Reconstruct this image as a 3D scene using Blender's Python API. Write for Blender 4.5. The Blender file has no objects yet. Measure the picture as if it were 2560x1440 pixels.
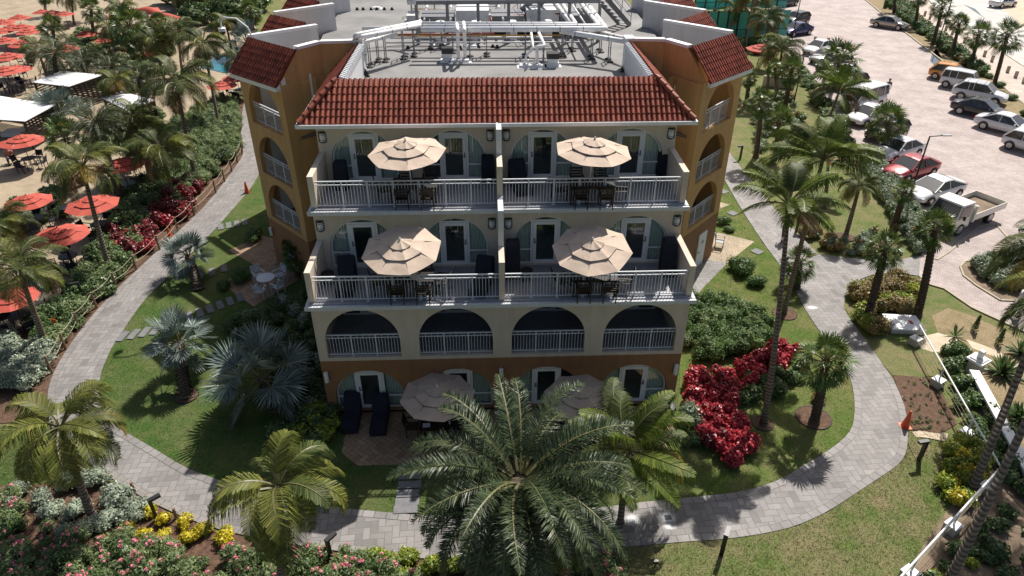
import bpy, math, random
from mathutils import Vector, Matrix
from math import sin, cos, pi, radians as rad
V = Vector
rnd = random.Random(7)
scene = bpy.context.scene
COL = scene.collection

# ---------------------------------------------------------------- camera
CAMLOC = V((-0.498, -21.718, 19.918))
YAW, PITCH, ROLL, FPX = 0.040, 0.569, 0.003, 1742.0
_f = V((sin(YAW) * cos(PITCH), cos(YAW) * cos(PITCH), -sin(PITCH)))
_r0 = V((cos(YAW), -sin(YAW), 0)); _u0 = _r0.cross(_f)
_r = _r0 * cos(ROLL) + _u0 * sin(ROLL); _u = _u0 * cos(ROLL) - _r0 * sin(ROLL)
cd = bpy.data.cameras.new('camera'); cam = bpy.data.objects.new('camera', cd); COL.objects.link(cam)
cd.lens = FPX / 2560 * 36; cd.sensor_width = 36; cd.clip_start = 0.1; cd.clip_end = 1500
cam.matrix_world = Matrix(((_r.x, _u.x, -_f.x, CAMLOC.x), (_r.y, _u.y, -_f.y, CAMLOC.y), (_r.z, _u.z, -_f.z, CAMLOC.z), (0, 0, 0, 1)))
scene.camera = cam

# ---------------------------------------------------------------- sky, sun, exposure
SUNDIR = V((0.39, 0.68, 1.0)).normalized()
SUN_EL = math.asin(SUNDIR.z); SUN_AZ = math.atan2(SUNDIR.x, SUNDIR.y)
w = bpy.data.worlds.new('World'); scene.world = w; w.use_nodes = True
nt = w.node_tree; nt.nodes.clear()
sky = nt.nodes.new('ShaderNodeTexSky'); sky.sky_type = 'NISHITA'; sky.sun_disc = False
sky.dust_density = 3.0; sky.ozone_density = 0.6; sky.sun_elevation = SUN_EL; sky.sun_rotation = SUN_AZ
bg = nt.nodes.new('ShaderNodeBackground'); bg.inputs[1].default_value = 0.058
wo = nt.nodes.new('ShaderNodeOutputWorld')
nt.links.new(sky.outputs[0], bg.inputs[0]); nt.links.new(bg.outputs[0], wo.inputs[0])
sl = bpy.data.lights.new('sun', 'SUN'); sl.energy = 4.3; sl.angle = rad(0.5); sl.color = (1, 0.95, 0.88)
so = bpy.data.objects.new('sun', sl); COL.objects.link(so)
so.rotation_euler = SUNDIR.to_track_quat('Z', 'Y').to_euler()
scene.view_settings.view_transform = 'Standard'; scene.view_settings.look = 'None'
scene.view_settings.gamma = 1; scene.view_settings.exposure = 0.52

# ---------------------------------------------------------------- helpers
def U(u, v, z=0.0):
    """point of the place at height z that the surveyed picture shows at (u, v)"""
    d = _f + _r * ((u - 1280) / FPX) - _u * ((v - 720) / FPX)
    t = (z - CAMLOC.z) / d.z
    p = CAMLOC + d * t
    return V((p.x, p.y, z))
def PR(p):
    d = V(p) - CAMLOC; z = d.dot(_f)
    return 1280 + FPX * d.dot(_r) / z, 720 - FPX * d.dot(_u) / z
def UH(base, toprow, z0=0.0):
    """height of an upright thing from its foot and the row of its top"""
    b = U(base[0], base[1], z0); lo, hi = 0.0, 16.0
    for _ in range(40):
        m = (lo + hi) / 2
        if PR(b + V((0, 0, m)))[1] > toprow: lo = m
        else: hi = m
    return b, lo

class MB:
    def __init__(s): s.v = []; s.f = []; s.m = []; s.uv = None
    def add(s, vs, fs, mi=0):
        o = len(s.v); s.v.extend([tuple(p) for p in vs])
        for f in fs: s.f.append(tuple(i + o for i in f)); s.m.append(mi)
    def para(s, o, a, b, c, mi=0):
        o, a, b, c = V(o), V(a), V(b), V(c)
        vs = [o, o + a, o + a + b, o + b, o + c, o + a + c, o + a + b + c, o + b + c]
        s.add(vs, [(3, 2, 1, 0), (4, 5, 6, 7), (0, 1, 5, 4), (1, 2, 6, 5), (2, 3, 7, 6), (3, 0, 4, 7)], mi)
    def box(s, x0, y0, z0, x1, y1, z1, mi=0):
        s.para((x0, y0, z0), (x1 - x0, 0, 0), (0, y1 - y0, 0), (0, 0, z1 - z0), mi)
    def cbox(s, c, sx, sy, sz, rz=0, mi=0):
        a = V((cos(rz), sin(rz), 0)); b = V((-sin(rz), cos(rz), 0))
        s.para(V(c) - a * sx / 2 - b * sy / 2 - V((0, 0, sz / 2)), a * sx, b * sy, (0, 0, sz), mi)
    def bar(s, p, q, w, h=None, mi=0, up=V((0, 0, 1))):
        h = h or w; p, q = V(p), V(q); d = q - p
        side = d.cross(up)
        if side.length < 1e-5: side = V((1, 0, 0))
        side.normalize(); u2 = side.cross(d).normalized()
        s.para(p - side * w / 2 - u2 * h / 2, d, side * w, u2 * h, mi)
    def tube(s, pts, r, n=8, mi=0, caps=True):
        pts = [V(p) for p in pts]; k = len(pts)
        rr = r if isinstance(r, (list, tuple)) else [r] * k
        vs = []; fs = []; prev = None
        for i, p in enumerate(pts):
            d = (pts[min(i + 1, k - 1)] - pts[max(i - 1, 0)]).normalized()
            a = prev if prev is not None else (V((1, 0, 0)) if abs(d.x) < 0.8 else V((0, 1, 0)))
            a = (a - d * a.dot(d)).normalized(); b = d.cross(a); prev = a
            for j in range(n):
                t = 2 * pi * j / n; vs.append(p + (a * cos(t) + b * sin(t)) * rr[i])
        for i in range(k - 1):
            for j in range(n):
                j2 = (j + 1) % n; fs.append((i * n + j, i * n + j2, (i + 1) * n + j2, (i + 1) * n + j))
        if caps: fs.append(tuple(range(n))[::-1]); fs.append(tuple((k - 1) * n + j for j in range(n)))
        s.add(vs, fs, mi)
    def lathe(s, prof, n=16, c=(0, 0, 0), mi=0, a0=0.0):
        vs = []; fs = []; k = len(prof)
        for r, z in prof:
            for j in range(n):
                t = 2 * pi * j / n + a0; vs.append((c[0] + r * cos(t), c[1] + r * sin(t), c[2] + z))
        for i in range(k - 1):
            for j in range(n):
                j2 = (j + 1) % n; fs.append((i * n + j, i * n + j2, (i + 1) * n + j2, (i + 1) * n + j))
        fs.append(tuple(range(n))[::-1]); fs.append(tuple((k - 1) * n + j for j in range(n)))
        s.add(vs, fs, mi)
    def prism(s, poly, z0, z1, mi=0):
        n = len(poly)
        s.add([(p[0], p[1], z0) for p in poly] + [(p[0], p[1], z1) for p in poly],
              [tuple(range(n))[::-1], tuple(range(n, 2 * n))] + [(i, (i + 1) % n, n + (i + 1) % n, n + i) for i in range(n)], mi)
    def sheet(s, poly, z=None, mi=0):
        vs = [(p[0], p[1], p[2] if z is None else z) for p in poly]
        s.add(vs, [tuple(range(len(vs)))], mi)
    def blob(s, c, rx, ry, rz, n=10, k=6, mi=0, jit=0.0, seed=0):
        r_ = random.Random(seed); vs = []; fs = []
        for i in range(k + 1):
            ph = -pi / 2 + pi * i / k
            for j in range(n):
                t = 2 * pi * j / n; q = 1 + r_.uniform(-jit, jit)
                vs.append((c[0] + rx * q * cos(ph) * cos(t), c[1] + ry * q * cos(ph) * sin(t), c[2] + rz * q * sin(ph)))
        for i in range(k):
            for j in range(n):
                j2 = (j + 1) % n; fs.append((i * n + j, i * n + j2, (i + 1) * n + j2, (i + 1) * n + j))
        s.add(vs, fs, mi)
    def build(s, name, mats, parent=None, smooth=False, fix=False, uvs=None):
        me = bpy.data.meshes.new(name); me.from_pydata(s.v, [], s.f)
        if not isinstance(mats, (list, tuple)): mats = [mats]
        for m_ in mats: me.materials.append(m_)
        if len(mats) > 1: me.polygons.foreach_set('material_index', s.m)
        if smooth: me.polygons.foreach_set('use_smooth', [True] * len(s.f))
        if uvs:
            l = me.uv_layers.new(name='UVMap')
            for poly in me.polygons:
                for li, vi in zip(poly.loop_indices, poly.vertices): l.data[li].uv = uvs[vi]
        me.update()
        if fix:
            import bmesh
            b = bmesh.new(); b.from_mesh(me); bmesh.ops.recalc_face_normals(b, faces=b.faces); b.to_mesh(me); b.free()
        o = bpy.data.objects.new(name, me); COL.objects.link(o)
        if parent is not None: o.parent = parent
        return o

def tag(o, label, cat, group=None, kind=None):
    if label: o['label'] = label
    if cat: o['category'] = cat
    if group: o['group'] = group
    if kind: o['kind'] = kind
    return o
def thing(name, label, cat, loc=(0, 0, 0), rz=0.0, group=None):
    o = bpy.data.objects.new(name, None); COL.objects.link(o); o.empty_display_size = 0.2
    o.location = loc; o.rotation_euler = (0, 0, rz)
    return tag(o, label, cat, group)
KIDS = {}
def kids(o): return [c for c in COL.objects if c.parent == o]
def copy_tree(o, parent=None, loc=None, rz=None, sc=None, label=None, group=None, cache=KIDS):
    c = o.copy(); COL.objects.link(c)
    if parent is not None: c.parent = parent
    ch = cache.get(o.name)
    if ch is None: ch = kids(o); cache[o.name] = ch
    for k in ch: copy_tree(k, c)
    if loc is not None: c.location = loc
    if rz is not None: c.rotation_euler = (0, 0, rz)
    if sc is not None: c.scale = (sc, sc, sc) if not isinstance(sc, (tuple, list)) else sc
    if label: c['label'] = label
    if group: c['group'] = group
    return c
class Proto:
    """first placement uses the prototype itself, later ones copy it with its parts"""
    def __init__(s, root): s.o = root; s.used = False
    def put(s, loc, rz=0.0, sc=1.0, label=None, group=None):
        if s.used: return copy_tree(s.o, None, loc, rz, sc, label, group)
        s.used = True; o = s.o; o.location = loc; o.rotation_euler = (0, 0, rz)
        o.scale = (sc, sc, sc) if not isinstance(sc, (tuple, list)) else sc
        if label: o['label'] = label
        if group: o['group'] = group
        return o

# ---------------------------------------------------------------- materials
class S:
    """tiny expression wrapper over shader sockets"""
    def __init__(s, nt, k): s.nt = nt; s.k = k
    def _op(s, op, *a):
        n = s.nt.nodes.new('ShaderNodeMath'); n.operation = op
        for i, x in enumerate((s,) + a):
            if isinstance(x, S): s.nt.links.new(x.k, n.inputs[i])
            else: n.inputs[i].default_value = x
        return S(s.nt, n.outputs[0])
    def __add__(s, b): return s._op('ADD', b)
    def __sub__(s, b): return s._op('SUBTRACT', b)
    def __mul__(s, b): return s._op('MULTIPLY', b)
    def floor(s): return s._op('FLOOR')
    def fract(s): return s._op('FRACT')
    def mod(s, b): return s._op('FLOORED_MODULO', b)
    def lt(s, b): return s._op('LESS_THAN', b)
    def gt(s, b): return s._op('GREATER_THAN', b)
    def mn(s, b): return s._op('MINIMUM', b)
    def mx(s, b): return s._op('MAXIMUM', b)
    def eq(s, b): return s._op('COMPARE', b, 0.1)
class Mat:
    def __init__(s, name, rough=0.8, metal=0.0, spec=0.5):
        s.m = bpy.data.materials.new(name); s.m.use_nodes = True; s.nt = s.m.node_tree; s.nt.nodes.clear()
        s.p = s.n('ShaderNodeBsdfPrincipled'); s.out = s.n('ShaderNodeOutputMaterial')
        s.l(s.p.outputs[0], s.out.inputs[0])
        s.p.inputs['Roughness'].default_value = rough; s.p.inputs['Metallic'].default_value = metal
        s.p.inputs['Specular IOR Level'].default_value = spec
    def n(s, t): return s.nt.nodes.new(t)
    def l(s, a, b): s.nt.links.new(a, b)
    def coord(s, kind='Object', scale=(1, 1, 1), rot=0.0):
        c = s.n('ShaderNodeTexCoord'); m = s.n('ShaderNodeMapping'); m.inputs['Scale'].default_value = scale
        m.inputs['Rotation'].default_value = (0, 0, rot)
        s.l(c.outputs[kind], m.inputs[0]); return m.outputs[0]
    def geo(s, scale=(1, 1, 1), rot=0.0):
        c = s.n('ShaderNodeNewGeometry'); m = s.n('ShaderNodeMapping'); m.inputs['Scale'].default_value = scale
        m.inputs['Rotation'].default_value = (0, 0, rot)
        s.l(c.outputs['Position'], m.inputs[0]); return m.outputs[0]
    def noise(s, vec, scale, detail=4, rough=0.6):
        t = s.n('ShaderNodeTexNoise'); t.inputs['Scale'].default_value = scale; t.inputs['Detail'].default_value = detail
        t.inputs['Roughness'].default_value = rough; s.l(vec, t.inputs['Vector']); return t.outputs[0]
    def ramp(s, fac, stops):
        r = s.n('ShaderNodeValToRGB'); e = r.color_ramp.elements
        while len(e) > 1: e.remove(e[-1])
        e[0].position = stops[0][0]; e[0].color = (*stops[0][1], 1)
        for p, c in stops[1:]:
            q = e.new(p); q.color = (*c, 1)
        s.l(fac, r.inputs[0]); return r.outputs[0]
    def mix(s, fac, a, b, mode='MIX'):
        m = s.n('ShaderNodeMix'); m.data_type = 'RGBA'; m.blend_type = mode
        for k, x in ((0, fac), (6, a), (7, b)):
            if isinstance(x, (int, float)): m.inputs[k].default_value = x
            elif isinstance(x, (tuple, list)): m.inputs[k].default_value = (*x, 1)
            else: s.l(x, m.inputs[k])
        return m.outputs[2]
    def color(s, c):
        if isinstance(c, (tuple, list)): s.p.inputs['Base Color'].default_value = (*c, 1)
        else: s.l(c, s.p.inputs['Base Color'])
    def bump(s, h, strength=0.3, dist=0.02):
        b = s.n('ShaderNodeBump'); b.inputs['Strength'].default_value = strength; b.inputs['Distance'].default_value = dist
        s.l(h, b.inputs['Height']); s.l(b.outputs[0], s.p.inputs['Normal'])
def sc3(c, k): return tuple(min(1, x * k) for x in c)
def paint(name, c, rough=0.7, var=0.12, scale=1.2, bump=0.15, bscale=30, metal=0.0, streak=False, geo=True):
    m = Mat(name, rough, metal)
    vec = m.geo() if geo else m.coord()
    n1 = m.noise(vec, scale, 5, 0.65)
    if streak:
        n2 = m.noise(m.geo((3.5, 3.5, 0.35)), 1.0, 4, 0.6)
        mm = m.mix(0.5, n1, n2)
    else: mm = n1
    m.color(m.ramp(mm, [(0.34, sc3(c, 1 - var)), (0.5, c), (0.68, sc3(c, 1 + var))]))
    if bump: m.bump(m.noise(vec, bscale, 3, 0.6), bump, 0.01)
    return m.m
def leafmat(name, stops, rough=0.45, trans=0.3, spec=0.4):
    m = Mat(name, rough, 0, spec); stops = [(p_, sc3(c_, 1.35)) for p_, c_ in stops]
    g = m.n('ShaderNodeNewGeometry'); oi = m.n('ShaderNodeObjectInfo')
    rr = S(m.nt, g.outputs['Random Per Island'])
    c = m.ramp(rr.k, stops)
    n = m.noise(m.geo(), 0.9, 3, 0.6)
    c2 = m.mix(0.7, c, m.ramp(n, [(0.3, (0.62, 0.62, 0.62)), (0.7, (1.25, 1.25, 1.25))]), 'MULTIPLY')
    m.color(c2)
    t = m.n('ShaderNodeBsdfTranslucent'); m.l(c2, t.inputs[0])
    mx = m.n('ShaderNodeMixShader'); mx.inputs[0].default_value = trans
    m.l(m.p.outputs[0], mx.inputs[1]); m.l(t.outputs[0], mx.inputs[2]); m.l(mx.outputs[0], m.out.inputs[0])
    return m.m
def herring(name, unit, c_lo, c_mid, c_hi, joint, rot=0.0, rough=0.75, jw=0.035):
    m = Mat(name, rough)
    vec = m.geo((1 / unit, 1 / unit, 1), rot)
    sp = m.n('ShaderNodeSeparateXYZ'); m.l(vec, sp.inputs[0])
    x = S(m.nt, sp.outputs[0]); y = S(m.nt, sp.outputs[1])
    i = x.floor(); j = y.floor(); fx = x - i; fy = y - j
    k = (i - j + 0.0).mod(4.0)
    k0, k1, k2, k3 = k.eq(0.0), k.eq(1.0), k.eq(2.0), k.eq(3.0)
    dl = fx + k1 * 9.0; dr = (fx * -1.0 + 1.0) + k0 * 9.0
    db = fy + k2 * 9.0; dt = (fy * -1.0 + 1.0) + k3 * 9.0
    d = dl.mn(dr).mn(db).mn(dt)
    ii = i - k1; jj = j - k2
    cx = m.n('ShaderNodeCombineXYZ'); m.l(ii.k, cx.inputs[0]); m.l(jj.k, cx.inputs[1])
    wn = m.n('ShaderNodeTexWhiteNoise'); wn.noise_dimensions = '2D'; m.l(cx.outputs[0], wn.inputs['Vector'])
    g = m.geo()
    base = m.ramp(wn.outputs[0], [(0.0, c_lo), (0.2, c_mid), (0.75, sc3(c_mid, 1.12)), (1.0, c_hi)])
    dirt = m.ramp(m.noise(g, 0.7, 6, 0.7), [(0.3, (0.74, 0.73, 0.72)), (0.62, (1.08, 1.08, 1.08))])
    c = m.mix(1.0, base, dirt, 'MULTIPLY')
    fine = m.ramp(m.noise(g, 40, 2, 0.6), [(0.3, (0.86, 0.86, 0.86)), (0.7, (1.1, 1.1, 1.1))])
    c = m.mix(1.0, c, fine, 'MULTIPLY')
    c = m.mix(d.lt(jw).k, c, joint)
    m.color(c); m.bump(d.mn(0.08).k, 0.5, 0.02)
    return m.m
def bricks(name, c1, c2, joint, w, h, uv=False, rough=0.75, rot=0.0, mort=0.02, dirt=0.3):
    m = Mat(name, rough)
    vec = m.coord('UV') if uv else m.geo((1, 1, 1), rot)
    b = m.n('ShaderNodeTexBrick'); m.l(vec, b.inputs['Vector'])
    b.inputs['Color1'].default_value = (*c1, 1); b.inputs['Color2'].default_value = (*c2, 1); b.inputs['Mortar'].default_value = (*joint, 1)
    b.inputs['Scale'].default_value = 1; b.inputs['Brick Width'].default_value = w; b.inputs['Row Height'].default_value = h
    b.inputs['Mortar Size'].default_value = mort; b.inputs['Mortar Smooth'].default_value = 0.1
    g = m.geo()
    d = m.ramp(m.noise(g, 0.5, 6, 0.7), [(0.3, (1 - dirt,) * 3), (0.65, (1.1,) * 3)])
    f = m.ramp(m.noise(g, 25, 3, 0.6), [(0.3, (0.85,) * 3), (0.7, (1.1,) * 3)])
    m.color(m.mix(1.0, m.mix(1.0, b.outputs[0], d, 'MULTIPLY'), f, 'MULTIPLY'))
    return m.m
def glassmat(name, c=(0.02, 0.05, 0.045), rough=0.03, alpha=0.62):
    m = Mat(name, rough, 0.0, 0.9); m.color(c); m.p.inputs['IOR'].default_value = 2.1
    t = m.n('ShaderNodeBsdfTransparent'); mx = m.n('ShaderNodeMixShader'); mx.inputs[0].default_value = alpha
    t.inputs[0].default_value = (0.88, 0.98, 0.94, 1)
    m.l(m.p.outputs[0], mx.inputs[1]); m.l(t.outputs[0], mx.inputs[2]); m.l(mx.outputs[0], m.out.inputs[0])
    return m.m

M = {}
M['cream'] = paint('cream_stucco', (0.63, 0.535, 0.435), 0.85, 0.12, 0.6, 0.25, 60, streak=True)
M['orange'] = paint('ochre_stucco', (0.54, 0.33, 0.14), 0.85, 0.15, 0.6, 0.25, 60, streak=True)
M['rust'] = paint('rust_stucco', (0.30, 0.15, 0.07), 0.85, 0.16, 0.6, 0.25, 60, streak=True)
M['white'] = paint('white_paint', (0.80, 0.80, 0.81), 0.5, 0.05, 2, 0.05)
M['whitewall'] = paint('white_roof_coating', (0.62, 0.63, 0.64), 0.6, 0.10, 0.9, 0.1, streak=True)
M['rail'] = paint('white_powder_coat', (0.62, 0.64, 0.68), 0.4, 0.03, 2, 0)
M['pipe'] = paint('white_pipe_jacket', (0.80, 0.80, 0.80), 0.45, 0.05, 3, 0.05)
M['slab'] = bricks('terrace_tile', (0.30, 0.31, 0.34), (0.34, 0.34, 0.37), (0.2, 0.2, 0.22), 0.45, 0.45, rough=0.5, mort=0.006)
M['deckroof'] = paint('roof_membrane', (0.215, 0.21, 0.205), 0.8, 0.28, 0.35, 0.2, 8)
M['steel'] = paint('galvanised_steel', (0.20, 0.205, 0.22), 0.5, 0.1, 3, 0, metal=0.4)
M['dark'] = paint('dark_interior', (0.035, 0.032, 0.03), 0.9, 0.1, 2, 0)
M['room'] = paint('room_wall', (0.16, 0.13, 0.10), 0.9, 0.1, 2, 0)
M['black'] = paint('black_metal', (0.018, 0.018, 0.02), 0.45, 0.1, 3, 0)
M['rubber'] = paint('black_rubber', (0.02, 0.02, 0.02), 0.8, 0.1, 3, 0)
M['glass'] = glassmat('window_glass')
M['curtain'] = paint('sheer_curtain', (0.88, 0.90, 0.88), 0.9, 0.08, 4, 0)
M['brown'] = paint('dark_teak', (0.014, 0.008, 0.006), 0.5, 0.2, 6, 0.1)
M['navy'] = paint('navy_cover', (0.010, 0.013, 0.025), 0.9, 0.15, 3, 0.1)
M['beige'] = paint('beige_canvas', (0.56, 0.44, 0.345), 0.85, 0.12, 1.6, 0.15, 20)
M['coral'] = paint('coral_canvas', (0.45, 0.075, 0.048), 0.8, 0.12, 1.5, 0.1, 20)
M['orangepl'] = paint('orange_plastic', (0.75, 0.10, 0.025), 0.45, 0.05, 3, 0)
M['redpipe'] = paint('red_paint', (0.22, 0.02, 0.018), 0.5, 0.1, 3, 0)
M['yellow'] = paint('yellow_pipe_paint', (0.55, 0.30, 0.03), 0.5, 0.05, 3, 0)
M['wood'] = paint('weathered_post', (0.22, 0.15, 0.10), 0.9, 0.25, 8, 0.2)
M['rope'] = paint('natural_rope', (0.42, 0.36, 0.26), 0.9, 0.1, 8, 0)
M['stone'] = paint('stepping_stone', (0.17, 0.17, 0.175), 0.8, 0.2, 3, 0.3)
M['kerb'] = paint('kerb_concrete', (0.42, 0.37, 0.27), 0.85, 0.15, 1.5, 0.2)
M['concrete'] = paint('concrete', (0.45, 0.43, 0.40), 0.85, 0.12, 1.5, 0.2)
M['mulch'] = paint('mulch', (0.11, 0.062, 0.038), 0.95, 0.45, 6, 1.0, 30)
M['dirt'] = paint('sandy_dirt', (0.21, 0.155, 0.105), 0.95, 0.3, 1.5, 0.8, 20)
M['sand'] = paint('pale_sand', (0.55, 0.46, 0.34), 0.95, 0.15, 1.5, 0.5, 20)
M['wet'] = paint('puddle', (0.10, 0.12, 0.15), 0.08, 0.2, 1, 0)
M['tarmac'] = paint('pale_gravel_road', (0.52, 0.50, 0.47), 0.9, 0.15, 0.4, 0.3)
M['pave'] = herring('herringbone_pavers', 0.25, (0.185, 0.175, 0.168), (0.235, 0.222, 0.213), (0.29, 0.272, 0.262), (0.13, 0.12, 0.12), rot=rad(-3), jw=0.04)
M['edge'] = bricks('border_pavers', (0.235, 0.22, 0.212), (0.30, 0.28, 0.268), (0.10, 0.095, 0.09), 0.42, 0.6, uv=True, mort=0.015)
M['pinkpave'] = bricks('pink_brick_paving', (0.39, 0.315, 0.29), (0.50, 0.415, 0.385), (0.30, 0.245, 0.225), 0.24, 0.12, rot=rad(35), mort=0.012, dirt=0.32)
M['patio'] = herring('tan_patio_pavers', 0.2, (0.26, 0.17, 0.10), (0.34, 0.225, 0.135), (0.42, 0.30, 0.19), (0.14, 0.09, 0.06), rot=rad(40), jw=0.05)
M['pooldeck'] = bricks('sand_deck_tiles', (0.36, 0.285, 0.19), (0.42, 0.335, 0.23), (0.29, 0.225, 0.15), 0.6, 0.3, rot=rad(20), mort=0.012)
M['strip'] = bricks('promenade_pavers', (0.50, 0.40, 0.33), (0.55, 0.46, 0.39), (0.38, 0.30, 0.25), 0.4, 0.2, rot=rad(40), mort=0.01)
def grassmat(name, a, b, c, dry, dryamt):
    m = Mat(name, 0.95, 0, 0.1); g = m.geo()
    n1 = m.noise(g, 0.55, 4, 0.6); n2 = m.noise(m.geo((1, 1, 1)), 14, 5, 0.75); n3 = m.noise(g, 1.6, 5, 0.7)
    base = m.ramp(n2, [(0.33, a), (0.52, b), (0.7, c)])
    dr = m.ramp(m.mix(0.5, n1, n3), [(0.5 - dryamt, (0, 0, 0)), (0.72 - dryamt, (1, 1, 1))])
    dc = m.mix(1.0, m.ramp(n2, [(0.33, sc3(dry, 0.6)), (0.7, sc3(dry, 1.3))]), (1, 1, 1), 'MULTIPLY')
    m.color(m.mix(dr, base, dc)); m.bump(m.noise(g, 22, 3, 0.8), 1.0, 0.05)
    return m.m
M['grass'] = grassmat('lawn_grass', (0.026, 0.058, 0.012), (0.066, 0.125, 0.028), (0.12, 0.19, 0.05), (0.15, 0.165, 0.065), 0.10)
M['grassmid'] = grassmat('yellowish_lawn_grass', (0.04, 0.075, 0.014), (0.10, 0.16, 0.034), (0.165, 0.225, 0.056), (0.20, 0.195, 0.08), 0.1)  # paler, yellower grass for the right part of the lawn
M['grassdry'] = grassmat('dry_lawn_grass', (0.055, 0.09, 0.02), (0.12, 0.175, 0.046), (0.20, 0.245, 0.075), (0.26, 0.225, 0.12), 0.11)
M['grassbare'] = grassmat('bare_lawn', (0.10, 0.10, 0.04), (0.19, 0.16, 0.08), (0.28, 0.22, 0.12), (0.36, 0.28, 0.17), 0.2)
def tilemat():
    m = Mat('clay_roof_tile', 0.55, 0, 0.4); g = m.n('ShaderNodeNewGeometry')
    c = m.ramp(g.outputs['Random Per Island'], [(0, (0.20, 0.042, 0.022)), (0.5, (0.28, 0.064, 0.032)), (1, (0.35, 0.09, 0.048))])
    d = m.ramp(m.noise(m.geo(), 1.3, 5, 0.7), [(0.3, (0.72, 0.7, 0.7)), (0.65, (1.1, 1.1, 1.1))])
    m.color(m.mix(1.0, c, d, 'MULTIPLY')); m.bump(m.noise(m.geo(), 40, 3), 0.15, 0.01); return m.m
M['tile'] = tilemat()
M['tileunder'] = paint('tile_underlay', (0.12, 0.02, 0.012), 0.9, 0.1, 3, 0)
M['teal'] = paint('teal_windscreen', (0.08, 0.42, 0.35), 0.35, 0.25, 0.5, 0)
M['tealfloor'] = paint('teal_court_floor', (0.20, 0.50, 0.45), 0.7, 0.1, 0.5, 0)
M['water'] = paint('pool_water', (0.03, 0.17, 0.22), 0.05, 0.15, 1, 0)
# foliage
M['coco'] = leafmat('coconut_leaf', [(0, (0.032, 0.050, 0.014)), (0.6, (0.066, 0.090, 0.024)), (1, (0.12, 0.135, 0.04))], 0.5, 0.28, 0.25)
M['cocoy'] = leafmat('yellowing_coconut_leaf', [(0, (0.065, 0.085, 0.016)), (0.6, (0.125, 0.14, 0.028)), (1, (0.21, 0.20, 0.045))], 0.5, 0.3, 0.25)
M['golden'] = leafmat('golden_palm_leaf', [(0, (0.17, 0.13, 0.025)), (0.6, (0.30, 0.20, 0.04)), (1, (0.42, 0.27, 0.06))], 0.45, 0.25)
M['cocog'] = leafmat('young_coconut_leaf', [(0, (0.05, 0.085, 0.014)), (0.6, (0.105, 0.15, 0.024)), (1, (0.20, 0.22, 0.04))], 0.5, 0.35, 0.25)
M['date'] = leafmat('date_palm_leaf', [(0, (0.022, 0.038, 0.018)), (0.6, (0.046, 0.068, 0.03)), (1, (0.10, 0.125, 0.055))], 0.42, 0.2)
M['sabal'] = leafmat('fan_palm_leaf', [(0, (0.035, 0.07, 0.018)), (0.6, (0.085, 0.135, 0.034)), (0.93, (0.16, 0.19, 0.055)), (1, (0.35, 0.26, 0.08))], 0.38, 0.2)
M['bism'] = leafmat('silver_fan_leaf', [(0, (0.085, 0.12, 0.105)), (0.6, (0.15, 0.19, 0.17)), (1, (0.32, 0.36, 0.33))], 0.45, 0.1)
M['green'] = leafmat('shrub_leaf', [(0, (0.03, 0.06, 0.018)), (0.5, (0.075, 0.12, 0.038)), (1, (0.15, 0.21, 0.08))], 0.4, 0.25)
M['olive'] = leafmat('oleander_leaf', [(0, (0.08, 0.115, 0.045)), (0.5, (0.16, 0.215, 0.09)), (1, (0.28, 0.33, 0.15))], 0.55, 0.4)
M['grassblade'] = leafmat('grass_blade', [(0, (0.03, 0.055, 0.012)), (0.6, (0.075, 0.115, 0.028)), (1, (0.17, 0.19, 0.07))], 0.6, 0.3)
M['grassbladedry'] = leafmat('dry_grass_blade', [(0, (0.06, 0.08, 0.02)), (0.6, (0.13, 0.14, 0.05)), (1, (0.24, 0.20, 0.10))], 0.6, 0.3)
M['dead'] = leafmat('dead_palm_leaf', [(0, (0.12, 0.07, 0.03)), (1, (0.28, 0.18, 0.08))], 0.7, 0.15)
M['pink'] = leafmat('pink_blossom', [(0, (0.62, 0.12, 0.20)), (1, (0.85, 0.30, 0.38))], 0.6, 0.2)
M['yel'] = leafmat('yellow_leaf', [(0, (0.16, 0.17, 0.015)), (0.35, (0.38, 0.33, 0.02)), (1, (0.62, 0.50, 0.04))], 0.4, 0.25)
M['yelg'] = leafmat('yellow_green_leaf', [(0, (0.07, 0.12, 0.015)), (0.5, (0.17, 0.22, 0.03)), (1, (0.38, 0.38, 0.05))], 0.4, 0.25)
M['silver'] = leafmat('silver_leaf', [(0, (0.12, 0.15, 0.10)), (0.6, (0.21, 0.25, 0.18)), (1, (0.36, 0.40, 0.31))], 0.5, 0.15)
M['red'] = leafmat('crimson_leaf', [(0, (0.13, 0.010, 0.015)), (0.6, (0.34, 0.025, 0.04)), (1, (0.55, 0.09, 0.10))], 0.35, 0.25)
M['maroon'] = leafmat('maroon_leaf', [(0, (0.045, 0.01, 0.012)), (0.6, (0.13, 0.02, 0.022)), (1, (0.32, 0.04, 0.045))], 0.4, 0.2)
M['brownleaf'] = leafmat('bronze_leaf', [(0, (0.07, 0.06, 0.02)), (0.5, (0.17, 0.13, 0.04)), (1, (0.30, 0.21, 0.07))], 0.5, 0.2)
M['hedge'] = leafmat('clipped_hedge_leaf', [(0, (0.035, 0.075, 0.018)), (0.6, (0.07, 0.13, 0.032)), (1, (0.15, 0.22, 0.06))], 0.5, 0.3)
M['sage'] = leafmat('sage_leaf', [(0, (0.10, 0.135, 0.08)), (0.6, (0.17, 0.215, 0.135)), (1, (0.26, 0.31, 0.20))], 0.5, 0.2)
M['frondstem'] = paint('frond_stem', (0.13, 0.125, 0.05), 0.5, 0.2, 3, 0)
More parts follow.
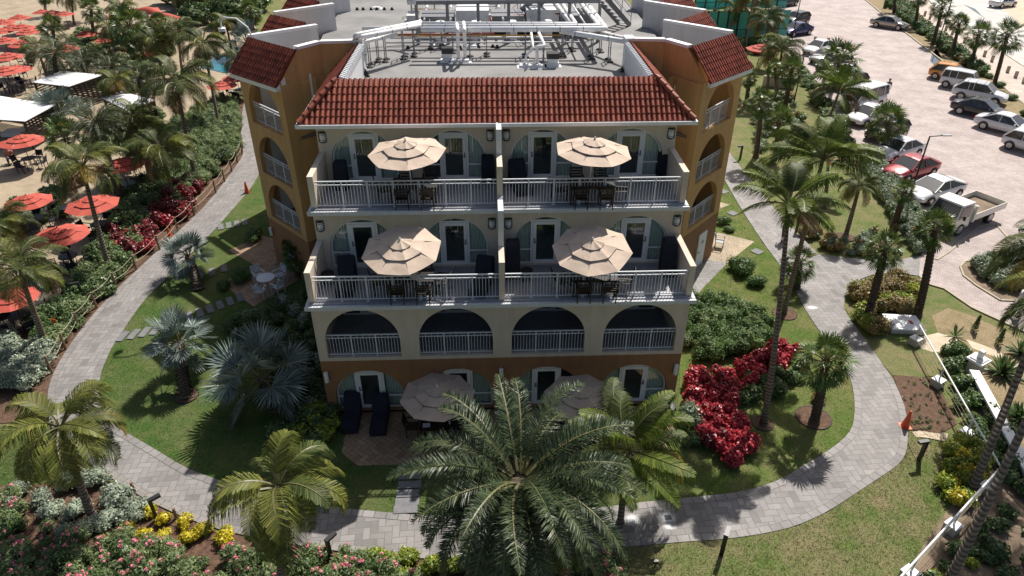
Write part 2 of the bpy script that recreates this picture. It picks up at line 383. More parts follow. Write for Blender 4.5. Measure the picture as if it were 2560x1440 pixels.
def barkmat(name, c, ring):
    m = Mat(name, 0.9); w_ = m.n('ShaderNodeTexWave'); w_.bands_direction = 'Z'; w_.inputs['Scale'].default_value = ring
    w_.inputs['Distortion'].default_value = 2.5; w_.inputs['Detail'].default_value = 3
    m.l(m.coord('Object'), w_.inputs[0])
    m.color(m.mix(1.0, m.ramp(w_.outputs[0], [(0.1, sc3(c, 0.45)), (0.5, c), (1, sc3(c, 1.25))]), m.ramp(m.noise(m.coord(), 3, 4), [(0.3, (0.75,) * 3), (0.7, (1.15,) * 3)]), 'MULTIPLY'))
    m.bump(w_.outputs[0], 0.8, 0.03); return m.m
M['cbark'] = barkmat('ringed_palm_bark', (0.21, 0.165, 0.13), 2.2)
M['sbark'] = barkmat('rough_palm_bark', (0.13, 0.095, 0.065), 3.0)
def carpaint(name, c, metal=0.0):
    m = Mat(name, 0.25, metal, 0.6); m.color(c); m.p.inputs['Coat Weight'].default_value = 0.8; m.p.inputs['Coat Roughness'].default_value = 0.05; return m.m
M['carglass'] = carpaint('car_glass', (0.02, 0.025, 0.03))
M['chrome'] = paint('alloy_wheel', (0.45, 0.45, 0.46), 0.35, 0.05, 3, 0, metal=0.7)
M['lampglass'] = paint('headlight_glass', (0.7, 0.72, 0.75), 0.15, 0.02, 3, 0)
M['taillamp'] = paint('red_tail_lamp', (0.45, 0.02, 0.02), 0.3, 0.05, 3, 0)

def residue_mat():
    m = Mat('white_powder', 0.95); m.color((0.78, 0.78, 0.78)); c = m.n('ShaderNodeTexCoord'); g = m.n('ShaderNodeTexGradient'); g.gradient_type = 'SPHERICAL'
    m.l(c.outputs['Object'], g.inputs[0]); nz = S(m.nt, m.noise(c.outputs['Object'], 3.2, 6, 0.7)); sm = (S(m.nt, g.outputs[0]) * 1.9 + nz * 1.5 - 1.25)
    sm.nt.nodes[-1].use_clamp = True
    t = m.n('ShaderNodeBsdfTransparent'); mx = m.n('ShaderNodeMixShader'); m.l(sm.k, mx.inputs[0]); m.l(t.outputs[0], mx.inputs[1]); m.l(m.p.outputs[0], mx.inputs[2]); m.l(mx.outputs[0], m.out.inputs[0]); return m.m
M['powder'] = residue_mat()
# ================================================================ ground, paths, lawns
def struct(o): o['kind'] = 'structure'; return o
def struct(o): o["kind"] = "structure"; return o
def gpoly(name, pts, z, m, kind='structure', world=False):
    mb = MB(); mb.sheet([(p[0], p[1]) if world else U(p[0], p[1])[:2] for p in pts], z)
    o = mb.build(name, m); o['kind'] = kind; return o
mb = MB(); mb.sheet([(-400, -120), (400, -120), (400, 900), (-400, 900)], -0.02)
struct(mb.build('ground', M['grassdry']))
outer = [(700, 40), (640, 160), (611, 250), (600, 320), (611, 380), (597, 408), (519, 510), (467, 560), (361, 658), (275, 740), (242, 777), (205, 822), (172, 867), (140, 920), (122, 965), (118, 1010), (122, 1050), (132, 1082), (155, 1105), (185, 1126), (225, 1162), (265, 1187), (332, 1230), (405, 1270), (532, 1322), (665, 1350), (804, 1373), (957, 1392), (1130, 1400), (1300, 1396), (1420, 1385), (1546, 1370), (1698, 1356), (1821, 1348), (1920, 1333), (1990, 1316), (2070, 1280), (2157, 1222), (2220, 1181), (2252, 1157), (2266, 1130), (2270, 1080), (2264, 1025), (2252, 992), (2232, 947), (2195, 895), (2145, 825), (2112, 780), (2108, 755), (2120, 725), (2161, 690), (2230, 682), (2298, 690)]
inner = [(780, 60), (725, 170), (690, 260), (672, 330), (660, 400), (639, 458), (572, 535), (533, 580), (403, 710), (370, 740), (335, 785), (305, 832), (282, 865), (265, 900), (250, 940), (246, 990), (255, 1030), (280, 1060), (312, 1080), (382, 1120), (457, 1167), (520, 1192), (650, 1235), (820, 1267), (911, 1277), (1061, 1290), (1200, 1292), (1350, 1286), (1500, 1270), (1631, 1253), (1759, 1241), (1851, 1231), (1912, 1214), (1960, 1195), (1995, 1172), (2060, 1135), (2107, 1100), (2130, 1072), (2136, 1040), (2136, 997), (2129, 955), (2105, 905), (2080, 870), (2047, 827), (2005, 762), (1987, 724), (1950, 663), (1908, 608), (1853, 523), (1813, 453), (1775, 380), (1760, 340)]
upper = [(1790, 330), (1826, 386), (1880, 453), (1935, 520), (2000, 590), (2045, 636), (2145, 648), (2230, 652), (2300, 640)]
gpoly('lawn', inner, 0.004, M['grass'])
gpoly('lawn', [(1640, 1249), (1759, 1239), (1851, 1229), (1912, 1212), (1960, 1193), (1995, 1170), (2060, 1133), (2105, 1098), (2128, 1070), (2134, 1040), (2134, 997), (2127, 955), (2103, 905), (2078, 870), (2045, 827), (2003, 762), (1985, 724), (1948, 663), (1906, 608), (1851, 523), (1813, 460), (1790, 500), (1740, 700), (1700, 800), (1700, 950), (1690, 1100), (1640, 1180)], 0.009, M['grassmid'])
def smooth_line(pts, it=1):
    for _ in range(it):
        q = [pts[0]]
        for a, b in zip(pts, pts[1:]): q += [a * 0.75 + b * 0.25, a * 0.25 + b * 0.75]
        q.append(pts[-1]); pts = q
    return pts
OUT = smooth_line([U(*p) for p in outer]); INN = smooth_line([U(*p) for p in inner]); UPP = [U(*p) for p in upper]
pm = MB(); pm.sheet([p[:2] for p in OUT] + [p[:2] for p in UPP[::-1]] + [p[:2] for p in INN[::-1]], 0.02)
struct(pm.build('garden_path', M['pave']))
def border(name, line, side, w_=0.28, z=0.028):
    vs = []; fs = []; uv = []; acc = 0
    for i, p in enumerate(line):
        a = line[max(i - 1, 0)]; b = line[min(i + 1, len(line) - 1)]; d = (b - a); d.z = 0; d.normalize()
        nrm = V((-d.y, d.x, 0)) * side
        if i: acc += (p - line[i - 1]).length
        vs += [(p.x, p.y, z), (p.x + nrm.x * w_, p.y + nrm.y * w_, z), (p.x, p.y, -0.01)]; uv += [(acc, 0.04), (acc, 0.605), (acc, 0)]
    for i in range(len(line) - 1):
        fs.append((3 * i, 3 * i + 3, 3 * i + 4, 3 * i + 1)); fs.append((3 * i, 3 * i + 2, 3 * i + 5, 3 * i + 3))
    m_ = MB(); m_.add(vs, fs); struct(m_.build(name, M['edge'], uvs=uv))
border('path_border', OUT[:-16], 1); border('path_border', INN, -1)

# pool deck on the left, planting beds, right lawn
deckpx = [(-700, 1000), (-40, 860), (60, 815), (108, 775), (150, 735), (185, 700), (205, 660), (235, 615), (265, 580), (300, 530), (350, 480), (385, 440), (385, 400), (400, 350), (430, 300), (520, 260), (575, 235), (612, 215), (640, 150), (640, 70), (560, -60), (300, -130), (-800, -130)]
gpoly('pool_deck', deckpx, 0.012, M['pooldeck'])
bed = [(122, 1050), (118, 1010), (122, 965), (140, 920), (172, 867), (205, 822), (242, 777), (275, 740), (361, 658), (467, 560), (519, 510), (597, 408), (611, 380), (600, 320), (611, 250), (560, 240), (400, 340), (330, 450), (250, 580), (150, 720), (60, 815), (-60, 880), (-400, 1000), (-300, 1080)]
gpoly('planting_bed', bed, 0.006, M['mulch'])
gpoly('planting_bed', [(-200, 1200), (60, 1215), (150, 1205), (215, 1185), (250, 1190), (332, 1233), (405, 1273), (532, 1325), (665, 1353), (804, 1376), (957, 1395), (1130, 1403), (1300, 1399), (1420, 1388), (1546, 1373), (1560, 1440), (1500, 1700), (-600, 1700)], 0.006, M['mulch'])
gpoly('lawn', [(-300, 1200), (60, 1215), (150, 1205), (215, 1180), (240, 1175), (185, 1128), (132, 1084), (110, 1060), (-300, 1090)], 0.007, M['grass'])
gpoly('lawn', [(2300, 1170), (2252, 1157), (2220, 1181), (2157, 1222), (2070, 1280), (1990, 1316), (1920, 1333), (1821, 1348), (1698, 1356), (1546, 1370), (1550, 1440), (1520, 1650), (2230, 1650), (2350, 1330), (2430, 1220), (2350, 1130), (2275, 1075), (2270, 1110)], 0.007, M['grassdry'])
gpoly('bare_ground', [(2112, 770), (2145, 825), (2195, 895), (2240, 950), (2330, 940), (2480, 1100), (2700, 1300), (2900, 900), (2560, 832), (2430, 772), (2360, 722), (2310, 709)], 0.007, M['grassdry'])
gpoly('bare_ground', [(2330, 790), (2370, 770), (2430, 790), (2560, 850), (2850, 930), (2700, 1290), (2500, 1090), (2470, 990), (2420, 880), (2350, 850)], 0.009, M['grassbare'])
gpoly('bare_ground', [(2330, 1330), (2410, 1220), (2500, 1165), (2640, 1300), (2600, 1700), (2200, 1700), (2260, 1440)], 0.010, M['dirt'])
gpoly('seedling_bed', [(2232, 938), (2335, 945), (2365, 1000), (2392, 1060), (2350, 1085), (2270, 1072), (2262, 1020)], 0.012, M['mulch'])
gpoly('sand_patch', [(2290, 845), (2345, 832), (2400, 850), (2380, 880), (2330, 880), (2300, 870)], 0.011, M['sand'])
gpoly('sand_patch', [(2280, 1080), (2330, 1072), (2370, 1085), (2365, 1105), (2320, 1095), (2290, 1092)], 0.011, M['sand'])
gpoly('sand_patch', [(2415, 848), (2455, 862), (2500, 880), (2520, 900), (2480, 890), (2430, 870)], 0.011, M['sand'])
# patios
gpoly('front_patio', [(-6.3, 0.3), (6.9, 0.3), (6.9, -1.6), (5.6, -2.9), (-5.6, -2.9), (-6.3, -2.2)], 0.016, M['patio'], world=True)
gpoly('side_patio', [(571, 626), (655, 590), (700, 600), (720, 660), (640, 665)], 0.016, M['patio'])
gpoly('side_patio', [(552, 708), (640, 668), (760, 650), (745, 700), (634, 767)], 0.016, M['patio'])
gpoly('side_patio', [(1760, 600), (1795, 582), (1886, 604), (1818, 658), (1775, 650), (1745, 660)], 0.016, M['pooldeck'])
gpoly('side_patio', [(1795, 505), (1825, 512), (1802, 521)], 0.016, M['pooldeck'])
gpoly('side_path', [(1700, 790), (1690, 690), (1745, 655), (1775, 650), (1818, 658), (1758, 720)], 0.016, M['pave'])
# stepping stones
STN = []
def slabstone(c, lx, ly, rz, label):
    m_ = MB(); m_.cbox((0, 0, 0.02), lx, ly, 0.05)
    o = m_.build('stepping_stone', M['stone']); o.location = (c.x, c.y, 0.005); o.rotation_euler = (0, 0, rz)
    tag(o, label, 'stepping stone', 'stepping stones in the lawns')
for i, p in enumerate([(1024, 1168), (1024, 1191), (1024, 1213), (1021, 1235), (1018, 1256), (1014, 1275)]):
    slabstone(U(*p), 0.85, 0.34, 0.02, ['grey stepping stone touching the shaded front patio', 'grey stepping stone second from the front patio', 'grey stepping stone third from the front patio', 'grey stepping stone fourth from the front patio', 'grey stepping stone fifth from the patio, beside the last', 'sunlit grey stepping stone touching the curved path below the front patio'][i])
def row_st(px, n, rz, lab, grp, lx=0.32, ly=0.8):
    a, b = U(*px[0]), U(*px[1])
    for i in range(n):
        p = a.lerp(b, i / (n - 1)); m_ = MB(); m_.cbox((0, 0, 0.02), lx, ly, 0.05)
        o = m_.build('stepping_stone', M['stone']); o.location = (p.x, p.y, 0.005); o.rotation_euler = (0, 0, rz)
        tag(o, lab, 'stepping stone', grp)
row_st(((307, 842), (390, 826)), 4, rad(-6), 'grey stepping stone in the sunlit row leading off the left path beside a silver palm', 'stones off the left path beside silver palm')
row_st(((420, 812), (600, 745)), 8, rad(28), 'shaded grey stepping stone in the row towards the side patio', 'shaded stones towards the side patio')
row_st(((552, 568), (612, 556)), 4, rad(20), 'grey stepping stone near the clipped shrubs by the left tower', 'stones near the left tower')
row_st(((500, 690), (560, 672)), 3, rad(20), 'dim stepping stone between the palm and the hedge by the side patio', 'stones between palm and side patio')
for p, l in (((1831, 534), 'square grey stepping stone between the right tower patio and the path'), ((1893, 630), 'square grey stepping stone beside the rounded hedge right of the tower'), ((1808, 480), 'small grey stepping stone nearest the right tower wall by the path')):
    slabstone(U(*p), 0.55, 0.55, rad(35), l)
# parking, kerbs, promenade and road
park = [(1870, -120), (1930, 60), (1945, 110), (2010, 160), (2060, 230), (2100, 310), (2150, 370), (2180, 425), (2230, 470), (2290, 540), (2330, 600), (2300, 640), (2298, 690), (2312, 706), (2360, 720), (2430, 768), (2560, 828), (2800, 960), (3400, 700), (2700, 430), (2560, 352), (2480, 268), (2370, 165), (2250, 72), (2165, 2), (2100, -60), (2080, -120)]
gpoly('parking_lot', park, 0.014, M['pinkpave'])
def kerb(px, wd=0.16, h=0.12, name='kerb'):
    m_ = MB(); pts = [U(*p) for p in px]
    for a, b in zip(pts, pts[1:]): m_.bar(a + V((0, 0, h / 2)), b + V((0, 0, h / 2)), wd, h)
    struct(m_.build(name, M['kerb']))
kerb([(2100, -60), (2165, 2), (2250, 72), (2370, 165), (2480, 268), (2560, 352), (2700, 430)])
kerb([(2298, 700), (2312, 709), (2360, 723), (2430, 771), (2560, 831), (2800, 963)], 0.12, 0.08)
kerb([(2340, 650), (2370, 632), (2450, 565), (2490, 562), (2560, 640)], 0.12, 0.06)
gpoly('verge', [(2100, -62), (2165, 0), (2250, 70), (2370, 163), (2480, 266), (2560, 350), (2700, 428), (2700, 390), (2560, 262), (2460, 180), (2380, 105), (2280, 30), (2200, -50)], 0.02, M['grassbare'])
gpoly('promenade', [(2200, -60), (2280, 28), (2380, 103), (2460, 178), (2560, 260), (2760, 380), (2760, 300), (2560, 168), (2440, 90), (2340, 20), (2260, -50)], 0.012, M['strip'])
gpoly('shore_road', [(2260, -60), (2340, 18), (2440, 88), (2560, 166), (2760, 298), (2900, 200), (2500, -120), (2260, -120)], 0.010, M['tarmac'])
gpoly('sand_lot', [(2420, -60), (2560, 70), (2700, 170), (3400, 100), (2600, -180)], 0.013, M['sand'])
gpoly('puddle', [(2340, 122), (2352, 140), (2350, 158), (2338, 166), (2325, 152), (2330, 135)], 0.02, M['wet'])
gpoly('puddle', [(2410, 12), (2430, 25), (2450, 38), (2470, 52), (2455, 40), (2438, 22)], 0.017, M['wet'])
# hedge island
ISL = [(2400, 668), (2412, 655), (2440, 650), (2500, 625), (2560, 610), (2700, 620), (2700, 800), (2560, 755), (2500, 752), (2440, 715), (2408, 690)]
gpoly('island_bed', ISL, 0.03, M['dirt']); kerb(ISL + ISL[:1], 0.1, 0.08)
# ================================================================ hotel building
HX = 7.146; Z1, Z2, Z3, ZD, ZR = 3.0, 5.543, 8.202, 10.72, 12.08
YB, YC = 2.457, 4.898
PAR = 1.29
hotel = thing('hotel_building', 'four storey cream and ochre hotel with arched windows, stepped terraces and red tile roof', 'building')
def part(mb, name, mats, parent=None, **k): return mb.build(name, mats, parent if parent is not None else hotel, **k)

def arch_wall(mb, o, ux, n, W_, z0, z1, th, ops, seg=20, mi=0, rev=0):
    """wall from o along ux (width W_), thickness th towards -n; ops = (centre, half width, z bottom, z spring)"""
    o = V(o); ux = V(ux); n = V(n)
    def P(x, z, d=0.0): return o + ux * x + V((0, 0, z - o.z)) - n * d
    def quad(x0, z0_, x1, z1_):
        if x1 - x0 < 1e-4 or z1_ - z0_ < 1e-4: return
        mb.add([P(x0, z0_), P(x1, z0_), P(x1, z1_), P(x0, z1_)], [(0, 1, 2, 3)], mi)
        mb.add([P(x0, z0_, th), P(x1, z0_, th), P(x1, z1_, th), P(x0, z1_, th)], [(3, 2, 1, 0)], mi)
    x = 0.0
    for (c, hw, zb, zs) in sorted(ops):
        quad(x, z0, c - hw, z1); quad(c - hw, z0, c + hw, zb)
        pts = [(c - hw * cos(pi * i / seg), zs + hw * sin(pi * i / seg)) for i in range(seg + 1)]
        for (xa, za), (xb, zb2) in zip(pts, pts[1:]):
            for d in (0.0, th): mb.add([P(xa, za, d), P(xb, zb2, d), P(xb, z1, d), P(xa, z1, d)], [(0, 1, 2, 3)], mi)
            mb.add([P(xa, za), P(xb, zb2), P(xb, zb2, th), P(xa, za, th)], [(0, 1, 2, 3)], mi)
        for xx in (c - hw, c + hw):
            if zs > zb + 1e-4: mb.add([P(xx, zb), P(xx, zs), P(xx, zs, th), P(xx, zb, th)], [(0, 1, 2, 3)], mi)
        if zb > z0 + 1e-3: mb.add([P(c - hw, zb), P(c + hw, zb), P(c + hw, zb, th), P(c - hw, zb, th)], [(0, 1, 2, 3)], mi)
        x = c + hw
    quad(x, z0, W_, z1)
    for xx in (0, W_): mb.add([P(xx, z0), P(xx, z1), P(xx, z1, th), P(xx, z0, th)], [(0, 1, 2, 3)], mi)
    mb.add([P(0, z1), P(W_, z1), P(W_, z1, th), P(0, z1, th)], [(0, 1, 2, 3)], mi)

BAYS = [-5.37, -1.79, 1.79, 5.37]
# facade walls
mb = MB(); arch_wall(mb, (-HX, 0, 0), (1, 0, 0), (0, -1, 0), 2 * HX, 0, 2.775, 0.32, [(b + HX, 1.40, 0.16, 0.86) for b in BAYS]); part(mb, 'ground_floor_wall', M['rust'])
mb = MB(); arch_wall(mb, (-HX, -0.012, 2.775), (1, 0, 0), (0, -1, 0), 2 * HX, 2.775, Z2 - 0.16, 0.30, [(b + HX, 1.425, 2.93, 3.74) for b in BAYS]); part(mb, 'loggia_wall', M['cream'])
mb = MB(); arch_wall(mb, (-HX, YB, Z2), (1, 0, 0), (0, -1, 0), 2 * HX, Z2 - 0.1, Z3 - 0.16, 0.25, [(b + HX, 1.33, Z2 + 0.02, Z2 + 0.82) for b in BAYS]); part(mb, 'terrace_wall', M['cream'])
mb = MB(); arch_wall(mb, (-HX, YC, Z3), (1, 0, 0), (0, -1, 0), 2 * HX, Z3 - 0.1, ZD - 0.02, 0.25, [(b + HX, 1.33, Z3 + 0.02, Z3 + 0.82) for b in BAYS]); part(mb, 'terrace_wall', M['cream'])
# sides and back bulk
mb = MB()
for s in (-1, 1):
    x0, x1 = (-HX, -HX + 0.2) if s < 0 else (HX - 0.2, HX)
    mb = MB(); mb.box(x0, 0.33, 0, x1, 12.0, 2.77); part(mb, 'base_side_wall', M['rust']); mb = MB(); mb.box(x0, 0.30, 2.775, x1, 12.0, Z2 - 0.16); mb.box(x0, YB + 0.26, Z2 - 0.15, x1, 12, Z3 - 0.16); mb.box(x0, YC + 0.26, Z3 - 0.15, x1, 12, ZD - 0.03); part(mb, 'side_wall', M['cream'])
# room interiors
mb = MB()
mb.box(-HX + 0.21, 3.0, 0.1, HX - 0.21, 3.1, Z2 - 0.2)
mb.box(-HX + 0.21, YB + 2.6, Z2, HX - 0.21, YB + 2.7, Z3 - 0.2); mb.box(-HX + 0.21, YC + 2.6, Z3, HX - 0.21, YC + 2.7, ZD - 0.1)
for x in (-3.58, 0, 3.58):
    mb.box(x - 0.06, 0.33, 0.1, x + 0.06, 2.99, Z1 - 0.2); mb.box(x - 0.06, YB + 0.27, Z2, x + 0.06, YB + 2.59, Z3 - 0.2); mb.box(x - 0.06, YC + 0.27, Z3, x + 0.06, YC + 2.59, ZD - 0.1)
    mb.box(x - 0.08, 0.31, Z1, x + 0.08, 2.99, Z2 - 0.2)
part(mb, 'interior_wall', M['room'])
mb = MB(); mb.box(-HX + 0.21, 0.0, 0.05, HX - 0.21, 3.0, 0.14); part(mb, 'ground_floor_slab', M['concrete'])
mb = MB(); mb.box(-HX + 0.21, 0.30, Z1 - 0.15, HX - 0.21, 3.0, Z1 - 0.03); part(mb, 'loggia_floor', M['slab'])
# terrace slabs with gutter lip
for z, y0, y1, ex in ((Z2, 0.0, YB + 2.6, 0.0), (Z3, YB, YC + 2.6, 0.0)):
    mb = MB(); mb.box(-HX, y0 - 0.14, z - 0.15, HX, y1, z); part(mb, 'terrace_floor', M['slab'])
    mb = MB()
    mb.box(-HX - 0.12, y0 - 0.30, z - 0.17, HX + 0.12, y0 - 0.145, z - 0.05); mb.box(-HX - 0.12, y0 - 0.34, z - 0.17, HX + 0.12, y0 - 0.305, z - 0.01)
    for s in (-1, 1): mb.box(s * (HX + 0.06) - 0.06, y0 - 0.142, z - 0.17, s * (HX + 0.06) + 0.06, y0 + 0.35, z - 0.03)
    part(mb, 'terrace_gutter', M['whitewall'])
# side parapets and dividers
for z, y0, y1 in ((Z2, 0.0, YB), (Z3, YB, YC)):
    for s in (-1, 1):
        mb = MB(); a = s * HX; b = s * (HX - 0.22)
        mb.box(min(a, b), y0 - 0.02, z, max(a, b), y1 - 0.003, z + PAR); part(mb, 'parapet_wall', M['cream'])
    mb = MB(); mb.box(-0.105, y0 - 0.08, z, 0.105, y0 + 1.1, z + 1.62); part(mb, 'divider_wall', M['cream'])
    mb = MB(); mb.box(-0.10, y0 + 1.102, z, 0.10, y1 - 0.003, z + 2.62 if z > 8 else z + 3.1); part(mb, 'divider_wall', M['whitewall'])

def railing(p0, p1, h=1.05, posts=6, name='railing', parent=None, pick=0.118, ends=True):
    p0, p1 = V(p0), V(p1); d = p1 - p0; L = d.length; e = d.normalized(); up = V((0, 0, 1)); mb = MB()
    mb.bar(p0 + up * h, p1 + up * h, 0.055, 0.045); mb.bar(p0 + up * (h - 0.14), p1 + up * (h - 0.14), 0.035, 0.035); mb.bar(p0 + up * 0.08, p1 + up * 0.08, 0.035, 0.035)
    n = max(1, int(L / pick)); side = e.cross(up)
    for i in range(1, n):
        q = p0 + e * (L * i / n); top = h - 0.155
        mb.bar(q + up * 0.095, q + up * top, 0.018, 0.018, up=e)
        if i % 2 == 0: mb.bar(q + up * (h - 0.12), q + up * (h - 0.02), 0.018, 0.018, up=e)
    for i in range(posts):
        t = (i + (0 if ends else 1)) / (posts - 1 if ends else posts + 1); q = p0 + e * (L * t)
        mb.bar(q, q + up * (h + 0.0), 0.05, 0.05, up=e); mb.bar(q, q + up * 0.015, 0.12, 0.12, up=e)
    return mb.build(name, M['rail'], parent if parent is not None else hotel)
for z, y in ((Z2, 0.06), (Z3, YB + 0.06)):
    for a, b in ((-HX + 0.24, -0.12), (0.12, HX - 0.24)): railing((a, y, z), (b, y, z), posts=6, ends=False)
for b in BAYS: railing((b - 1.42, 0.12, 2.94), (b + 1.42, 0.12, 2.94), posts=2, ends=False, h=1.0)

def wavy(mb, x0, x1, y, z0, z1, ux=V((1, 0, 0)), o=V((0, 0, 0)), n=V((0, 1, 0)), mi=0):
    k = max(2, int(abs(x1 - x0) / 0.025)); pts = []
    for i in range(k + 1):
        x = x0 + (x1 - x0) * i / k; d = y + 0.022 * sin(x * 55) + 0.01 * sin(x * 23)
        pts.append((x, d))
    for (xa, da), (xb, db) in zip(pts, pts[1:]):
        A = o + ux * xa + n * da; B = o + ux * xb + n * db
        mb.add([A + V((0, 0, z0)), B + V((0, 0, z0)), B + V((0, 0, z1)), A + V((0, 0, z1))], [(0, 1, 2, 3)], mi)
def archclip(mb, x0, x1, zs, r, zb, y, th, mi=0):
    """filled arch-shaped pane between x0..x1 (relative to centre)"""
    k = 10; xs = [x0 + (x1 - x0) * i / k for i in range(k + 1)]
    top = lambda x: zs + math.sqrt(max(0, r * r - x * x))
    for a, b in zip(xs, xs[1:]): mb.add([(a, y, zb), (b, y, zb), (b, y, top(b)), (a, y, top(a))], [(0, 1, 2, 3)], mi)
def arch_window(c, y, zf, r, zs, parent, door=True, hinge=1, curt=(1, 1), ghost=False):
    """arched glazing: frame, panes, door with handle, curtains; local drawing in x,z at depth y"""
    dw = 0.50
    win = MB(); t = 0.075
    pts = [(c + (r - t / 2) * cos(pi * i / 24), y, zs + (r - t / 2) * sin(pi * i / 24)) for i in range(25)]
    for a, b in zip(pts, pts[1:]): win.bar(a, b, 0.06, t, up=V((0, 1, 0)))
    for s in (-1, 1):
        win.box(c + s * r - (t if s > 0 else 0), y - 0.03, zf, c + s * r + (0 if s > 0 else t), y + 0.03, zs)
        xj = c + s * (dw + 0.04); zj = zs + math.sqrt(r * r - (dw + 0.04) ** 2)
        win.box(xj - 0.045, y - 0.035, zf, xj + 0.045, y + 0.035, zj)
        xa, xb = sorted((c + s * (dw + 0.086), c + s * (r - t - 0.001)))
        win.box(xa, y - 0.025, zf + 0.6, xb, y + 0.025, zf + 0.66); win.box(xa, y - 0.025, zf, xb, y + 0.025, zf + 0.07)
    zt = zs + math.sqrt(r * r - (dw + 0.1) ** 2) - 0.1
    win.box(c - dw, y - 0.034, zt, c + dw, y + 0.034, zt + 0.07)
    wo_ = win.build('window', M['white'], parent)
    pane = MB()
    for s in (-1, 1):
        xa, xb = sorted((s * (dw + 0.08), s * (r - 0.02)))
        k = 10; xs = [xa + (xb - xa) * i / k for i in range(k + 1)]; tp = lambda x: zs + math.sqrt(max(0, (r - 0.02) ** 2 - x * x))
        for a, b in zip(xs, xs[1:]): pane.add([(c + a, y, zf + 0.03), (c + b, y, zf + 0.03), (c + b, y, tp(b)), (c + a, y, tp(a))], [(0, 1, 2, 3)])
    xs = [-dw + 2 * dw * i / 10 for i in range(11)]
    for a, b in zip(xs, xs[1:]): pane.add([(c + a, y, zt + 0.05), (c + b, y, zt + 0.05), (c + b, y, tp(b)), (c + a, y, tp(a))], [(0, 1, 2, 3)])
    pane.build('pane', M['glass'], wo_)
    cu = MB()
    for s, on in ((-1, curt[0]), (1, curt[1])):
        if on:
            for q in range(16):
                xa, xb = c + s * (dw + 0.1 + (r - dw - 0.14) * q / 16), c + s * (dw + 0.1 + (r - dw - 0.14) * (q + 1) / 16)
                wavy(cu, xa, xb, y + 0.12, zf + 0.03, zs + math.sqrt(max(0, (r - 0.03) ** 2 - (xb - c) ** 2)))
    if curt[0] or curt[1]: cu.build('curtain', M['curtain'], wo_)
    d = MB(); fw = 0.13; w0 = dw - 0.012
    d.box(c - w0, y - 0.05, zf + 0.01, c - w0 + fw, y - 0.005, zt - 0.01); d.box(c + w0 - fw, y - 0.05, zf + 0.01, c + w0, y - 0.005, zt - 0.01)
    d.box(c - w0 + fw, y - 0.049, zf + 0.01, c + w0 - fw, y - 0.006, zf + 0.16); d.box(c - w0 + fw, y - 0.049, zt - 0.14, c + w0 - fw, y - 0.006, zt - 0.01)
    do = d.build('door', M['white'], parent)
    g = MB(); g.add([(c - w0 + fw, y - 0.02, zf + 0.15), (c + w0 - fw, y - 0.02, zf + 0.15), (c + w0 - fw, y - 0.02, zt - 0.13), (c - w0 + fw, y - 0.02, zt - 0.13)], [(0, 1, 2, 3)]); g.build('pane', M['glass'], do)
    h = MB(); hx = c - hinge * (w0 - 0.06); h.box(hx - 0.03, y - 0.075, zf + 0.92, hx + 0.03, y - 0.051, zf + 1.14); h.box(min(hx, hx + hinge * 0.13), y - 0.10, zf + 0.97, max(hx, hx + hinge * 0.13), y - 0.076, zf + 1.0); h.build('handle', M['steel'], do)
for i, b in enumerate(BAYS):
    hg = -1 if i % 2 else 1
    arch_window(b, YB + 0.16, Z2 + 0.01, 1.32, Z2 + 0.82, hotel, hinge=hg, curt=(1, 1))
    arch_window(b, YC + 0.16, Z3 + 0.01, 1.32, Z3 + 0.82, hotel, hinge=hg, curt=(i != 1, 1))
    arch_window(b, 0.22, 0.15, 1.39, 0.86, hotel, hinge=hg, curt=(1, i != 2))
    arch_window(b, 2.9, Z1 - 0.02, 1.3, Z1 + 0.8, hotel, hinge=hg, curt=(0, 0))
# door numbers painted on two ground floor doors read too small to name; wall lamps
def wall_lamp(x, y, z, kind='half'):
    a = MB(); e = MB()
    if kind == 'half':
        e.prism([(x - 0.13 + 0.26 * i / 8, y - 0.13 * sin(pi * i / 8)) for i in range(9)], z - 0.17, z + 0.17)
        o = e.build('wall_lamp', M['lampglass'], hotel)
        for zz in (-0.22, -0.12, 0.17, 0.11):
            hh = 0.05 if abs(zz) > 0.15 else 0.015
            a.prism([(x - 0.14 + 0.28 * i / 8, y - 0.145 * sin(pi * i / 8)) for i in range(9)], z + zz, z + zz + hh)
        for s in (-1, 1): a.box(x + s * 0.14 - 0.012, y - 0.03, z - 0.2, x + s * 0.14 + 0.012, y, z + 0.2)
        a.build('lamp_frame', M['black'], o)
    else:
        e.lathe([(0.075, -0.24), (0.085, -0.2), (0.085, 0.22), (0.06, 0.25)], 12, (x, y - 0.12, z)); o = e.build('wall_lamp', M['white'], hotel)
        a.box(x - 0.05, y - 0.05, z + 0.05, x + 0.05, y, z + 0.2); a.build('lamp_bracket', M['white'], o)
for z, y in ((Z2, YB), (Z3, YC)):
    for x in (-6.93, -0.32, 0.32, 6.93): wall_lamp(x, y, z + 1.92)
for x in (-6.98, -0.05, 6.98): wall_lamp(x, 0, 2.05, 'tube')

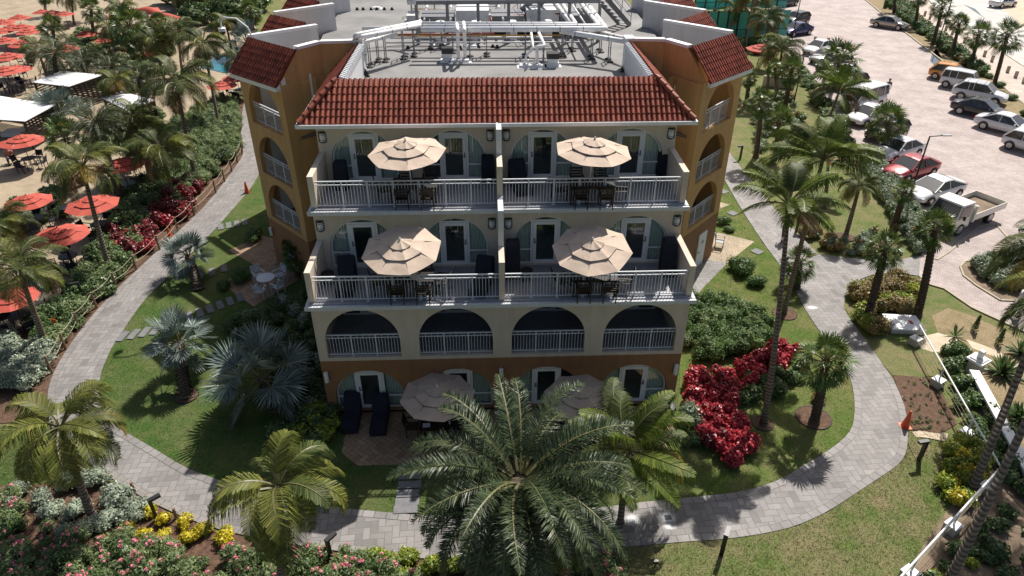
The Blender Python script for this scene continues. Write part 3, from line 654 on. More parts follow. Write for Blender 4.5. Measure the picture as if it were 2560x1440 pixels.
# ---------------------------------------------------------------- tiled roofs
def tile_slope(e0, e1, r0, r1, parent, tw=0.2, rows=6, name='roof', amp=0.07, off=0.0):
    """barrel tiles between eave e0-e1 and ridge r0-r1"""
    e0, e1, r0, r1 = map(V, (e0, e1, r0, r1)); ex = (e1 - e0).normalized()
    upv = (r0 - e0) - ex * (r0 - e0).dot(ex); L = upv.length; s = upv.normalized(); n = ex.cross(s)
    if n.z < 0: n = -n
    W_ = (e1 - e0).length; xl1 = (r0 - e0).dot(ex); xr1 = (r1 - e0).dot(ex)
    rl = L / rows; mb = MB(); lo = min(0, xl1); hi = max(W_, xr1); nc = int(math.ceil((hi - lo) / tw)) + 1
    for k in range(rows):
        for c in range(nc):
            xc = lo + c * tw + off
            sa, sb = k * rl - 0.02, (k + 1) * rl + 0.03
            def lim(sv): t = min(1, max(0, sv / L)); return xl1 * t, W_ + (xr1 - W_) * t
            la, ra = lim(sa); lb, rb = lim(sb)
            if xc + tw < min(la, lb) or xc > max(ra, rb): continue
            vs = []
            js = 9
            for (sv, lft, (l_, r_)) in ((sa, 0.045, (la, ra)), (sb, 0.012, (lb, rb))):
                for j in range(js):
                    t = j / (js - 1); x = xc + t * tw
                    prof = amp * (math.sqrt(max(0, 1 - ((t - 0.36) / 0.36) ** 2)) if t < 0.72 else -0.25 * sin(pi * (t - 0.72) / 0.28))
                    wob = 0.004 * sin(c * 3.1 + k * 1.7)
                    x = min(max(x, l_), r_); vs.append(e0 + ex * x + s * sv + n * (prof + lft + wob))
            if (vs[js - 1] - vs[0]).length < 0.01 and (vs[2 * js - 1] - vs[js]).length < 0.01: continue
            # front lip
            for j in range(js): vs.append(vs[j] - n * 0.03)
            fs = [(j, j + 1, js + j + 1, js + j) for j in range(js - 1)] + [(2 * js + j, 2 * js + j + 1, j + 1, j) for j in range(js - 1)]
            mb.add(vs, fs)
    o = mb.build(name, M['tile'], parent)
    u = MB(); u.add([e0, e1, r1, r0, e0 - n * 0.06, e1 - n * 0.06, r1 - n * 0.06, r0 - n * 0.06], [(0, 1, 2, 3), (7, 6, 5, 4), (0, 4, 5, 1), (3, 2, 6, 7), (1, 5, 6, 2), (0, 3, 7, 4)]); u.build('roof_underlay', M['tileunder'], o)
    return o, n
def caps(a, b, parent, r=0.11, L=0.36):
    a, b = V(a), V(b); d = b - a; n = int(d.length / L); e = d.normalized(); mb = MB(); sd = e.cross(V((0, 0, 1))).normalized(); u2 = sd.cross(e)
    for i in range(n + 1):
        p = a + e * (i * L); q = p + e * (L + 0.04)
        if i == n: q = b
        vs = []
        for (c, rr, lift) in ((p, r * 1.18, 0.03), (q, r * 0.95, 0.0)):
            for j in range(9):
                t = pi * j / 8; vs.append(c + sd * cos(t) * rr + u2 * (sin(t) * rr + lift))
        for j in range(9):
            t = pi * j / 8; vs.append(p + sd * cos(t) * r * 0.95 + u2 * (sin(t) * r * 0.95 + 0.03))
        mb.add(vs, [(j, j + 1, 9 + j + 1, 9 + j) for j in range(8)] + [(18 + j, 18 + j + 1, j + 1, j) for j in range(8)])
    mb.build('ridge_caps', M['tile'], parent)
EX, EY = 7.62, 4.38; RX, RY = 6.27, 5.83; ZE = 10.80; YB2 = 11.75
ro, _ = tile_slope((-EX, EY, ZE), (EX, EY, ZE), (-RX, RY, ZR), (RX, RY, ZR), hotel)
tile_slope((-EX, YB2, ZE), (-EX, EY, ZE), (-RX, YB2, ZR), (-RX, RY, ZR), hotel)
tile_slope((EX, EY, ZE), (EX, YB2, ZE), (RX, RY, ZR), (RX, YB2, ZR), hotel)
caps((-EX, EY, ZE + 0.05), (-RX, RY, ZR + 0.06), hotel); caps((EX, EY, ZE + 0.05), (RX, RY, ZR + 0.06), hotel)
mb = MB()  # white parapet back with scalloped tile ends
for s in (-1, 1):
    x = s * (RX - 0.09); mb.box(x - 0.06, RY + 0.1, ZD + 0.03, x + 0.06, YB2 - 0.15, ZR - 0.05)
    k = int((YB2 - RY - 0.4) / 0.235)
    for i in range(k):
        y = RY + 0.25 + i * 0.235; mb.tube([(x + s * 0.04, y, ZR + 0.03), (x - s * 0.10, y, ZR - 0.01), (x - s * 0.13, y, ZR - 0.16)], 0.075, 6)
mb.box(-RX + 0.16, RY + 0.05, ZD + 0.03, RX - 0.16, RY + 0.17, ZR - 0.03)
part(mb, 'parapet_back', M['whitewall'])
mb = MB()  # eave gutters and soffit
mb.box(-EX - 0.06, EY - 0.16, ZE - 0.11, EX + 0.06, EY - 0.005, ZE - 0.08); mb.box(-EX - 0.06, EY - 0.19, ZE - 0.11, EX + 0.06, EY - 0.162, ZE + 0.03); mb.box(-EX - 0.03, EY + 0.0, ZE - 0.11, EX + 0.03, EY + 0.03, ZE + 0.0)
for s in (-1, 1): mb.box(s * (EX + 0.09) - 0.03, EY - 0.19, ZE - 0.11, s * (EX + 0.09) + 0.03, 8.0, ZE + 0.03)
part(mb, 'eave_gutter', M['white'])
mb = MB(); mb.box(-EX + 0.01, EY + 0.035, ZD - 0.0, EX - 0.01, YB2 - 0.1, ZD + 0.02); part(mb, 'soffit', M['whitewall'])
# roof deck
mb = MB()
dk = [(-6.2, 5.9), (6.2, 5.9), (6.3, 11.8), (8.0, 11.8), (9.2, 16.2), (9.2, 20.0), (10.0, 60), (-10.2, 60), (-9.6, 20.0), (-9.3, 16.2), (-8.0, 11.8), (-6.3, 11.8)]
mb.prism(dk, ZD - 0.35, ZD + 0.03); part(mb, 'roof_deck', M['deckroof'])
mb = MB(); mb.prism([(-9, 16.4), (9, 16.4), (9.8, 60), (-10, 60)], 0, ZD - 0.36); part(mb, 'rear_block', M['orange'])

# ---------------------------------------------------------------- towers
def tower(sx, A, O, B, label_door):
    A, O, B = V((*A, 0)), V((*O, 0)), V((*B, 0))
    ux = (O - A).normalized(); W_ = (O - A).length
    n = V((ux.y, -ux.x, 0));
    if n.dot(V((sx, -1, 0))) < 0: n = -n
    th = 0.3
    c = W_ * 0.50; r = 1.5
    def at(x, d, z): return A + ux * x - n * d + V((0, 0, z))
    mb = MB(); ops = [] if sx > 0 else [(c + 0.25, 0.85, 0.12, 1.15)]
    if sx > 0: arch_wall(mb, A, ux, n, W_, 0, 2.775, th, [])
    else: arch_wall(mb, A, ux, n, W_, 0, 2.775, th, ops)
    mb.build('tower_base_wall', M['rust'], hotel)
    mb = MB()
    for z0, z1, zb in ((2.775, Z2 - 0.1, Z1 - 0.02), (Z2 - 0.1, Z3 - 0.1, Z2), (Z3 - 0.1, 10.72, Z3)):
        arch_wall(mb, A + V((0, 0, z0)), ux, n, W_, z0, z1, th, [(c, r, zb, zb + 0.72)])
    mb.build('tower_wall', M['orange'], hotel)
    for zb in (Z1 - 0.02, Z2, Z3):
        railing(at(c - r + 0.02, 0.2, zb), at(c + r - 0.02, 0.2, zb), posts=2, ends=False, h=1.0, parent=hotel)
        f = MB(); f.para(at(0.05, th + 0.001, zb - 0.16), ux * (W_ - 0.1), -n * 1.6, (0, 0, 0.15)); f.build('loggia_floor', M['room'], hotel)
        f = MB(); f.para(at(0.02, 1.7, zb), ux * (W_ - 0.04), -n * 0.1, (0, 0, 2.5)); f.build('loggia_back_wall', M['orange'], hotel)
        d = MB(); x0 = 0.35
        for xx in (x0, x0 + 0.9): d.para(at(xx, 1.65, zb), ux * 0.08, n * 0.05, (0, 0, 2.1))
        d.para(at(x0 + 0.08, 1.65, zb + 2.02), ux * 0.82, n * 0.05, (0, 0, 0.08)); dd = d.build('loggia_door', M['white'], hotel)
        g = MB(); g.para(at(x0 + 0.08, 1.65, zb + 0.02), ux * 0.82, n * 0.01, (0, 0, 2.0)); g.build('pane', M['dark'], dd)
    mb = MB()  # side faces and cap walls
    dsd = (B - A).normalized(); Lb = (B - A).length
    nn = V((-dsd.y, dsd.x, 0));
    if nn.dot(V((-sx, 0, 0))) < 0: nn = -nn
    for z0, z1, off in ((2.775, ZR - 0.15, 0.0),):
        mb.para(A + dsd * 0.0 + V((0, 0, z0)) - n * th, dsd * (Lb - th), -nn * 0.25, (0, 0, ZE - 0.1 - z0))
    # gable piece following the shed roof slope
    run = 1.31
    P0 = A + V((0, 0, ZE - 0.1)); 
    inn = -n
    def sd(d, z): return A + dsd * d + V((0, 0, z))
    mb.add([sd(0.0, ZE - 0.1), sd(Lb, ZE - 0.1), sd(Lb, ZR - 0.02), sd(run - 0.1, ZR - 0.02), sd(0, ZE + 0.12)], [(0, 1, 2, 3, 4)])
    mb.add([q - nn * 0.25 for q in (sd(0.0, ZE - 0.1), sd(Lb, ZE - 0.1), sd(Lb, ZR - 0.02), sd(run - 0.1, ZR - 0.02), sd(0, ZE + 0.12))], [(4, 3, 2, 1, 0)])
    Pp = V((sx * 6.42, 11.9, 0))
    d2 = (Pp - B); mb.para(B + V((0, 0, 2.775)), d2, (0, 0.25, 0), (0, 0, ZR - 2.8))
    ow = O + (-n) * 2.6
    mb.para(O - n * th + V((0, 0, 2.775)), -n * 5.2, -ux * 0.25, (0, 0, ZE - 2.9))
    mb.build('tower_side_wall', M['orange'], hotel)
    mb = MB()
    mb.para(A - n * th, dsd * (Lb - th), -nn * 0.24, (0, 0, 2.77)); mb.para(B, d2, (0, 0.24, 0), (0, 0, 2.77)); mb.para(O - n * th, -n * 5.2, -ux * 0.24, (0, 0, 2.77))
    mb.build('tower_base_side', M['rust'], hotel)
    mb = MB()  # white copings
    st = A + dsd * (run - 0.05)
    mb.para(st + V((0, 0, ZR - 0.02)) + nn * 0.04, B - st, -nn * 0.33, (0, 0, 0.13)); mb.para(B + V((0, -0.045, ZR - 0.015)), V((Pp.x - B.x - sx * 0.0, 0.0, 0)) + V((0, Pp.y - B.y, 0)), (0, 0.33, 0), (0, 0, 0.125))
    mb.box(min(sx * 6.5, sx * 6.17), 11.75, ZD + 0.03, max(sx * 6.5, sx * 6.17), 12.35, ZR + 0.04)
    mb.box(min(sx * 6.56, sx * 6.11), 11.70, ZR + 0.041, max(sx * 6.56, sx * 6.11), 12.4, ZR + 0.15)
    mb.build('coping', M['white'], hotel)
    mb = MB()  # inner white parapet faces
    q = st - nn * 0.26; mb.para(q + V((0, 0, ZD + 0.03)), B - st, -nn * 0.05, (0, 0, ZR - ZD - 0.06)); mb.build('parapet_back', M['whitewall'], hotel)
    # shed roof of this bay + two further bays behind
    def shed(A_, O_):
        if sx < 0: q = ((690, 220), (574, 182), (738, 127), (622, 95))
        else: q = ((1776, 210), (1881, 170), (1729, 118), (1835, 86))
        e0, e1 = U(*q[0], ZE - 0.12), U(*q[1], ZE - 0.12); r0, r1 = U(*q[2], ZR + 0.02), U(*q[3], ZR + 0.02)
        if sx > 0: tile_slope(e0, e1, r0, r1, hotel, name='tower_roof', tw=0.19)
        else: tile_slope(e1, e0, r1, r0, hotel, name='tower_roof', tw=0.19)
        f = MB(); f.para(e0 - V((0, 0, 0.20)), e1 - e0, n * 0.03, (0, 0, 0.19)); f.para(e0 - V((0, 0, 0.2)), e1 - e0, -n * 0.45, (0, 0, 0.02))
        f.add([e0 - V((0, 0, 0.2)), e0 + V((0, 0, -0.03)), e0 - n * 0.5 + V((0, 0, 0.40)), e0 - n * 0.5 - V((0, 0, 0.2))], [(0, 1, 2, 3)])
        f.build('fascia', M['white'], hotel)
        b_ = MB(); b_.para(r0 - n * 0.02 - V((0, 0, ZR - ZD)) + (r1 - r0) * 0.1, (r1 - r0) * 0.85, -n * 0.12, (0, 0, ZR - ZD - 0.02)); b_.build('parapet_back', M['whitewall'], hotel)
    shed(A, O)
    def finwall(a, b):
        a = V((*a, 0)); b = V((*b, 0)); d = (b - a).normalized(); s_ = V((-d.y, d.x, 0))
        f = MB(); f.para(a - s_ * 0.1 + V((0, 0, 0.2)), b - a, s_ * 0.2, (0, 0, ZR - 0.2)); f.build('parapet_wall', M['whitewall'], hotel)
        f = MB(); f.para(a - s_ * 0.14 + V((0, 0, ZR + 0.001)) - d * 0.03, b - a + d * 0.06, s_ * 0.28, (0, 0, 0.13)); f.build('coping', M['white'], hotel)
    return ux, n, shed, finwall
ux, n, shedL, finL = tower(-1, (-9.62, 9.72), (-12.40, 12.72), (-8.05, 11.75), None)
_, _, shedR, finR = tower(1, (9.40, 9.42), (12.30, 12.55), (8.0, 11.75), None)
def at2(u, v, z): p = U(u, v, z); return (p.x, p.y)
# fin walls between bays, and the sheds behind them
finL(at2(622, 88, ZR + .1), at2(790, 62, ZR + .1)); finL(at2(686, 30, ZR + .1), at2(832, 9, ZR + .1)); finL(at2(738, -14, ZR + .1), at2(868, -32, ZR + .1))
finR(at2(1829, 78, ZR + .1), at2(1662, 50, ZR + .1)); finR(at2(1762, 25, ZR + .1), at2(1613, 2, ZR + .1)); finR(at2(1715, -20, ZR + .1), at2(1585, -38, ZR + .1))
for rr, shed_, (r0, r1) in ((0, shedL, ((766, 58), (677, 38))), (0, shedL, ((800, 5), (728, -12))), (0, shedR, ((1690, 55), (1765, 30))), (0, shedR, ((1645, 5), (1722, -12)))):
    R0 = U(*r0, ZR); R1 = U(*r1, ZR); sx = -1 if shed_ is shedL else 1
    uxx = (R1 - R0); uxx.z = 0; uxx.normalize(); nn_ = V((uxx.y, -uxx.x, 0));
    if nn_.dot(V((sx, -1, 0))) < 0: nn_ = -nn_
    A_ = V((R1.x, R1.y, 0)) - uxx * 3.0; E0 = A_ + nn_ * 1.44 + V((0, 0, ZE - 0.12)); E1 = V((R1.x, R1.y, 0)) + nn_ * 1.44 + V((0, 0, ZE - 0.12))
    r_0 = A_ + V((0, 0, ZR)); r_1 = V((R1.x, R1.y, ZR))
    if sx > 0: tile_slope(E0, E1, r_0, r_1, hotel, name='tower_roof', tw=0.19)
    else: tile_slope(E1, E0, r_1, r_0, hotel, name='tower_roof', tw=0.19)
    f = MB(); f.para(A_ + nn_ * 1.0, V((R1.x, R1.y, 0)) - A_ - uxx * 0.3, -nn_ * 3.5, (0, 0, ZE - 0.3)); f.build('tower_wall', M['orange'], hotel)
# service door on the right tower, ground floor window on the left tower
Ar, Or = V((9.40, 9.42, 0)), V((12.30, 12.55, 0)); uxr = (Or - Ar).normalized(); nr = V((uxr.y, -uxr.x, 0))
d = MB(); d.para(Ar + uxr * 2.2 + nr * 0.003, uxr * 0.9, nr * 0.05, (0, 0, 2.1)); do = d.build('service_door', M['white'], hotel)
h = MB(); h.para(Ar + uxr * 2.27 + nr * 0.054 + V((0, 0, 0.98)), uxr * 0.12, nr * 0.05, (0, 0, 0.04)); h.build('handle', M['steel'], do)
h = MB(); h.para(Ar + uxr * 2.57 + nr * 0.054 + V((0, 0, 1.45)), uxr * 0.2, nr * 0.01, (0, 0, 0.16)); h.build('door_sign', M['steel'], do)
Al, Ol = V((-9.62, 9.72, 0)), V((-12.40, 12.72, 0)); uxl = (Ol - Al).normalized(); nl = V((-uxl.y, uxl.x, 0))
if nl.dot(V((-1, -1, 0))) < 0: nl = -nl
wdw = MB(); c0 = Al + uxl * 2.27 - nl * 0.34
for x in (-0.84, -0.03, 0.78): wdw.para(c0 + uxl * x + V((0, 0, 0.12)), uxl * 0.06, nl * 0.05, (0, 0, 1.85 if abs(x) < 0.1 else 1.1))
for z in (0.12, 0.7): wdw.para(c0 - uxl * 0.78 + V((0, 0, z)), uxl * 1.56, nl * 0.04, (0, 0, 0.05))
wo_ = wdw.build('window', M['white'], hotel)
g = MB(); g.para(c0 - uxl * 0.84 - nl * 0.03 + V((0, 0, 0.1)), uxl * 1.7, nl * 0.01, (0, 0, 1.95)); g.build('pane', M['glass'], wo_)
# drain pipe in the left notch, tube lamps on tower
mb = MB(); mb.tube([(-8.55, 11.0, 10.9), (-8.55, 11.0, 6.0)], 0.06, 8); part(mb, 'drain_pipe', M['white'])
p = Ol - uxl * 0.25 + nl * 0.1; mb = MB(); mb.lathe([(0.075, -0.24), (0.085, -0.2), (0.085, 0.22), (0.06, 0.25)], 12, (p.x, p.y, 2.0)); part(mb, 'wall_lamp', M['white'])
# camera on curved arm at the left fin wall
cw = U(628, 88, ZR + .12); mb = MB(); mb.tube([cw, cw + V((-0.1, 0, 0.35)), cw + V((-0.55, 0, 0.75)), cw + V((-1.1, 0, 0.8)), cw + V((-1.3, 0, 0.6)), cw + V((-1.3, 0, 0.35))], 0.045, 8)
o = mb.build('dome_camera', M['white'], None); tag(o, 'white dome camera on a curved arm above the left red tiled roof corner', 'security camera')
mb = MB(); mb.lathe([(0.05, 0.05), (0.17, 0.0), (0.17, -0.14)], 12, cw + V((-1.3, 0, 0.33))); mb.build('housing', M['white'], o)
mb = MB(); mb.lathe([(0.14, -0.14), (0.12, -0.24), (0.03, -0.3)], 12, cw + V((-1.3, 0, 0.33))); mb.build('lens_dome', M['black'], o)
# ================================================================ palms
UPV = V((0, 0, 1))
def pinnate(mb, base, az, el, L, droop, ll, n, w_, r, hang=0.5, vee=0.0, mi=0, curl=0.0, start=0.18, plume=False):
    """one feather frond: drooping rachis with leaflets on both sides"""
    d = V((cos(az) * cos(el), sin(az) * cos(el), sin(el))); side0 = V((-sin(az), cos(az), 0))
    p = V(base); N = 12; pts = [p.copy()]; dirs = [d.copy()]
    for i in range(N):
        a = droop * (0.4 + 1.2 * i / N) / N
        ax = d.cross(UPV);
        if ax.length < 1e-3: ax = side0.copy()
        ax.normalize(); d = (Matrix.Rotation(-a, 3, ax) @ d); d = (Matrix.Rotation(curl / N, 3, UPV) @ d).normalized()
        p = p + d * (L / N); pts.append(p.copy()); dirs.append(d.copy())
    mb.tube(pts, [0.035 * (1 - 0.8 * i / N) + 0.004 for i in range(N + 1)], 3, 1, False)
    for i in range(n):
        t = start + (1 - start) * (i + 0.5) / n; k = min(N - 1, int(t * N)); fr = t * N - k
        q = pts[k].lerp(pts[k + 1], fr); dd = dirs[k].lerp(dirs[k + 1], fr).normalized()
        sd = dd.cross(UPV)
        if sd.length < 0.05: sd = side0
        sd = sd.normalized(); nn = sd.cross(dd).normalized()
        prof = sin(pi * min(1, (t - start + 0.12) / (1 - start + 0.12)) ** 0.8) ** 0.6 * 0.85 + 0.15
        for s in (-1, 1):
            l_ = ll * prof * r.uniform(0.85, 1.1)
            out = (sd * s * 0.85 + dd * (0.45 + 0.35 * t) + nn * ((r.choice((-0.15, 0.35, 0.9)) if plume else vee) + r.uniform(-0.12, 0.12))).normalized()
            m_ = q + out * l_ * 0.5; dn = (out - UPV * hang * r.uniform(0.6, 1.3)).normalized(); e = m_ + dn * l_ * 0.5
            wv = dd * w_ * 0.5
            mb.add([q - wv * 0.6, q + wv * 0.6, m_ + wv, m_ - wv, e], [(0, 1, 2, 3), (3, 2, 4)], mi)
def fan(mb, base, az, el, Lp, R_, r, nseg=30, span=2.2, droop=0.5, w_=0.05, mi=0, fold=0.25):
    """one palmate leaf: petiole and a fan of pleated blades"""
    d = V((cos(az) * cos(el), sin(az) * cos(el), sin(el))); b = V(base)
    m1 = b + d * Lp * 0.5; d2 = (d - UPV * 0.25).normalized(); h = m1 + d2 * Lp * 0.5
    mb.tube([b, m1, h], [0.03, 0.022, 0.014], 3, 1, False)
    sd = d2.cross(UPV).normalized(); nn = sd.cross(d2).normalized()
    tw = r.uniform(-0.9, 0.9); sd, nn = sd * cos(tw) + nn * sin(tw), nn * cos(tw) - sd * sin(tw)
    for i in range(nseg):
        a = (i / (nseg - 1) - 0.5) * 2 * span * 0.98 / 1.0
        a = max(-span, min(span, a))
        o_ = (d2 * cos(a) + sd * sin(a) + nn * fold * (abs(a) / span)).normalized()
        l_ = R_ * (0.78 + 0.22 * cos(a * 0.8)) * r.uniform(0.9, 1.05)
        c = o_.cross(nn).normalized(); m_ = h + o_ * l_ * 0.55 + nn * 0.02 * (1 if i % 2 else -1)
        e = m_ + (o_ - UPV * droop * r.uniform(0.5, 1.3)).normalized() * l_ * 0.45
        wm = 2 * l_ * 0.55 * math.tan(span / nseg) * 0.62
        mb.add([h, m_ + c * wm, e, m_ - c * wm], [(0, 1, 2, 3)], mi)
def crown_coco(seed, n=20, L=2.6, ll=0.75, mat='coco', droop=1.5, nl=64, top=1.2, spread=1.0):
    r = random.Random(seed); mb = MB()
    for i in range(n):
        t = i / (n - 1); el = top - t * 1.5 * spread + r.uniform(-0.3, 0.25); az = i * 2.399 + r.uniform(-0.5, 0.5)
        pinnate(mb, (0.06 * cos(az), 0.06 * sin(az), 0.05 - 0.15 * t), az, el, L * r.uniform(0.8, 1.08) * (0.8 + 0.2 * sin(pi * t)), droop * r.uniform(0.75, 1.25), ll * r.uniform(.85, 1.15), nl, 0.031, r, mi=(2 if t > 0.86 and r.random() < 0.6 else 4 if t > .4 and r.random() < (0.04 if mat == 'coco' else 0.12) else 3 if r.random() < 0.3 else 0), hang=r.uniform(0.9, 1.9), curl=r.uniform(-0.9, 0.9), vee=r.uniform(-.15, .1))
    return mb, [M[mat], M['frondstem'], M['dead'], M['cocoy' if mat == 'coco' else 'coco'], M['golden']]
def crown_date(seed, n=60, L=2.6, ll=0.42, droop=1.0, nl=70, mat='date'):
    r = random.Random(seed); mb = MB()
    for i in range(n):
        t = i / (n - 1); el = 1.0 - t * 1.8 + r.uniform(-0.15, 0.15); az = i * 2.399 + r.uniform(-0.15, 0.15)
        pinnate(mb, (0.18 * cos(az), 0.18 * sin(az), 0.1 - 0.3 * t), az, el, L * r.uniform(0.85, 1.05), droop * r.uniform(0.8, 1.3), ll, nl, 0.024, r, hang=0.15, vee=0.5, start=0.12, curl=r.uniform(-0.5, 0.5), plume=True)
    return mb, [M[mat], M['frondstem']]
def crown_fan(seed, n=30, Lp=0.65, R_=0.62, droop=0.6, mat='sabal', nseg=22, span=1.9, fold=0.25, low=-0.9):
    r = random.Random(seed); mb = MB()
    for i in range(n):
        t = i / (n - 1); el = 1.35 - t * (1.35 - low) + r.uniform(-0.15, 0.15); az = i * 2.399 + r.uniform(-0.3, 0.3)
        fan(mb, (0.05 * cos(az), 0.05 * sin(az), 0.1 - 0.25 * t), az, el, Lp * r.uniform(0.8, 1.15), R_ * r.uniform(0.85, 1.1), r, nseg, span, droop * (0.6 + 0.7 * t), mi=0, fold=fold)
    return mb, [M[mat], M['frondstem']]
CROWN = {}
def crown_mesh(key):
    if key in CROWN: return CROWN[key]
    k, s = key
    if k == 'coco': mb, mats = crown_coco(s, 24, 2.65, 0.85, droop=1.8)
    elif k == 'cocoy': mb, mats = crown_coco(s, 25, 2.6, 0.85, 'cocoy', 2.1, 64, 1.15, 1.15)
    elif k == 'cocog': mb, mats = crown_coco(s, 21, 2.6, 0.8, 'cocog', 1.1, 80, 1.3, 0.9)
    elif k == 'big': mb, mats = crown_date(s, 84, 2.6, 0.36, 1.25, 112)
    elif k == 'date': mb, mats = crown_date(s, 44, 2.4, 0.38, 1.2, 64)
    elif k == 'sabal': mb, mats = crown_fan(s, 34)
    elif k == 'bism': mb, mats = crown_fan(s, 21, 0.85, 0.92, 0.18, 'bism', 34, 2.0, 0.3, -0.5)
    o = mb.build('crown', mats); CROWN[key] = o.data; bpy.data.objects.remove(o); return CROWN[key]
def palm(kind, crown_px, base_px, h, label, sc=1.0, seed=0, tr=None, name=None, group=None, az=0.0, lean=None):
    """palm whose crown centre stands at height h; base_px None = trunk foot right below"""
    top = U(crown_px[0], crown_px[1], h)
    base = U(*base_px) if base_px else V((top.x, top.y, 0))
    if lean: base = V((top.x + lean[0], top.y + lean[1], 0))
    nm = name or {'coco': 'coconut_palm', 'cocoy': 'coconut_palm', 'cocog': 'coconut_palm', 'big': 'date_palm', 'date': 'date_palm', 'sabal': 'cabbage_palm', 'bism': 'silver_fan_palm'}[kind]
    t = thing(nm, label, 'palm tree', base, 0, group)
    c = bpy.data.objects.new('crown', crown_mesh((kind, seed))); COL.objects.link(c); c.parent = t
    loc = top - base; c.location = loc; c.rotation_euler = (rnd.uniform(-0.08, 0.08), rnd.uniform(-0.08, 0.08), az); c.scale = (sc,) * 3
    r0, r1 = tr or {'coco': (0.15, 0.085), 'cocoy': (0.15, 0.085), 'cocog': (0.13, 0.08), 'big': (0.36, 0.26), 'date': (0.24, 0.19), 'sabal': (0.19, 0.15), 'bism': (0.26, 0.2)}[kind]
    mb = MB(); N = 14; pts = []; rs = []
    for i in range(N + 1):
        s = i / N; q = V((loc.x * s ** 1.35, loc.y * s ** 1.35, loc.z * s)); pts.append(q)
        rs.append((r0 * 1.35 if i == 0 else r0 + (r1 - r0) * s) * rnd.uniform(0.96, 1.04))
    mb.tube(pts, rs, 10)
    bark = 'cbark' if kind.startswith('coco') else 'sbark'
    if kind in ('sabal', 'date', 'big', 'bism'):
        k = int(loc.z / 0.085)
        for i in range(k):
            s = (i + 0.5) / k; q = V((loc.x * s ** 1.35, loc.y * s ** 1.35, loc.z * s)); rr = r0 + (r1 - r0) * s
            for j in range(6):
                a = j * pi / 3 + i * 0.52; o_ = V((cos(a), sin(a), 0)); tg = V((-sin(a), cos(a), 0)) * rr * 0.34
                p0 = q + o_ * rr * 0.9; mb.add([p0 - tg - UPV * 0.03, p0 + tg - UPV * 0.03, q + o_ * (rr * 1.28) + UPV * 0.09], [(0, 1, 2)])
                mb.add([p0 - tg + UPV * 0.05, p0 + tg + UPV * 0.05, q + o_ * (rr * 1.28) + UPV * 0.09], [(0, 1, 2)])
    mb.build('trunk', M[bark], t, smooth=kind.startswith('coco'))
    return t
GP = 'palms around the hotel garden'
# foreground
palm('big', (1298, 1200), (1295, 1500), 4.6, 'huge date palm with a dense grey green crown in front of the building', 1.36, 1)
palm('cocoy', (150, 1065), (235, 1300), 4.0, 'leaning coconut palm with yellowing fronds beside the silver bushes', 0.98, 1, az=0.4)
palm('cocoy', (695, 1215), (712, 1500), 4.4, 'coconut palm with ringed trunk among pink flowers below the left lawn', 0.98, 2, az=1.1)
palm('cocog', (1570, 1120), (1550, 1310), 2.7, 'young bright green coconut palm right behind the huge date palm', 1.02, 1, az=2.2)
# tall pair on the right
palm('cocog', (1972, 505), (1908, 1060), 8.7, 'tall thin coconut palm rooted in a mulch ring beside the crimson hedge', 0.94, 3, az=0.8)
palm('cocog', (2058, 395), (1958, 785), 8.6, 'tall coconut palm leaning right, rooted in the mulch ring by the right path', 1.05, 3, az=2.0)
palm('coco', (2150, 462), (2113, 593), 3.3, 'slender coconut palm alone in a mulch ring on the right lawn triangle', 0.62, 4, az=0.2)
palm('cocog', (2100, 225), (2053, 353), 3.6, 'bright green coconut palm in front of the white van', 1.15, 2, az=0.9)
palm('cocog', (2072, 375), (2060, 520), 3.0, 'fresh green young coconut palm behind the tall leaning pair', 0.82, 3, az=1.9)
palm('sabal', (2065, 905), (2035, 1055), 3.1, 'cabbage palm with yellow tinted fan leaves inside the bend of the right path', 1.0, 1)
palm('sabal', (2213, 625), (2165, 805), 3.5, 'cabbage palm with boot covered trunk rising from the bronze shrubs', 0.84, 2)
palm('sabal', (2336, 575), (2292, 790), 4.2, 'cabbage palm with boot covered trunk in front of the truck cab', 0.85, 3)
palm('sabal', (2262, 480), (2234, 567), 2.4, 'small cabbage palm in the hedge beside the white fastback', 0.66, 1)
palm('sabal', (1998, 660), (1990, 722), 1.4, 'low fan palm on the lawn edge behind the twin coconut trunks', 0.85, 2)
palm('sabal', (2218, 308), (2222, 372), 2.3, 'round headed fan palm hiding a dark car by the clipped hedge', 1.3, 3)
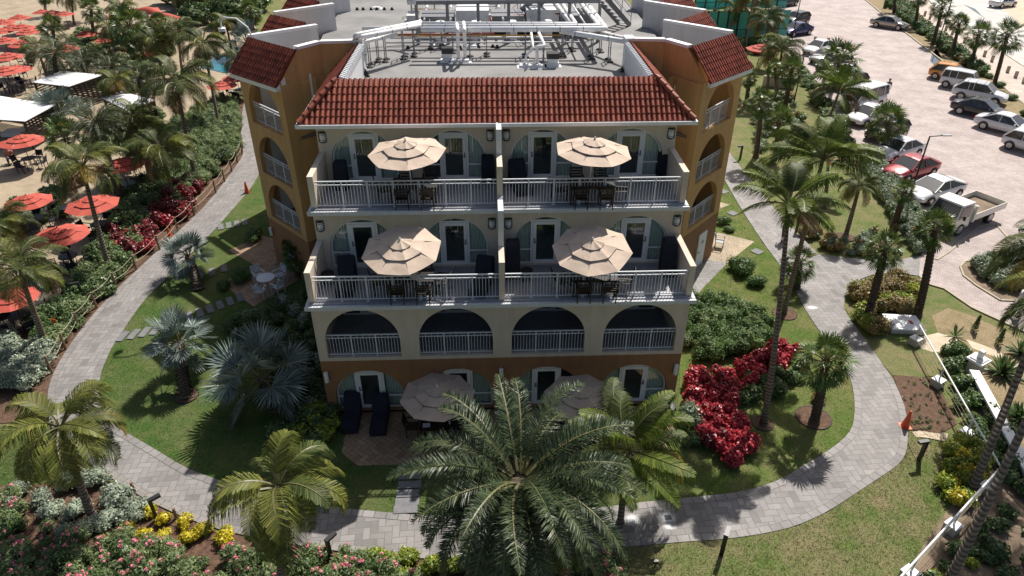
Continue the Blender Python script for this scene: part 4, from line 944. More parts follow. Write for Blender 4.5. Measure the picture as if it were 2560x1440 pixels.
# right middle background
for kd, c, b, h, s, sd, l in [
    ('sabal', (2100, 160), (2080, 225), 3.2, 1.5, 2, 'fan palm between the silver cars and the white van'),
    ('coco', (1955, 125), (1935, 255), 4.6, 0.85, 4, 'coconut palm by the lamp post near the blue sedan'),
    ('sabal', (1978, 180), (1962, 272), 3.4, 0.9, 1, 'fan palm beside the lamp post left of the parked silver cars'),
    ('sabal', (1938, 172), (1941, 232), 2.2, 0.65, 3, 'small fan palm near the low wall left of the lamp post'),
    ('sabal', (1903, 260), (1889, 393), 4.3, 0.8, 2, 'fan palm nearest the right tower arches with a rough trunk'),
    ('sabal', (1873, 195), (1865, 262), 2.6, 0.62, 1, 'small fan palm just right of the tower roof corner'),
    ('sabal', (1948, 305), (1937, 390), 2.9, 0.85, 3, 'fan palm over the pale shrubs on the upper right lawn'),
    ('coco', (1918, 48), (1918, 222), 6.4, 0.75, 1, 'coconut palm standing against the teal court screens'),
    ('coco', (1884, -12), (1862, 127), 5.2, 1.0, 4, 'palm with thick pale trunk before the teal court'),
    ('coco', (1840, 22), (1826, 95), 3.2, 0.9, 3, 'palm with arching fronds at the left end of the teal court'),
    ('sabal', (2297, -8), (2287, 67), 3.6, 1.0, 1, 'fan palm in the hedge strip above the lone silver sedan'),
    ('sabal', (2356, 20), (2331, 111), 4.0, 1.0, 2, 'fan palm beside the tall black lamp post in the hedge strip'),
    ('sabal', (2398, 60), (2378, 139), 3.1, 0.8, 3, 'small fan palm in the hedge strip behind the orange hatchback'),
    ('sabal', (2447, 88), (2425, 167), 3.1, 1.05, 1, 'fan palm in the hedge strip behind the boxy white car'),
    ('sabal', (2517, 92), (2484, 214), 4.5, 1.15, 2, 'largest fan palm in the hedge strip at the right edge'),
    ('sabal', (2236, -25), (2234, 33), 2.9, 1.0, 3, 'fan palm at the top of the hedge strip by the green bin'),
]: palm(kd, c, b, h, l, s * 1.22, sd)
# right edge palms, crowns out of the picture
palm('coco', (2660, 640), (2425, 1232), 7.0, 'bent coconut trunk with a grey band leaning out over the white garden wall', 1.15, 1, az=0.3)
palm('coco', (2700, 770), (2360, 1475), 7.6, 'leaning coconut trunk with a grey band at the bottom right corner', 1.15, 2, az=1.0)
# silver fan palms
palm('bism', (472, 640), (497, 722), 1.25, 'silver fan palm with a stout trunk beside the left path by the crimson shrubs', 0.88, 1)
palm('bism', (448, 855), (466, 990), 1.9, 'silver fan palm standing alone on the sunlit left lawn', 0.92, 2)
palm('bism', (655, 945), (690, 1020), 1.6, 'largest silver fan palm in the shade left of the building', 1.32, 3)
palm('bism', (152, 275), (165, 330), 1.6, 'bluish fan palm behind the cabana roof by the pool deck', 1.2, 1)
palm('bism', (618, 105), (622, 150), 1.6, 'silver fan palm behind the dome camera by the left tower', 1.5, 2)
# left side palms
for kd, c, b, h, s, sd, l in [
    ('coco', (440, 205), (492, 457), 6.6, 1.15, 1, 'broad coconut palm over the green shrub bank left of the tower'),
    ('coco', (508, 105), (551, 325), 6.4, 0.95, 2, 'tall coconut palm at the pool side of the left tower'),
    ('coco', (205, 415), (278, 683), 5.8, 0.92, 3, 'leaning coconut palm rising between the two nearest coral parasols'),
    ('coco', (400, 368), (439, 508), 3.8, 0.95, 2, 'coconut palm with green arching fronds behind the crimson shrubs'),
    ('date', (236, 300), (308, 510), 4.8, 0.85, 2, 'bushy green palm beside the cabanas and the shaded tables'),
    ('coco', (45, 668), (118, 865), 4.6, 0.78, 4, 'coconut palm with pale drooping fronds at the left edge'),
    ('coco', (-8, 560), None, 3.2, 0.75, 1, 'dark coconut palm at the far left edge below the coral parasols'),
    ('date', (135, 132), (153, 242), 4.0, 1.0, 1, 'date palm leaning over the white cabana roof'),
    ('sabal', (322, 65), (344, 153), 4.4, 1.5, 2, 'palm with wind blown fronds above the pool deck parasols'),
    ('coco', (300, 22), (312, 110), 4.0, 0.85, 3, 'palm behind the wind blown one on the pool deck'),
    ('sabal', (228, 25), (238, 102), 4.0, 1.05, 1, 'dark upright palm among the coral parasols'),
    ('sabal', (133, 72), (140, 128), 2.4, 1.2, 3, 'low grey palm between the rows of coral parasols'),
    ('coco', (447, 78), (456, 178), 4.6, 0.95, 4, 'palm beside the large shaded coral parasols'),
    ('coco', (486, -20), (503, 48), 3.4, 0.9, 1, 'palm near the dark trees at the top left'),
    ('sabal', (112, -12), (117, 50), 2.6, 1.0, 2, 'palm at the upper edge among far parasols'),
    ('coco', (180, -15), (186, 62), 3.4, 1.0, 2, 'far palm between parasols at the upper left'),
    ('sabal', (625, 28), (633, 75), 2.2, 1.3, 1, 'palm tuft showing behind the red tiled tower roofs'),
    ('coco', (565, 60), (580, 130), 3.0, 0.9, 3, 'palm between the dark trees and the left tower'),
    ('date', (205, 150), None, 2.4, 0.9, 2, 'bushy low palm between the cabanas and parasols'),
    ('date', (275, 165), None, 2.4, 0.8, 1, 'bushy low palm beside the cabana roof'),
    ('coco', (330, 290), None, 4.2, 0.8, 4, 'leafy palm between the bushy palm and the broad coconut palm'),
    ('coco', (385, 100), None, 3.8, 0.85, 2, 'palm with silvery fronds between the coral canopy and the broad palm'),
    ('coco', (290, 205), None, 3.0, 0.8, 3, 'palm over the yellow green planting by the second cabana'),
    ('sabal', (165, 345), None, 3.4, 1.1, 2, 'fan palm above the nearest coral parasols beside the bluish one'),
    ('coco', (350, 335), None, 3.2, 0.85, 3, 'palm crown just above the half hidden coral parasol'),
    ('coco', (598, 150), None, 3.5, 0.7, 1, 'palm crown behind the left tower roof corner'),
    ('date', (345, 190), None, 2.6, 0.8, 1, 'low feathery palm at the end of the pool planting'),
    ('sabal', (400, 60), None, 2.6, 0.9, 2, 'low palm at the foot of the coral canopies'),
    ('coco', (250, 130), None, 2.6, 0.7, 4, 'low palm between the dark upright palm and the cabana'),
    ('coco', (92, 118), None, 3.0, 0.8, 3, 'palm among the middle row of coral parasols'),
    ('coco', (270, 62), None, 3.4, 0.9, 2, 'palm between the upright dark palm and the shaggy palms'),
    ('sabal', (410, 115), None, 2.4, 1.0, 1, 'bushy fan palm left of the tall pool side palm'),
    ('date', (95, 250), None, 2.0, 0.6, 1, 'low palm between the two nearest cabanas'),
    ('coco', (372, 55), None, 3.2, 0.8, 1, 'palm by the coral canopies'),
    ('sabal', (350, 110), None, 3.0, 1.2, 3, 'shaggy palm in the middle of the pool garden'),
]: palm(kd, c, b, h, l, s * 1.1, sd)
palm('sabal', (742, 640), (748, 690), 1.3, 'narrow palm in the shaded notch beside the left tower', 0.75, 2)

# ================================================================ shrubs and beds
def leaves(mb, c, R3, n, size, r, shell=(0.7, 1.05), elong=1.8, mi=0, zmin=-0.2, up=0.35):
    cx, cy, cz = c; rx, ry, rz = R3
    for _ in range(n):
        z = r.uniform(zmin, 1); a = r.uniform(0, 2 * pi); q = math.sqrt(max(0, 1 - z * z)); k = r.uniform(*shell)
        k *= 1 + 0.10 * sin(5 * a + cx * 7) + 0.08 * sin(7 * z + cy * 5 + a * 3)
        p = V((cx + rx * q * cos(a) * k, cy + ry * q * sin(a) * k, max(0.03, cz + rz * z * k)))
        nrm = V((q * cos(a), q * sin(a), z + up)).normalized(); nrm = (nrm + V((r.gauss(0, .45), r.gauss(0, .45), r.gauss(0, .45)))).normalized()
        t = nrm.cross(V((r.gauss(0, 1), r.gauss(0, 1), r.gauss(0, 1)))).normalized(); b = nrm.cross(t)
        s = size * r.uniform(0.65, 1.25); w_ = s / elong
        mb.add([p - t * s, p + b * w_ - t * s * .1, p + t * s, p - b * w_ - t * s * .1], [(0, 1, 2, 3)], mi)
def bush_mesh(seed, mat, n=380, size=0.055, elong=1.6, blobs=5, flat=0.8, core=True):
    """unit bush (radius about 1)"""
    r = random.Random(seed); mb = MB()
    for i in range(blobs):
        a = r.uniform(0, 2 * pi); d = 0 if i == 0 else r.uniform(0.3, 0.6); rr = r.uniform(0.42, 0.62) if i else 0.72
        c = (d * cos(a), d * sin(a), rr * flat * 0.8 + r.uniform(0, 0.15))
        leaves(mb, c, (rr, rr, rr * flat), n // blobs + 20, size, r, elong=elong)
        if core: mb.blob(c, rr * .72, rr * .72, rr * flat * .72, 8, 5, jit=0.12, seed=i)
    return mb, mat
BUSH = {}
def bush_data(key, *a, **k):
    if key not in BUSH:
        mb, mat = bush_mesh(*a, **k); o = mb.build('foliage', mat); BUSH[key] = o.data; bpy.data.objects.remove(o)
    return BUSH[key]
def bush(px, R_, kind, label, group=None, seed=0, hz=1.0, world=None, name='shrub', cat='shrub'):
    spec = {'silver': dict(mat=M['silver'], n=900, size=0.075), 'yel': dict(mat=M['yel'], n=420, size=0.16, elong=2.2), 'yelg': dict(mat=M['yelg'], n=700, size=0.12, elong=2), 'hedge': dict(mat=M['hedge'], n=2200, size=0.05, blobs=7), 'bronze': dict(mat=M['brownleaf'], n=1200, size=0.06, elong=2),
            'green': dict(mat=M['green'], n=1100, size=0.08), 'sage': dict(mat=M['sage'], n=1000, size=0.07), 'dim': dict(mat=M['yelg'], n=500, size=0.13), 'red': dict(mat=M['red'], n=700, size=0.12, elong=1.5), 'olive': dict(mat=M['olive'], n=1100, size=0.10, elong=3.2)}[kind]
    d = bush_data((kind, seed % 3), seed % 3 + 11, **spec)
    p = world if world is not None else U(*px)
    o = bpy.data.objects.new(name, d); COL.objects.link(o); o.location = (p[0], p[1], 0); o.scale = (R_, R_, R_ * hz); o.rotation_euler = (0, 0, rnd.uniform(0, 6.28))
    return tag(o, label, cat, group)
def inpoly(x, y, P):
    c = False; j = len(P) - 1
    for i in range(len(P)):
        if (P[i][1] > y) != (P[j][1] > y) and x < (P[j][0] - P[i][0]) * (y - P[i][1]) / (P[j][1] - P[i][1]) + P[i][0]: c = not c
        j = i
    return c
def mass(name, label, cat, px, dens, mats, rr=(0.25, 0.5), hh=(0.4, 0.8), nl=260, size=0.06, elong=1.7, seed=1, mixw=None, kind='stuff', world=False, blossoms=0, core=0.75, lmul=1.0):
    """planting that reads as one mass: lumpy clumps of leaves over an area"""
    r = random.Random(seed); P = [tuple(p[:2]) for p in (px if world else [U(*p) for p in px])]
    xs = [p[0] for p in P]; ys = [p[1] for p in P]; area = (max(xs) - min(xs)) * (max(ys) - min(ys)); mb = MB(); n = int(area * dens)
    cells = []
    for _ in range(n):
        x, y = r.uniform(min(xs), max(xs)), r.uniform(min(ys), max(ys))
        if not inpoly(x, y, P): continue
        R_ = r.uniform(*rr); h = r.uniform(*hh); c = (x, y, h * 0.45)
        mi = 0 if not mixw else r.choices(range(len(mixw)), mixw)[0]
        leaves(mb, c, (R_, R_, h * 0.55), int(nl * R_ / 0.4 * lmul), size, r, elong=elong, mi=mi)
        mb.blob(c, R_ * core, R_ * core, h * .55 * core, 7, 4, mi=mi, jit=0.15, seed=int(x * 10))
        for _b in range(int(blossoms * r.random() * 2)):
            a = r.uniform(0, 6.28); q = r.uniform(0, 0.8); bc = (x + R_ * q * cos(a), y + R_ * q * sin(a), h * 0.45 + h * 0.55 * math.sqrt(1 - q * q) + 0.04)
            leaves(mb, bc, (0.055, 0.055, 0.04), 12, 0.032, r, elong=1.2, mi=len(mats) - 1, zmin=-0.3)
    o = mb.build(name, mats); return tag(o, label, cat, None, kind)
mass('oleander_bed', 'pink flowering oleander mass along the bottom edge', 'flower bed', [(-150, 1260), (40, 1250), (90, 1240), (130, 1330), (230, 1350), (300, 1350), (440, 1372), (560, 1385), (690, 1385), (800, 1388), (930, 1405), (1010, 1440), (1150, 1500), (1000, 1600), (-150, 1600)], 6.5, [M['olive'], M['green'], M['pink']], (0.2, 0.42), (0.35, 0.85), 260, 0.07, 3.4, 3, [7, 2, 0], blossoms=2.0)
mass('oleander_bed', 'pink flowering clump behind and right of the big date palm trunk', 'flower bed', [(1330, 1400), (1430, 1400), (1555, 1412), (1560, 1480), (1500, 1560), (1300, 1560)], 6.0, [M['olive'], M['green'], M['pink']], (0.22, 0.4), (0.35, 0.7), 300, 0.075, 3.2, 4, [5, 2, 0], blossoms=2.6)
mass('green_shrub_bank', 'dense mid green shrub bank between the pool deck and the upper left path', 'shrub bank', [(420, 345), (455, 300), (520, 268), (560, 262), (592, 262), (600, 330), (600, 372), (578, 400), (552, 425), (525, 460), (500, 480), (470, 480), (440, 420)], 6.0, [M['olive'], M['green']], (0.25, 0.55), (0.5, 1.15), 300, 0.06, 2.4, 5, [3, 1])
mass('mixed_shrub_bank', 'dark green shrubs along the rope fence below the coral parasols', 'shrub bank', [(330, 470), (440, 430), (470, 480), (440, 530), (395, 560), (350, 625), (330, 660), (270, 735), (215, 790), (190, 815), (155, 860), (110, 880), (60, 830), (150, 745), (190, 720), (230, 640), (262, 590), (300, 530)], 4.0, [M['green'], M['olive']], (0.3, 0.6), (0.5, 0.95), 270, 0.07, 1.7, 6, [3, 1])
mass('crimson_shrub_bank', 'dark crimson shrubs behind the rope fence beside the left path', 'shrub bank', [(262, 600), (300, 590), (350, 600), (398, 560), (385, 520), (440, 480), (470, 462), (505, 465), (512, 480), (480, 530), (450, 560), (405, 590), (370, 630), (340, 655), (290, 640)], 3.6, [M['maroon'], M['red']], (0.3, 0.5), (0.6, 1.0), 380, 0.075, 1.4, 7, [9, 1])
mass('silver_shrub_bank', 'grey green shrubs at the left edge beside the rope fence', 'shrub bank', [(-60, 850), (30, 850), (90, 880), (135, 870), (125, 915), (110, 950), (90, 985), (20, 990), (-60, 980)], 3.2, [M['silver']], (0.35, 0.6), (0.6, 0.9), 380, 0.055, 1.6, 8)
mass('crimson_hedge', 'bright crimson leaved hedge curving beside the right lawn', 'hedge', [(1715, 960), (1765, 935), (1825, 940), (1880, 905), (1940, 875), (2005, 872), (1998, 900), (1960, 925), (1900, 955), (1850, 985), (1830, 1010), (1860, 1070), (1878, 1120), (1865, 1165), (1800, 1170), (1765, 1130), (1742, 1075), (1712, 1020)], 9.0, [M['red'], M['maroon']], (0.2, 0.34), (0.45, 0.85), 300, 0.07, 1.4, 9, [8, 1])
mass('green_shrub_bank', 'glossy green shrub bank beside the right wall of the building', 'shrub bank', [(1712, 760), (1745, 755), (1830, 765), (1880, 790), (1935, 820), (1930, 850), (1880, 885), (1830, 905), (1715, 900)], 9.0, [M['hedge'], M['olive']], (0.22, 0.45), (0.5, 1.05), 330, 0.055, 2.6, 10, [4, 1])
mass('green_shrub_bank', 'dark green low shrubs behind the crimson hedge by the tall palm', 'shrub bank', [(1840, 940), (1905, 955), (1990, 920), (2000, 950), (1930, 1000), (1850, 1010)], 3.0, [M['green']], (0.25, 0.45), (0.4, 0.7), 300, 0.07, 1.8, 11)
mass('bronze_shrub_bank', 'bronze and yellow shrubs around the cabbage palm trunks', 'shrub bank', [(2125, 730), (2180, 705), (2240, 695), (2290, 720), (2285, 790), (2215, 800), (2200, 850), (2165, 835), (2135, 790)], 4.0, [M['brownleaf'], M['yelg']], (0.3, 0.5), (0.6, 0.95), 360, 0.055, 1.8, 12, [4, 1])
mass('bronze_shrub_bank', 'straggly bronze shrubs on the corner of the right lawn triangle', 'shrub bank', [(1985, 570), (2045, 590), (2110, 600), (2180, 575), (2270, 590), (2240, 640), (2150, 645), (2050, 630), (2000, 600)], 3.0, [M['brownleaf'], M['sage']], (0.22, 0.42), (0.3, 0.7), 280, 0.055, 1.8, 13, [3, 1])
mass('green_shrub_bank', 'green shrubs between the cable railing and the low white wall', 'shrub bank', [(2345, 905), (2370, 870), (2410, 865), (2425, 910), (2460, 990), (2510, 1060), (2560, 1150), (2600, 1260), (2560, 1270), (2490, 1170), (2440, 1100), (2395, 1020), (2370, 960)], 3.0, [M['green'], M['hedge']], (0.25, 0.45), (0.35, 0.7), 260, 0.07, 1.8, 14, [3, 1])
mass('yellow_green_shrub_bank', 'yellow green shrubs inside the cable railing at the bottom right', 'shrub bank', [(2340, 1180), (2370, 1130), (2400, 1110), (2440, 1130), (2455, 1180), (2430, 1230), (2400, 1270), (2370, 1290), (2350, 1240)], 4.0, [M['yelg'], M['yel']], (0.25, 0.42), (0.4, 0.8), 320, 0.06, 1.8, 15, [5, 2])
mass('green_shrub_bank', 'sparse green shrubs on the bare ground outside the cable railing', 'shrub bank', [(2440, 1240), (2520, 1180), (2640, 1260), (2620, 1560), (2230, 1600), (2300, 1440), (2390, 1340), (2450, 1290)], 2.2, [M['green'], M['yelg']], (0.2, 0.42), (0.25, 0.6), 220, 0.07, 1.8, 16, [4, 1])
mass('sage_hedge', 'long clipped sage green hedge along the front of the parked cars', 'hedge', [(2160, 385), (2185, 380), (2215, 440), (2250, 470), (2310, 560), (2330, 620), (2290, 640), (2255, 585), (2210, 520), (2180, 470)], 10.0, [M['sage'], M['green']], (0.22, 0.34), (0.62, 0.85), 300, 0.05, 1.6, 17, [7, 1])
mass('sage_hedge', 'pale clipped hedge filling the round kerbed island', 'hedge', [(2425, 668), (2450, 662), (2505, 640), (2560, 628), (2680, 640), (2680, 775), (2560, 735), (2500, 728), (2450, 700)], 9.0, [M['sage']], (0.25, 0.4), (0.7, 0.85), 330, 0.055, 1.6, 18)
mass('strip_hedge', 'clipped green hedge with rusty patches along the promenade', 'hedge', [(2215, -10), (2240, -10), (2300, 55), (2370, 105), (2440, 165), (2470, 185), (2455, 195), (2420, 175), (2345, 122), (2275, 65), (2220, 20)], 4.0, [M['hedge'], M['brownleaf']], (0.35, 0.5), (0.7, 0.9), 200, 0.09, 1.6, 19, [6, 1])
mass('pale_shrub_bank', 'low shrubs along the left parking row under the palms', 'shrub bank', [(2000, 175), (2030, 200), (2070, 260), (2110, 330), (2150, 390), (2120, 390), (2080, 330), (2040, 270), (2005, 220)], 2.2, [M['green'], M['olive']], (0.3, 0.5), (0.4, 0.8), 200, 0.09, 1.8, 28, [2, 1])
mass('pale_shrub_bank', 'pale straggly shrubs on the upper right lawn by the fan palms', 'shrub bank', [(1885, 270), (1935, 240), (1990, 250), (2010, 300), (1960, 420), (1930, 440), (1890, 400), (1880, 320)], 0.9, [M['sage'], M['brownleaf'], M['green']], (0.3, 0.6), (0.4, 0.8), 170, 0.08, 1.7, 20, [3, 1, 2])
mass('pool_garden_shrubs', 'mixed green planting among the pool deck palms', 'shrub bank', [(200, 160), (250, 120), (300, 90), (400, 80), (440, 120), (400, 150), (330, 190), (270, 175)], 0.6, [M['green'], M['brownleaf'], M['olive']], (0.4, 0.9), (0.6, 1.3), 200, 0.13, 1.7, 21, [3, 1, 1])
mass('pool_garden_shrubs', 'green planting under the leaning coconut palm beside the shaded tables', 'shrub bank', [(20, 520), (110, 470), (150, 480), (160, 540), (90, 590), (20, 600)], 1.3, [M['green'], M['olive']], (0.3, 0.6), (0.5, 0.9), 200, 0.09, 1.7, 22, [2, 1])
mass('pool_garden_shrubs', 'yellow green planting between the cabanas and the coral parasols', 'shrub bank', [(170, 105), (210, 85), (250, 110), (230, 150), (180, 140)], 0.7, [M['green'], M['olive']], (0.5, 0.9), (0.6, 1.3), 160, 0.14, 1.7, 23, [2, 1])
mass('pool_garden_shrubs', 'green planting around the foot of the broad coconut palm', 'shrub bank', [(255, 300), (330, 290), (400, 290), (420, 340), (385, 420), (330, 380), (250, 380)], 0.9, [M['green'], M['olive']], (0.4, 0.8), (0.5, 1.1), 260, 0.09, 2, 33, [1, 1])
mass('far_trees', 'dark mass of trees beyond the pool deck at the top left', 'trees', [(425, 30), (470, 62), (530, 55), (560, 85), (600, 70), (650, 30), (700, -60), (380, -60)], 0.16, [M['green'], M['olive']], (1.2, 2.4), (2, 4.6), 230, 0.26, 1.7, 24, [3, 1])
mass('seedling_rows', 'rows of small seedlings in the dark soil bed by the path', 'seedlings', [(2240, 942), (2335, 948), (2362, 1000), (2388, 1058), (2350, 1080), (2272, 1070), (2264, 1020)], 11.0, [M['green']], (0.05, 0.09), (0.07, 0.14), 90, 0.035, 2, 25, core=0.3)
mass('shade_shrub_bank', 'shaded rounded shrubs below the left balconies', 'shrub bank', [(548, 850), (600, 800), (690, 770), (770, 745), (785, 800), (800, 900), (820, 1020), (760, 1030), (700, 960), (600, 900)], 4.5, [M['silver'], M['green']], (0.25, 0.4), (0.5, 0.8), 240, 0.05, 1.6, 26, [1, 3])
mass('shade_shrub_bank', 'dim yellowish shrubs by the left corner of the front patio', 'shrub bank', [(650, 1060), (730, 1030), (800, 1030), (835, 1010), (845, 1060), (815, 1120), (760, 1120), (660, 1100)], 4.0, [M['yelg'], M['green']], (0.3, 0.45), (0.5, 0.8), 240, 0.08, 1.8, 27, [1, 2])
# individual bushes
for i, (px, R_, l) in enumerate([((30, 1262), 0.5, 'leftmost small silver bush by the lower left lawn'), ((52, 1228), 0.42, 'small silver bush on the lawn edge at the far left'), ((105, 1250), 0.48, 'round silver bush below the lower left lawn'), ((130, 1285), 0.5, 'silver bush between the lawn and the pink flowers'), ((180, 1215), 0.6, 'silver bush touching the left of the leaning ringed trunk'), ((250, 1205), 0.62, 'silver bush behind the leaning trunk at the path edge'), ((295, 1250), 0.68, 'large silver bush right of the leaning trunk by the path'), ((335, 1285), 0.6, 'silver bush nearest the black path light'), ((190, 1290), 0.55, 'silver bush directly left of the trunk foot'), ((270, 1310), 0.55, 'silver bush just right of the trunk foot'), ((215, 1335), 0.5, 'front silver bush below the trunk foot'), ((165, 1340), 0.48, 'silver bush half under the pink flowers')]):
    bush(px, R_, 'silver', l, 'silver bushes around the leaning palm', i)
YL = [((375, 1285), .30, 'yellow bush standing behind the black path light'), ((415, 1305), .32, 'yellow bush right of the black path light'), ((463, 1312), .34, 'yellow bush third along the path edge'), ((512, 1335), .36, 'yellow bush at the path edge below the rope post'), ((325, 1320), .26, 'small yellow bush nearest the silver bushes'), ((360, 1345), .32, 'round yellow bush in the second row, left'), ((412, 1350), .32, 'round yellow bush in the second row, middle'), ((475, 1355), .36, 'greener yellow bush in the second row, right'), ((258, 1362), .27, 'olive yellow bush alone among the pink flowers'), ((570, 1350), .40, 'large yellow bush under the drooping coconut fronds')]
for i, (px, R_, l) in enumerate(YL): bush(px, R_, 'yel', l, 'yellow leaved bushes by the lower path', i, 1.15)
YG = [((935, 1400), .42, 'yellow green bush nearest the pink flowers by the lower path'), ((975, 1415), .45, 'yellow green bush second along the lower path'), ((1020, 1405), .42, 'yellow green bush third along the lower path'), ((1080, 1425), .45, 'yellow green bush left of the date palm trunk'), ((1140, 1420), .42, 'yellow green bush close to the date palm fronds'), ((1200, 1425), .42, 'yellow green bush beside the date palm trunk'), ((1450, 1420), .35, 'yellow green bush right of the date palm trunk'), ((1010, 1450), .40, 'lowest yellow green bush at the bottom edge'), ((770, 1420), .45, 'dark green bush between the ringed trunk and the path light')]
for i, (px, R_, l) in enumerate(YG): bush(px, R_, 'yelg' if i < 8 else 'green', l, 'yellow green bushes by the date palm', i, 1.0)
bush((1720, 1060), 0.62, 'sage', 'rounded pale green bush between the front patio and the crimson hedge', None, 1, 1.5)
bush((1730, 1110), 0.5, 'green', 'dark green bush below the crimson hedge under the young palm', None, 2, 1.0)
bush((1262, 1030), 0.40, 'hedge', 'dark column of greenery against the wall between the ground floor windows', None, 0, 2.2)
bush((1855, 680), 0.85, 'hedge', 'big glossy rounded hedge clump on the lawn right of the tower patio', None, 0, 1.05)
bush((1895, 715), 0.6, 'hedge', 'smaller glossy clump joined to the big rounded hedge', None, 1, 1.0)
bush((1810, 560), 0.48, 'hedge', 'clipped green bush beside the right tower wall', None, 2, 1.1)
bush((1822, 580), 0.38, 'hedge', 'small clipped green bush at the corner of the sunlit patio', None, 1, 0.9)
bush((636, 600), 0.75, 'hedge', 'dark rounded bush touching the left tower corner', None, 2, 1.0)
bush((600, 700), 0.7, 'hedge', 'dark hedge clump between the two shaded side patios', None, 1, 1.0)
bush((560, 720), 0.45, 'hedge', 'low dark hedge end pointing at the silver palm', None, 0, 1.0)
bush((2045, 1000), 0.42, 'bronze', 'dry bronze bush ringing the cabbage palm on the right lawn', None, 1, 1.0)
for i, (px, R_, l) in enumerate([((2500, 218), .55, 'clipped ball shrub by the white car in the hedge strip'), ((2472, 195), .5, 'clipped ball shrub behind the boxy white car'), ((2530, 250), .55, 'clipped ball shrub right of the large fan palm'), ((2562, 290), .6, 'clipped ball shrub at the right edge of the strip'), ((2365, 60), .6, 'clipped ball shrub by the promenade bollards')]): bush(px, R_, 'hedge', l, 'ball shrubs in the hedge strip', i)
# rosettes, seedlings, mulch rings
def rosette(px, R_, label, n=60, seed=0, h=0.9):
    r = random.Random(seed); mb = MB()
    for i in range(n):
        az = r.uniform(0, 6.28); el = r.uniform(0.05, 1.45); d = V((cos(az) * cos(el), sin(az) * cos(el), sin(el) * h)); b = d * 0.05; sd = d.cross(UPV).normalized() * R_ * 0.05
        mid = b + d * R_ * 0.55; e = b + d * R_ - UPV * R_ * 0.12 * r.random()
        mb.add([b - sd, b + sd, mid + sd * 1.3, mid - sd * 1.3, e], [(0, 1, 2, 3), (3, 2, 4)])
    o = mb.build('spiky_plant', M['green']); o.location = U(*px); tag(o, label, 'plant')
rosette((2507, 935), 1.0, 'large spiky rosette plant beyond the white wall pillar', 90, 1)
rosette((2552, 885), 0.8, 'spiky rosette plant at the right edge above the large one', 80, 2)
rosette((2545, 1045), 0.8, 'spiky rosette plant next to the leaning trunk', 80, 3)
rosette((2387, 842), 0.55, 'small spiky plant on the bare ground by the sand patch', 22, 4, 1.3)
for px, l in (((2434, 828), 'thin dark conical seedling on the bare ground'), ((2494, 862), 'thin dark conical seedling nearer the spiky rosettes')):
    mb = MB(); r = random.Random(5)
    for k in range(8): leaves(mb, (0, 0, 0.12 + k * 0.11), (0.16 - k * 0.017,) * 3, 60, 0.05, r)
    mb.tube([(0, 0, 0), (0, 0, 0.9)], 0.02, 5); o = mb.build('conifer_seedling', M['green']); o.location = U(*px); tag(o, l, 'plant')
for px, R_ in (((1907, 1060), 0.42), ((1961, 784), 0.6), ((2113, 593), 0.55), ((2033, 1045), 0.7), ((466, 990), 0.5)):
    mb = MB(); p = U(*px); mb.sheet([(p.x + R_ * cos(t * pi / 10), p.y + R_ * sin(t * pi / 10)) for t in range(20)], 0.03); struct(mb.build('mulch_ring', M['mulch']))
    mb = MB(); pts = [(p.x + R_ * cos(t * pi / 12), p.y + R_ * sin(t * pi / 12), 0.03) for t in range(25)]; mb.tube(pts, 0.02, 5); struct(mb.build('mulch_ring_edge', M['black']))

# short grass blades over the near lawns, so edges and surface are ragged
def tufts(name, label, px, n, mat, seed, h=0.05):
    r = random.Random(seed); P = [tuple(U(*p)[:2]) for p in px]; xs = [p[0] for p in P]; ys = [p[1] for p in P]; mb = MB()
    for _ in range(n):
        x, y = r.uniform(min(xs), max(xs)), r.uniform(min(ys), max(ys))
        if not inpoly(x, y, P): continue
        for k in range(3):
            a = r.uniform(0, 6.28); hh = h * r.uniform(0.5, 1.3); q = (x + r.uniform(-.04, .04), y + r.uniform(-.04, .04)); w_ = 0.008
            mb.add([(q[0] - w_ * sin(a), q[1] + w_ * cos(a), 0), (q[0] + w_ * sin(a), q[1] - w_ * cos(a), 0), (q[0] + cos(a) * hh * .7, q[1] + sin(a) * hh * .7, hh)], [(0, 1, 2)])
    tag(mb.build(name, mat), label, 'grass', None, 'stuff')
tufts('grass', 'green grass blades on the left lawn', [(p[0] - 0, p[1]) for p in inner[8:30]] + [(1200, 1290), (1350, 1290), (1640, 1258), (1640, 1150), (840, 1165), (700, 1000), (560, 800)], 26000, M['grassblade'], 41)
tufts('grass', 'green grass blades on the right lawn', [(1640, 1255), (1759, 1243), (1912, 1216), (1995, 1174), (2107, 1102), (2137, 1040), (2131, 955), (2047, 825), (1987, 724), (1908, 608), (1813, 453), (1760, 700), (1760, 950), (1900, 1100), (1640, 1170)], 20000, M['grassblade'], 42)
tufts('grass', 'dry grass blades on the lower right lawn', [(1546, 1368), (1698, 1354), (1920, 1331), (2070, 1279), (2220, 1180), (2268, 1120), (2268, 1040), (2380, 1110), (2340, 1340), (2240, 1460), (1550, 1500)], 26000, M['grassbladedry'], 43)
tufts('grass', 'green grass blades on the small lower left lawn', [(-100, 1200), (60, 1215), (230, 1190), (185, 1126), (120, 1060), (-100, 1070)], 8000, M['grassblade'], 44)
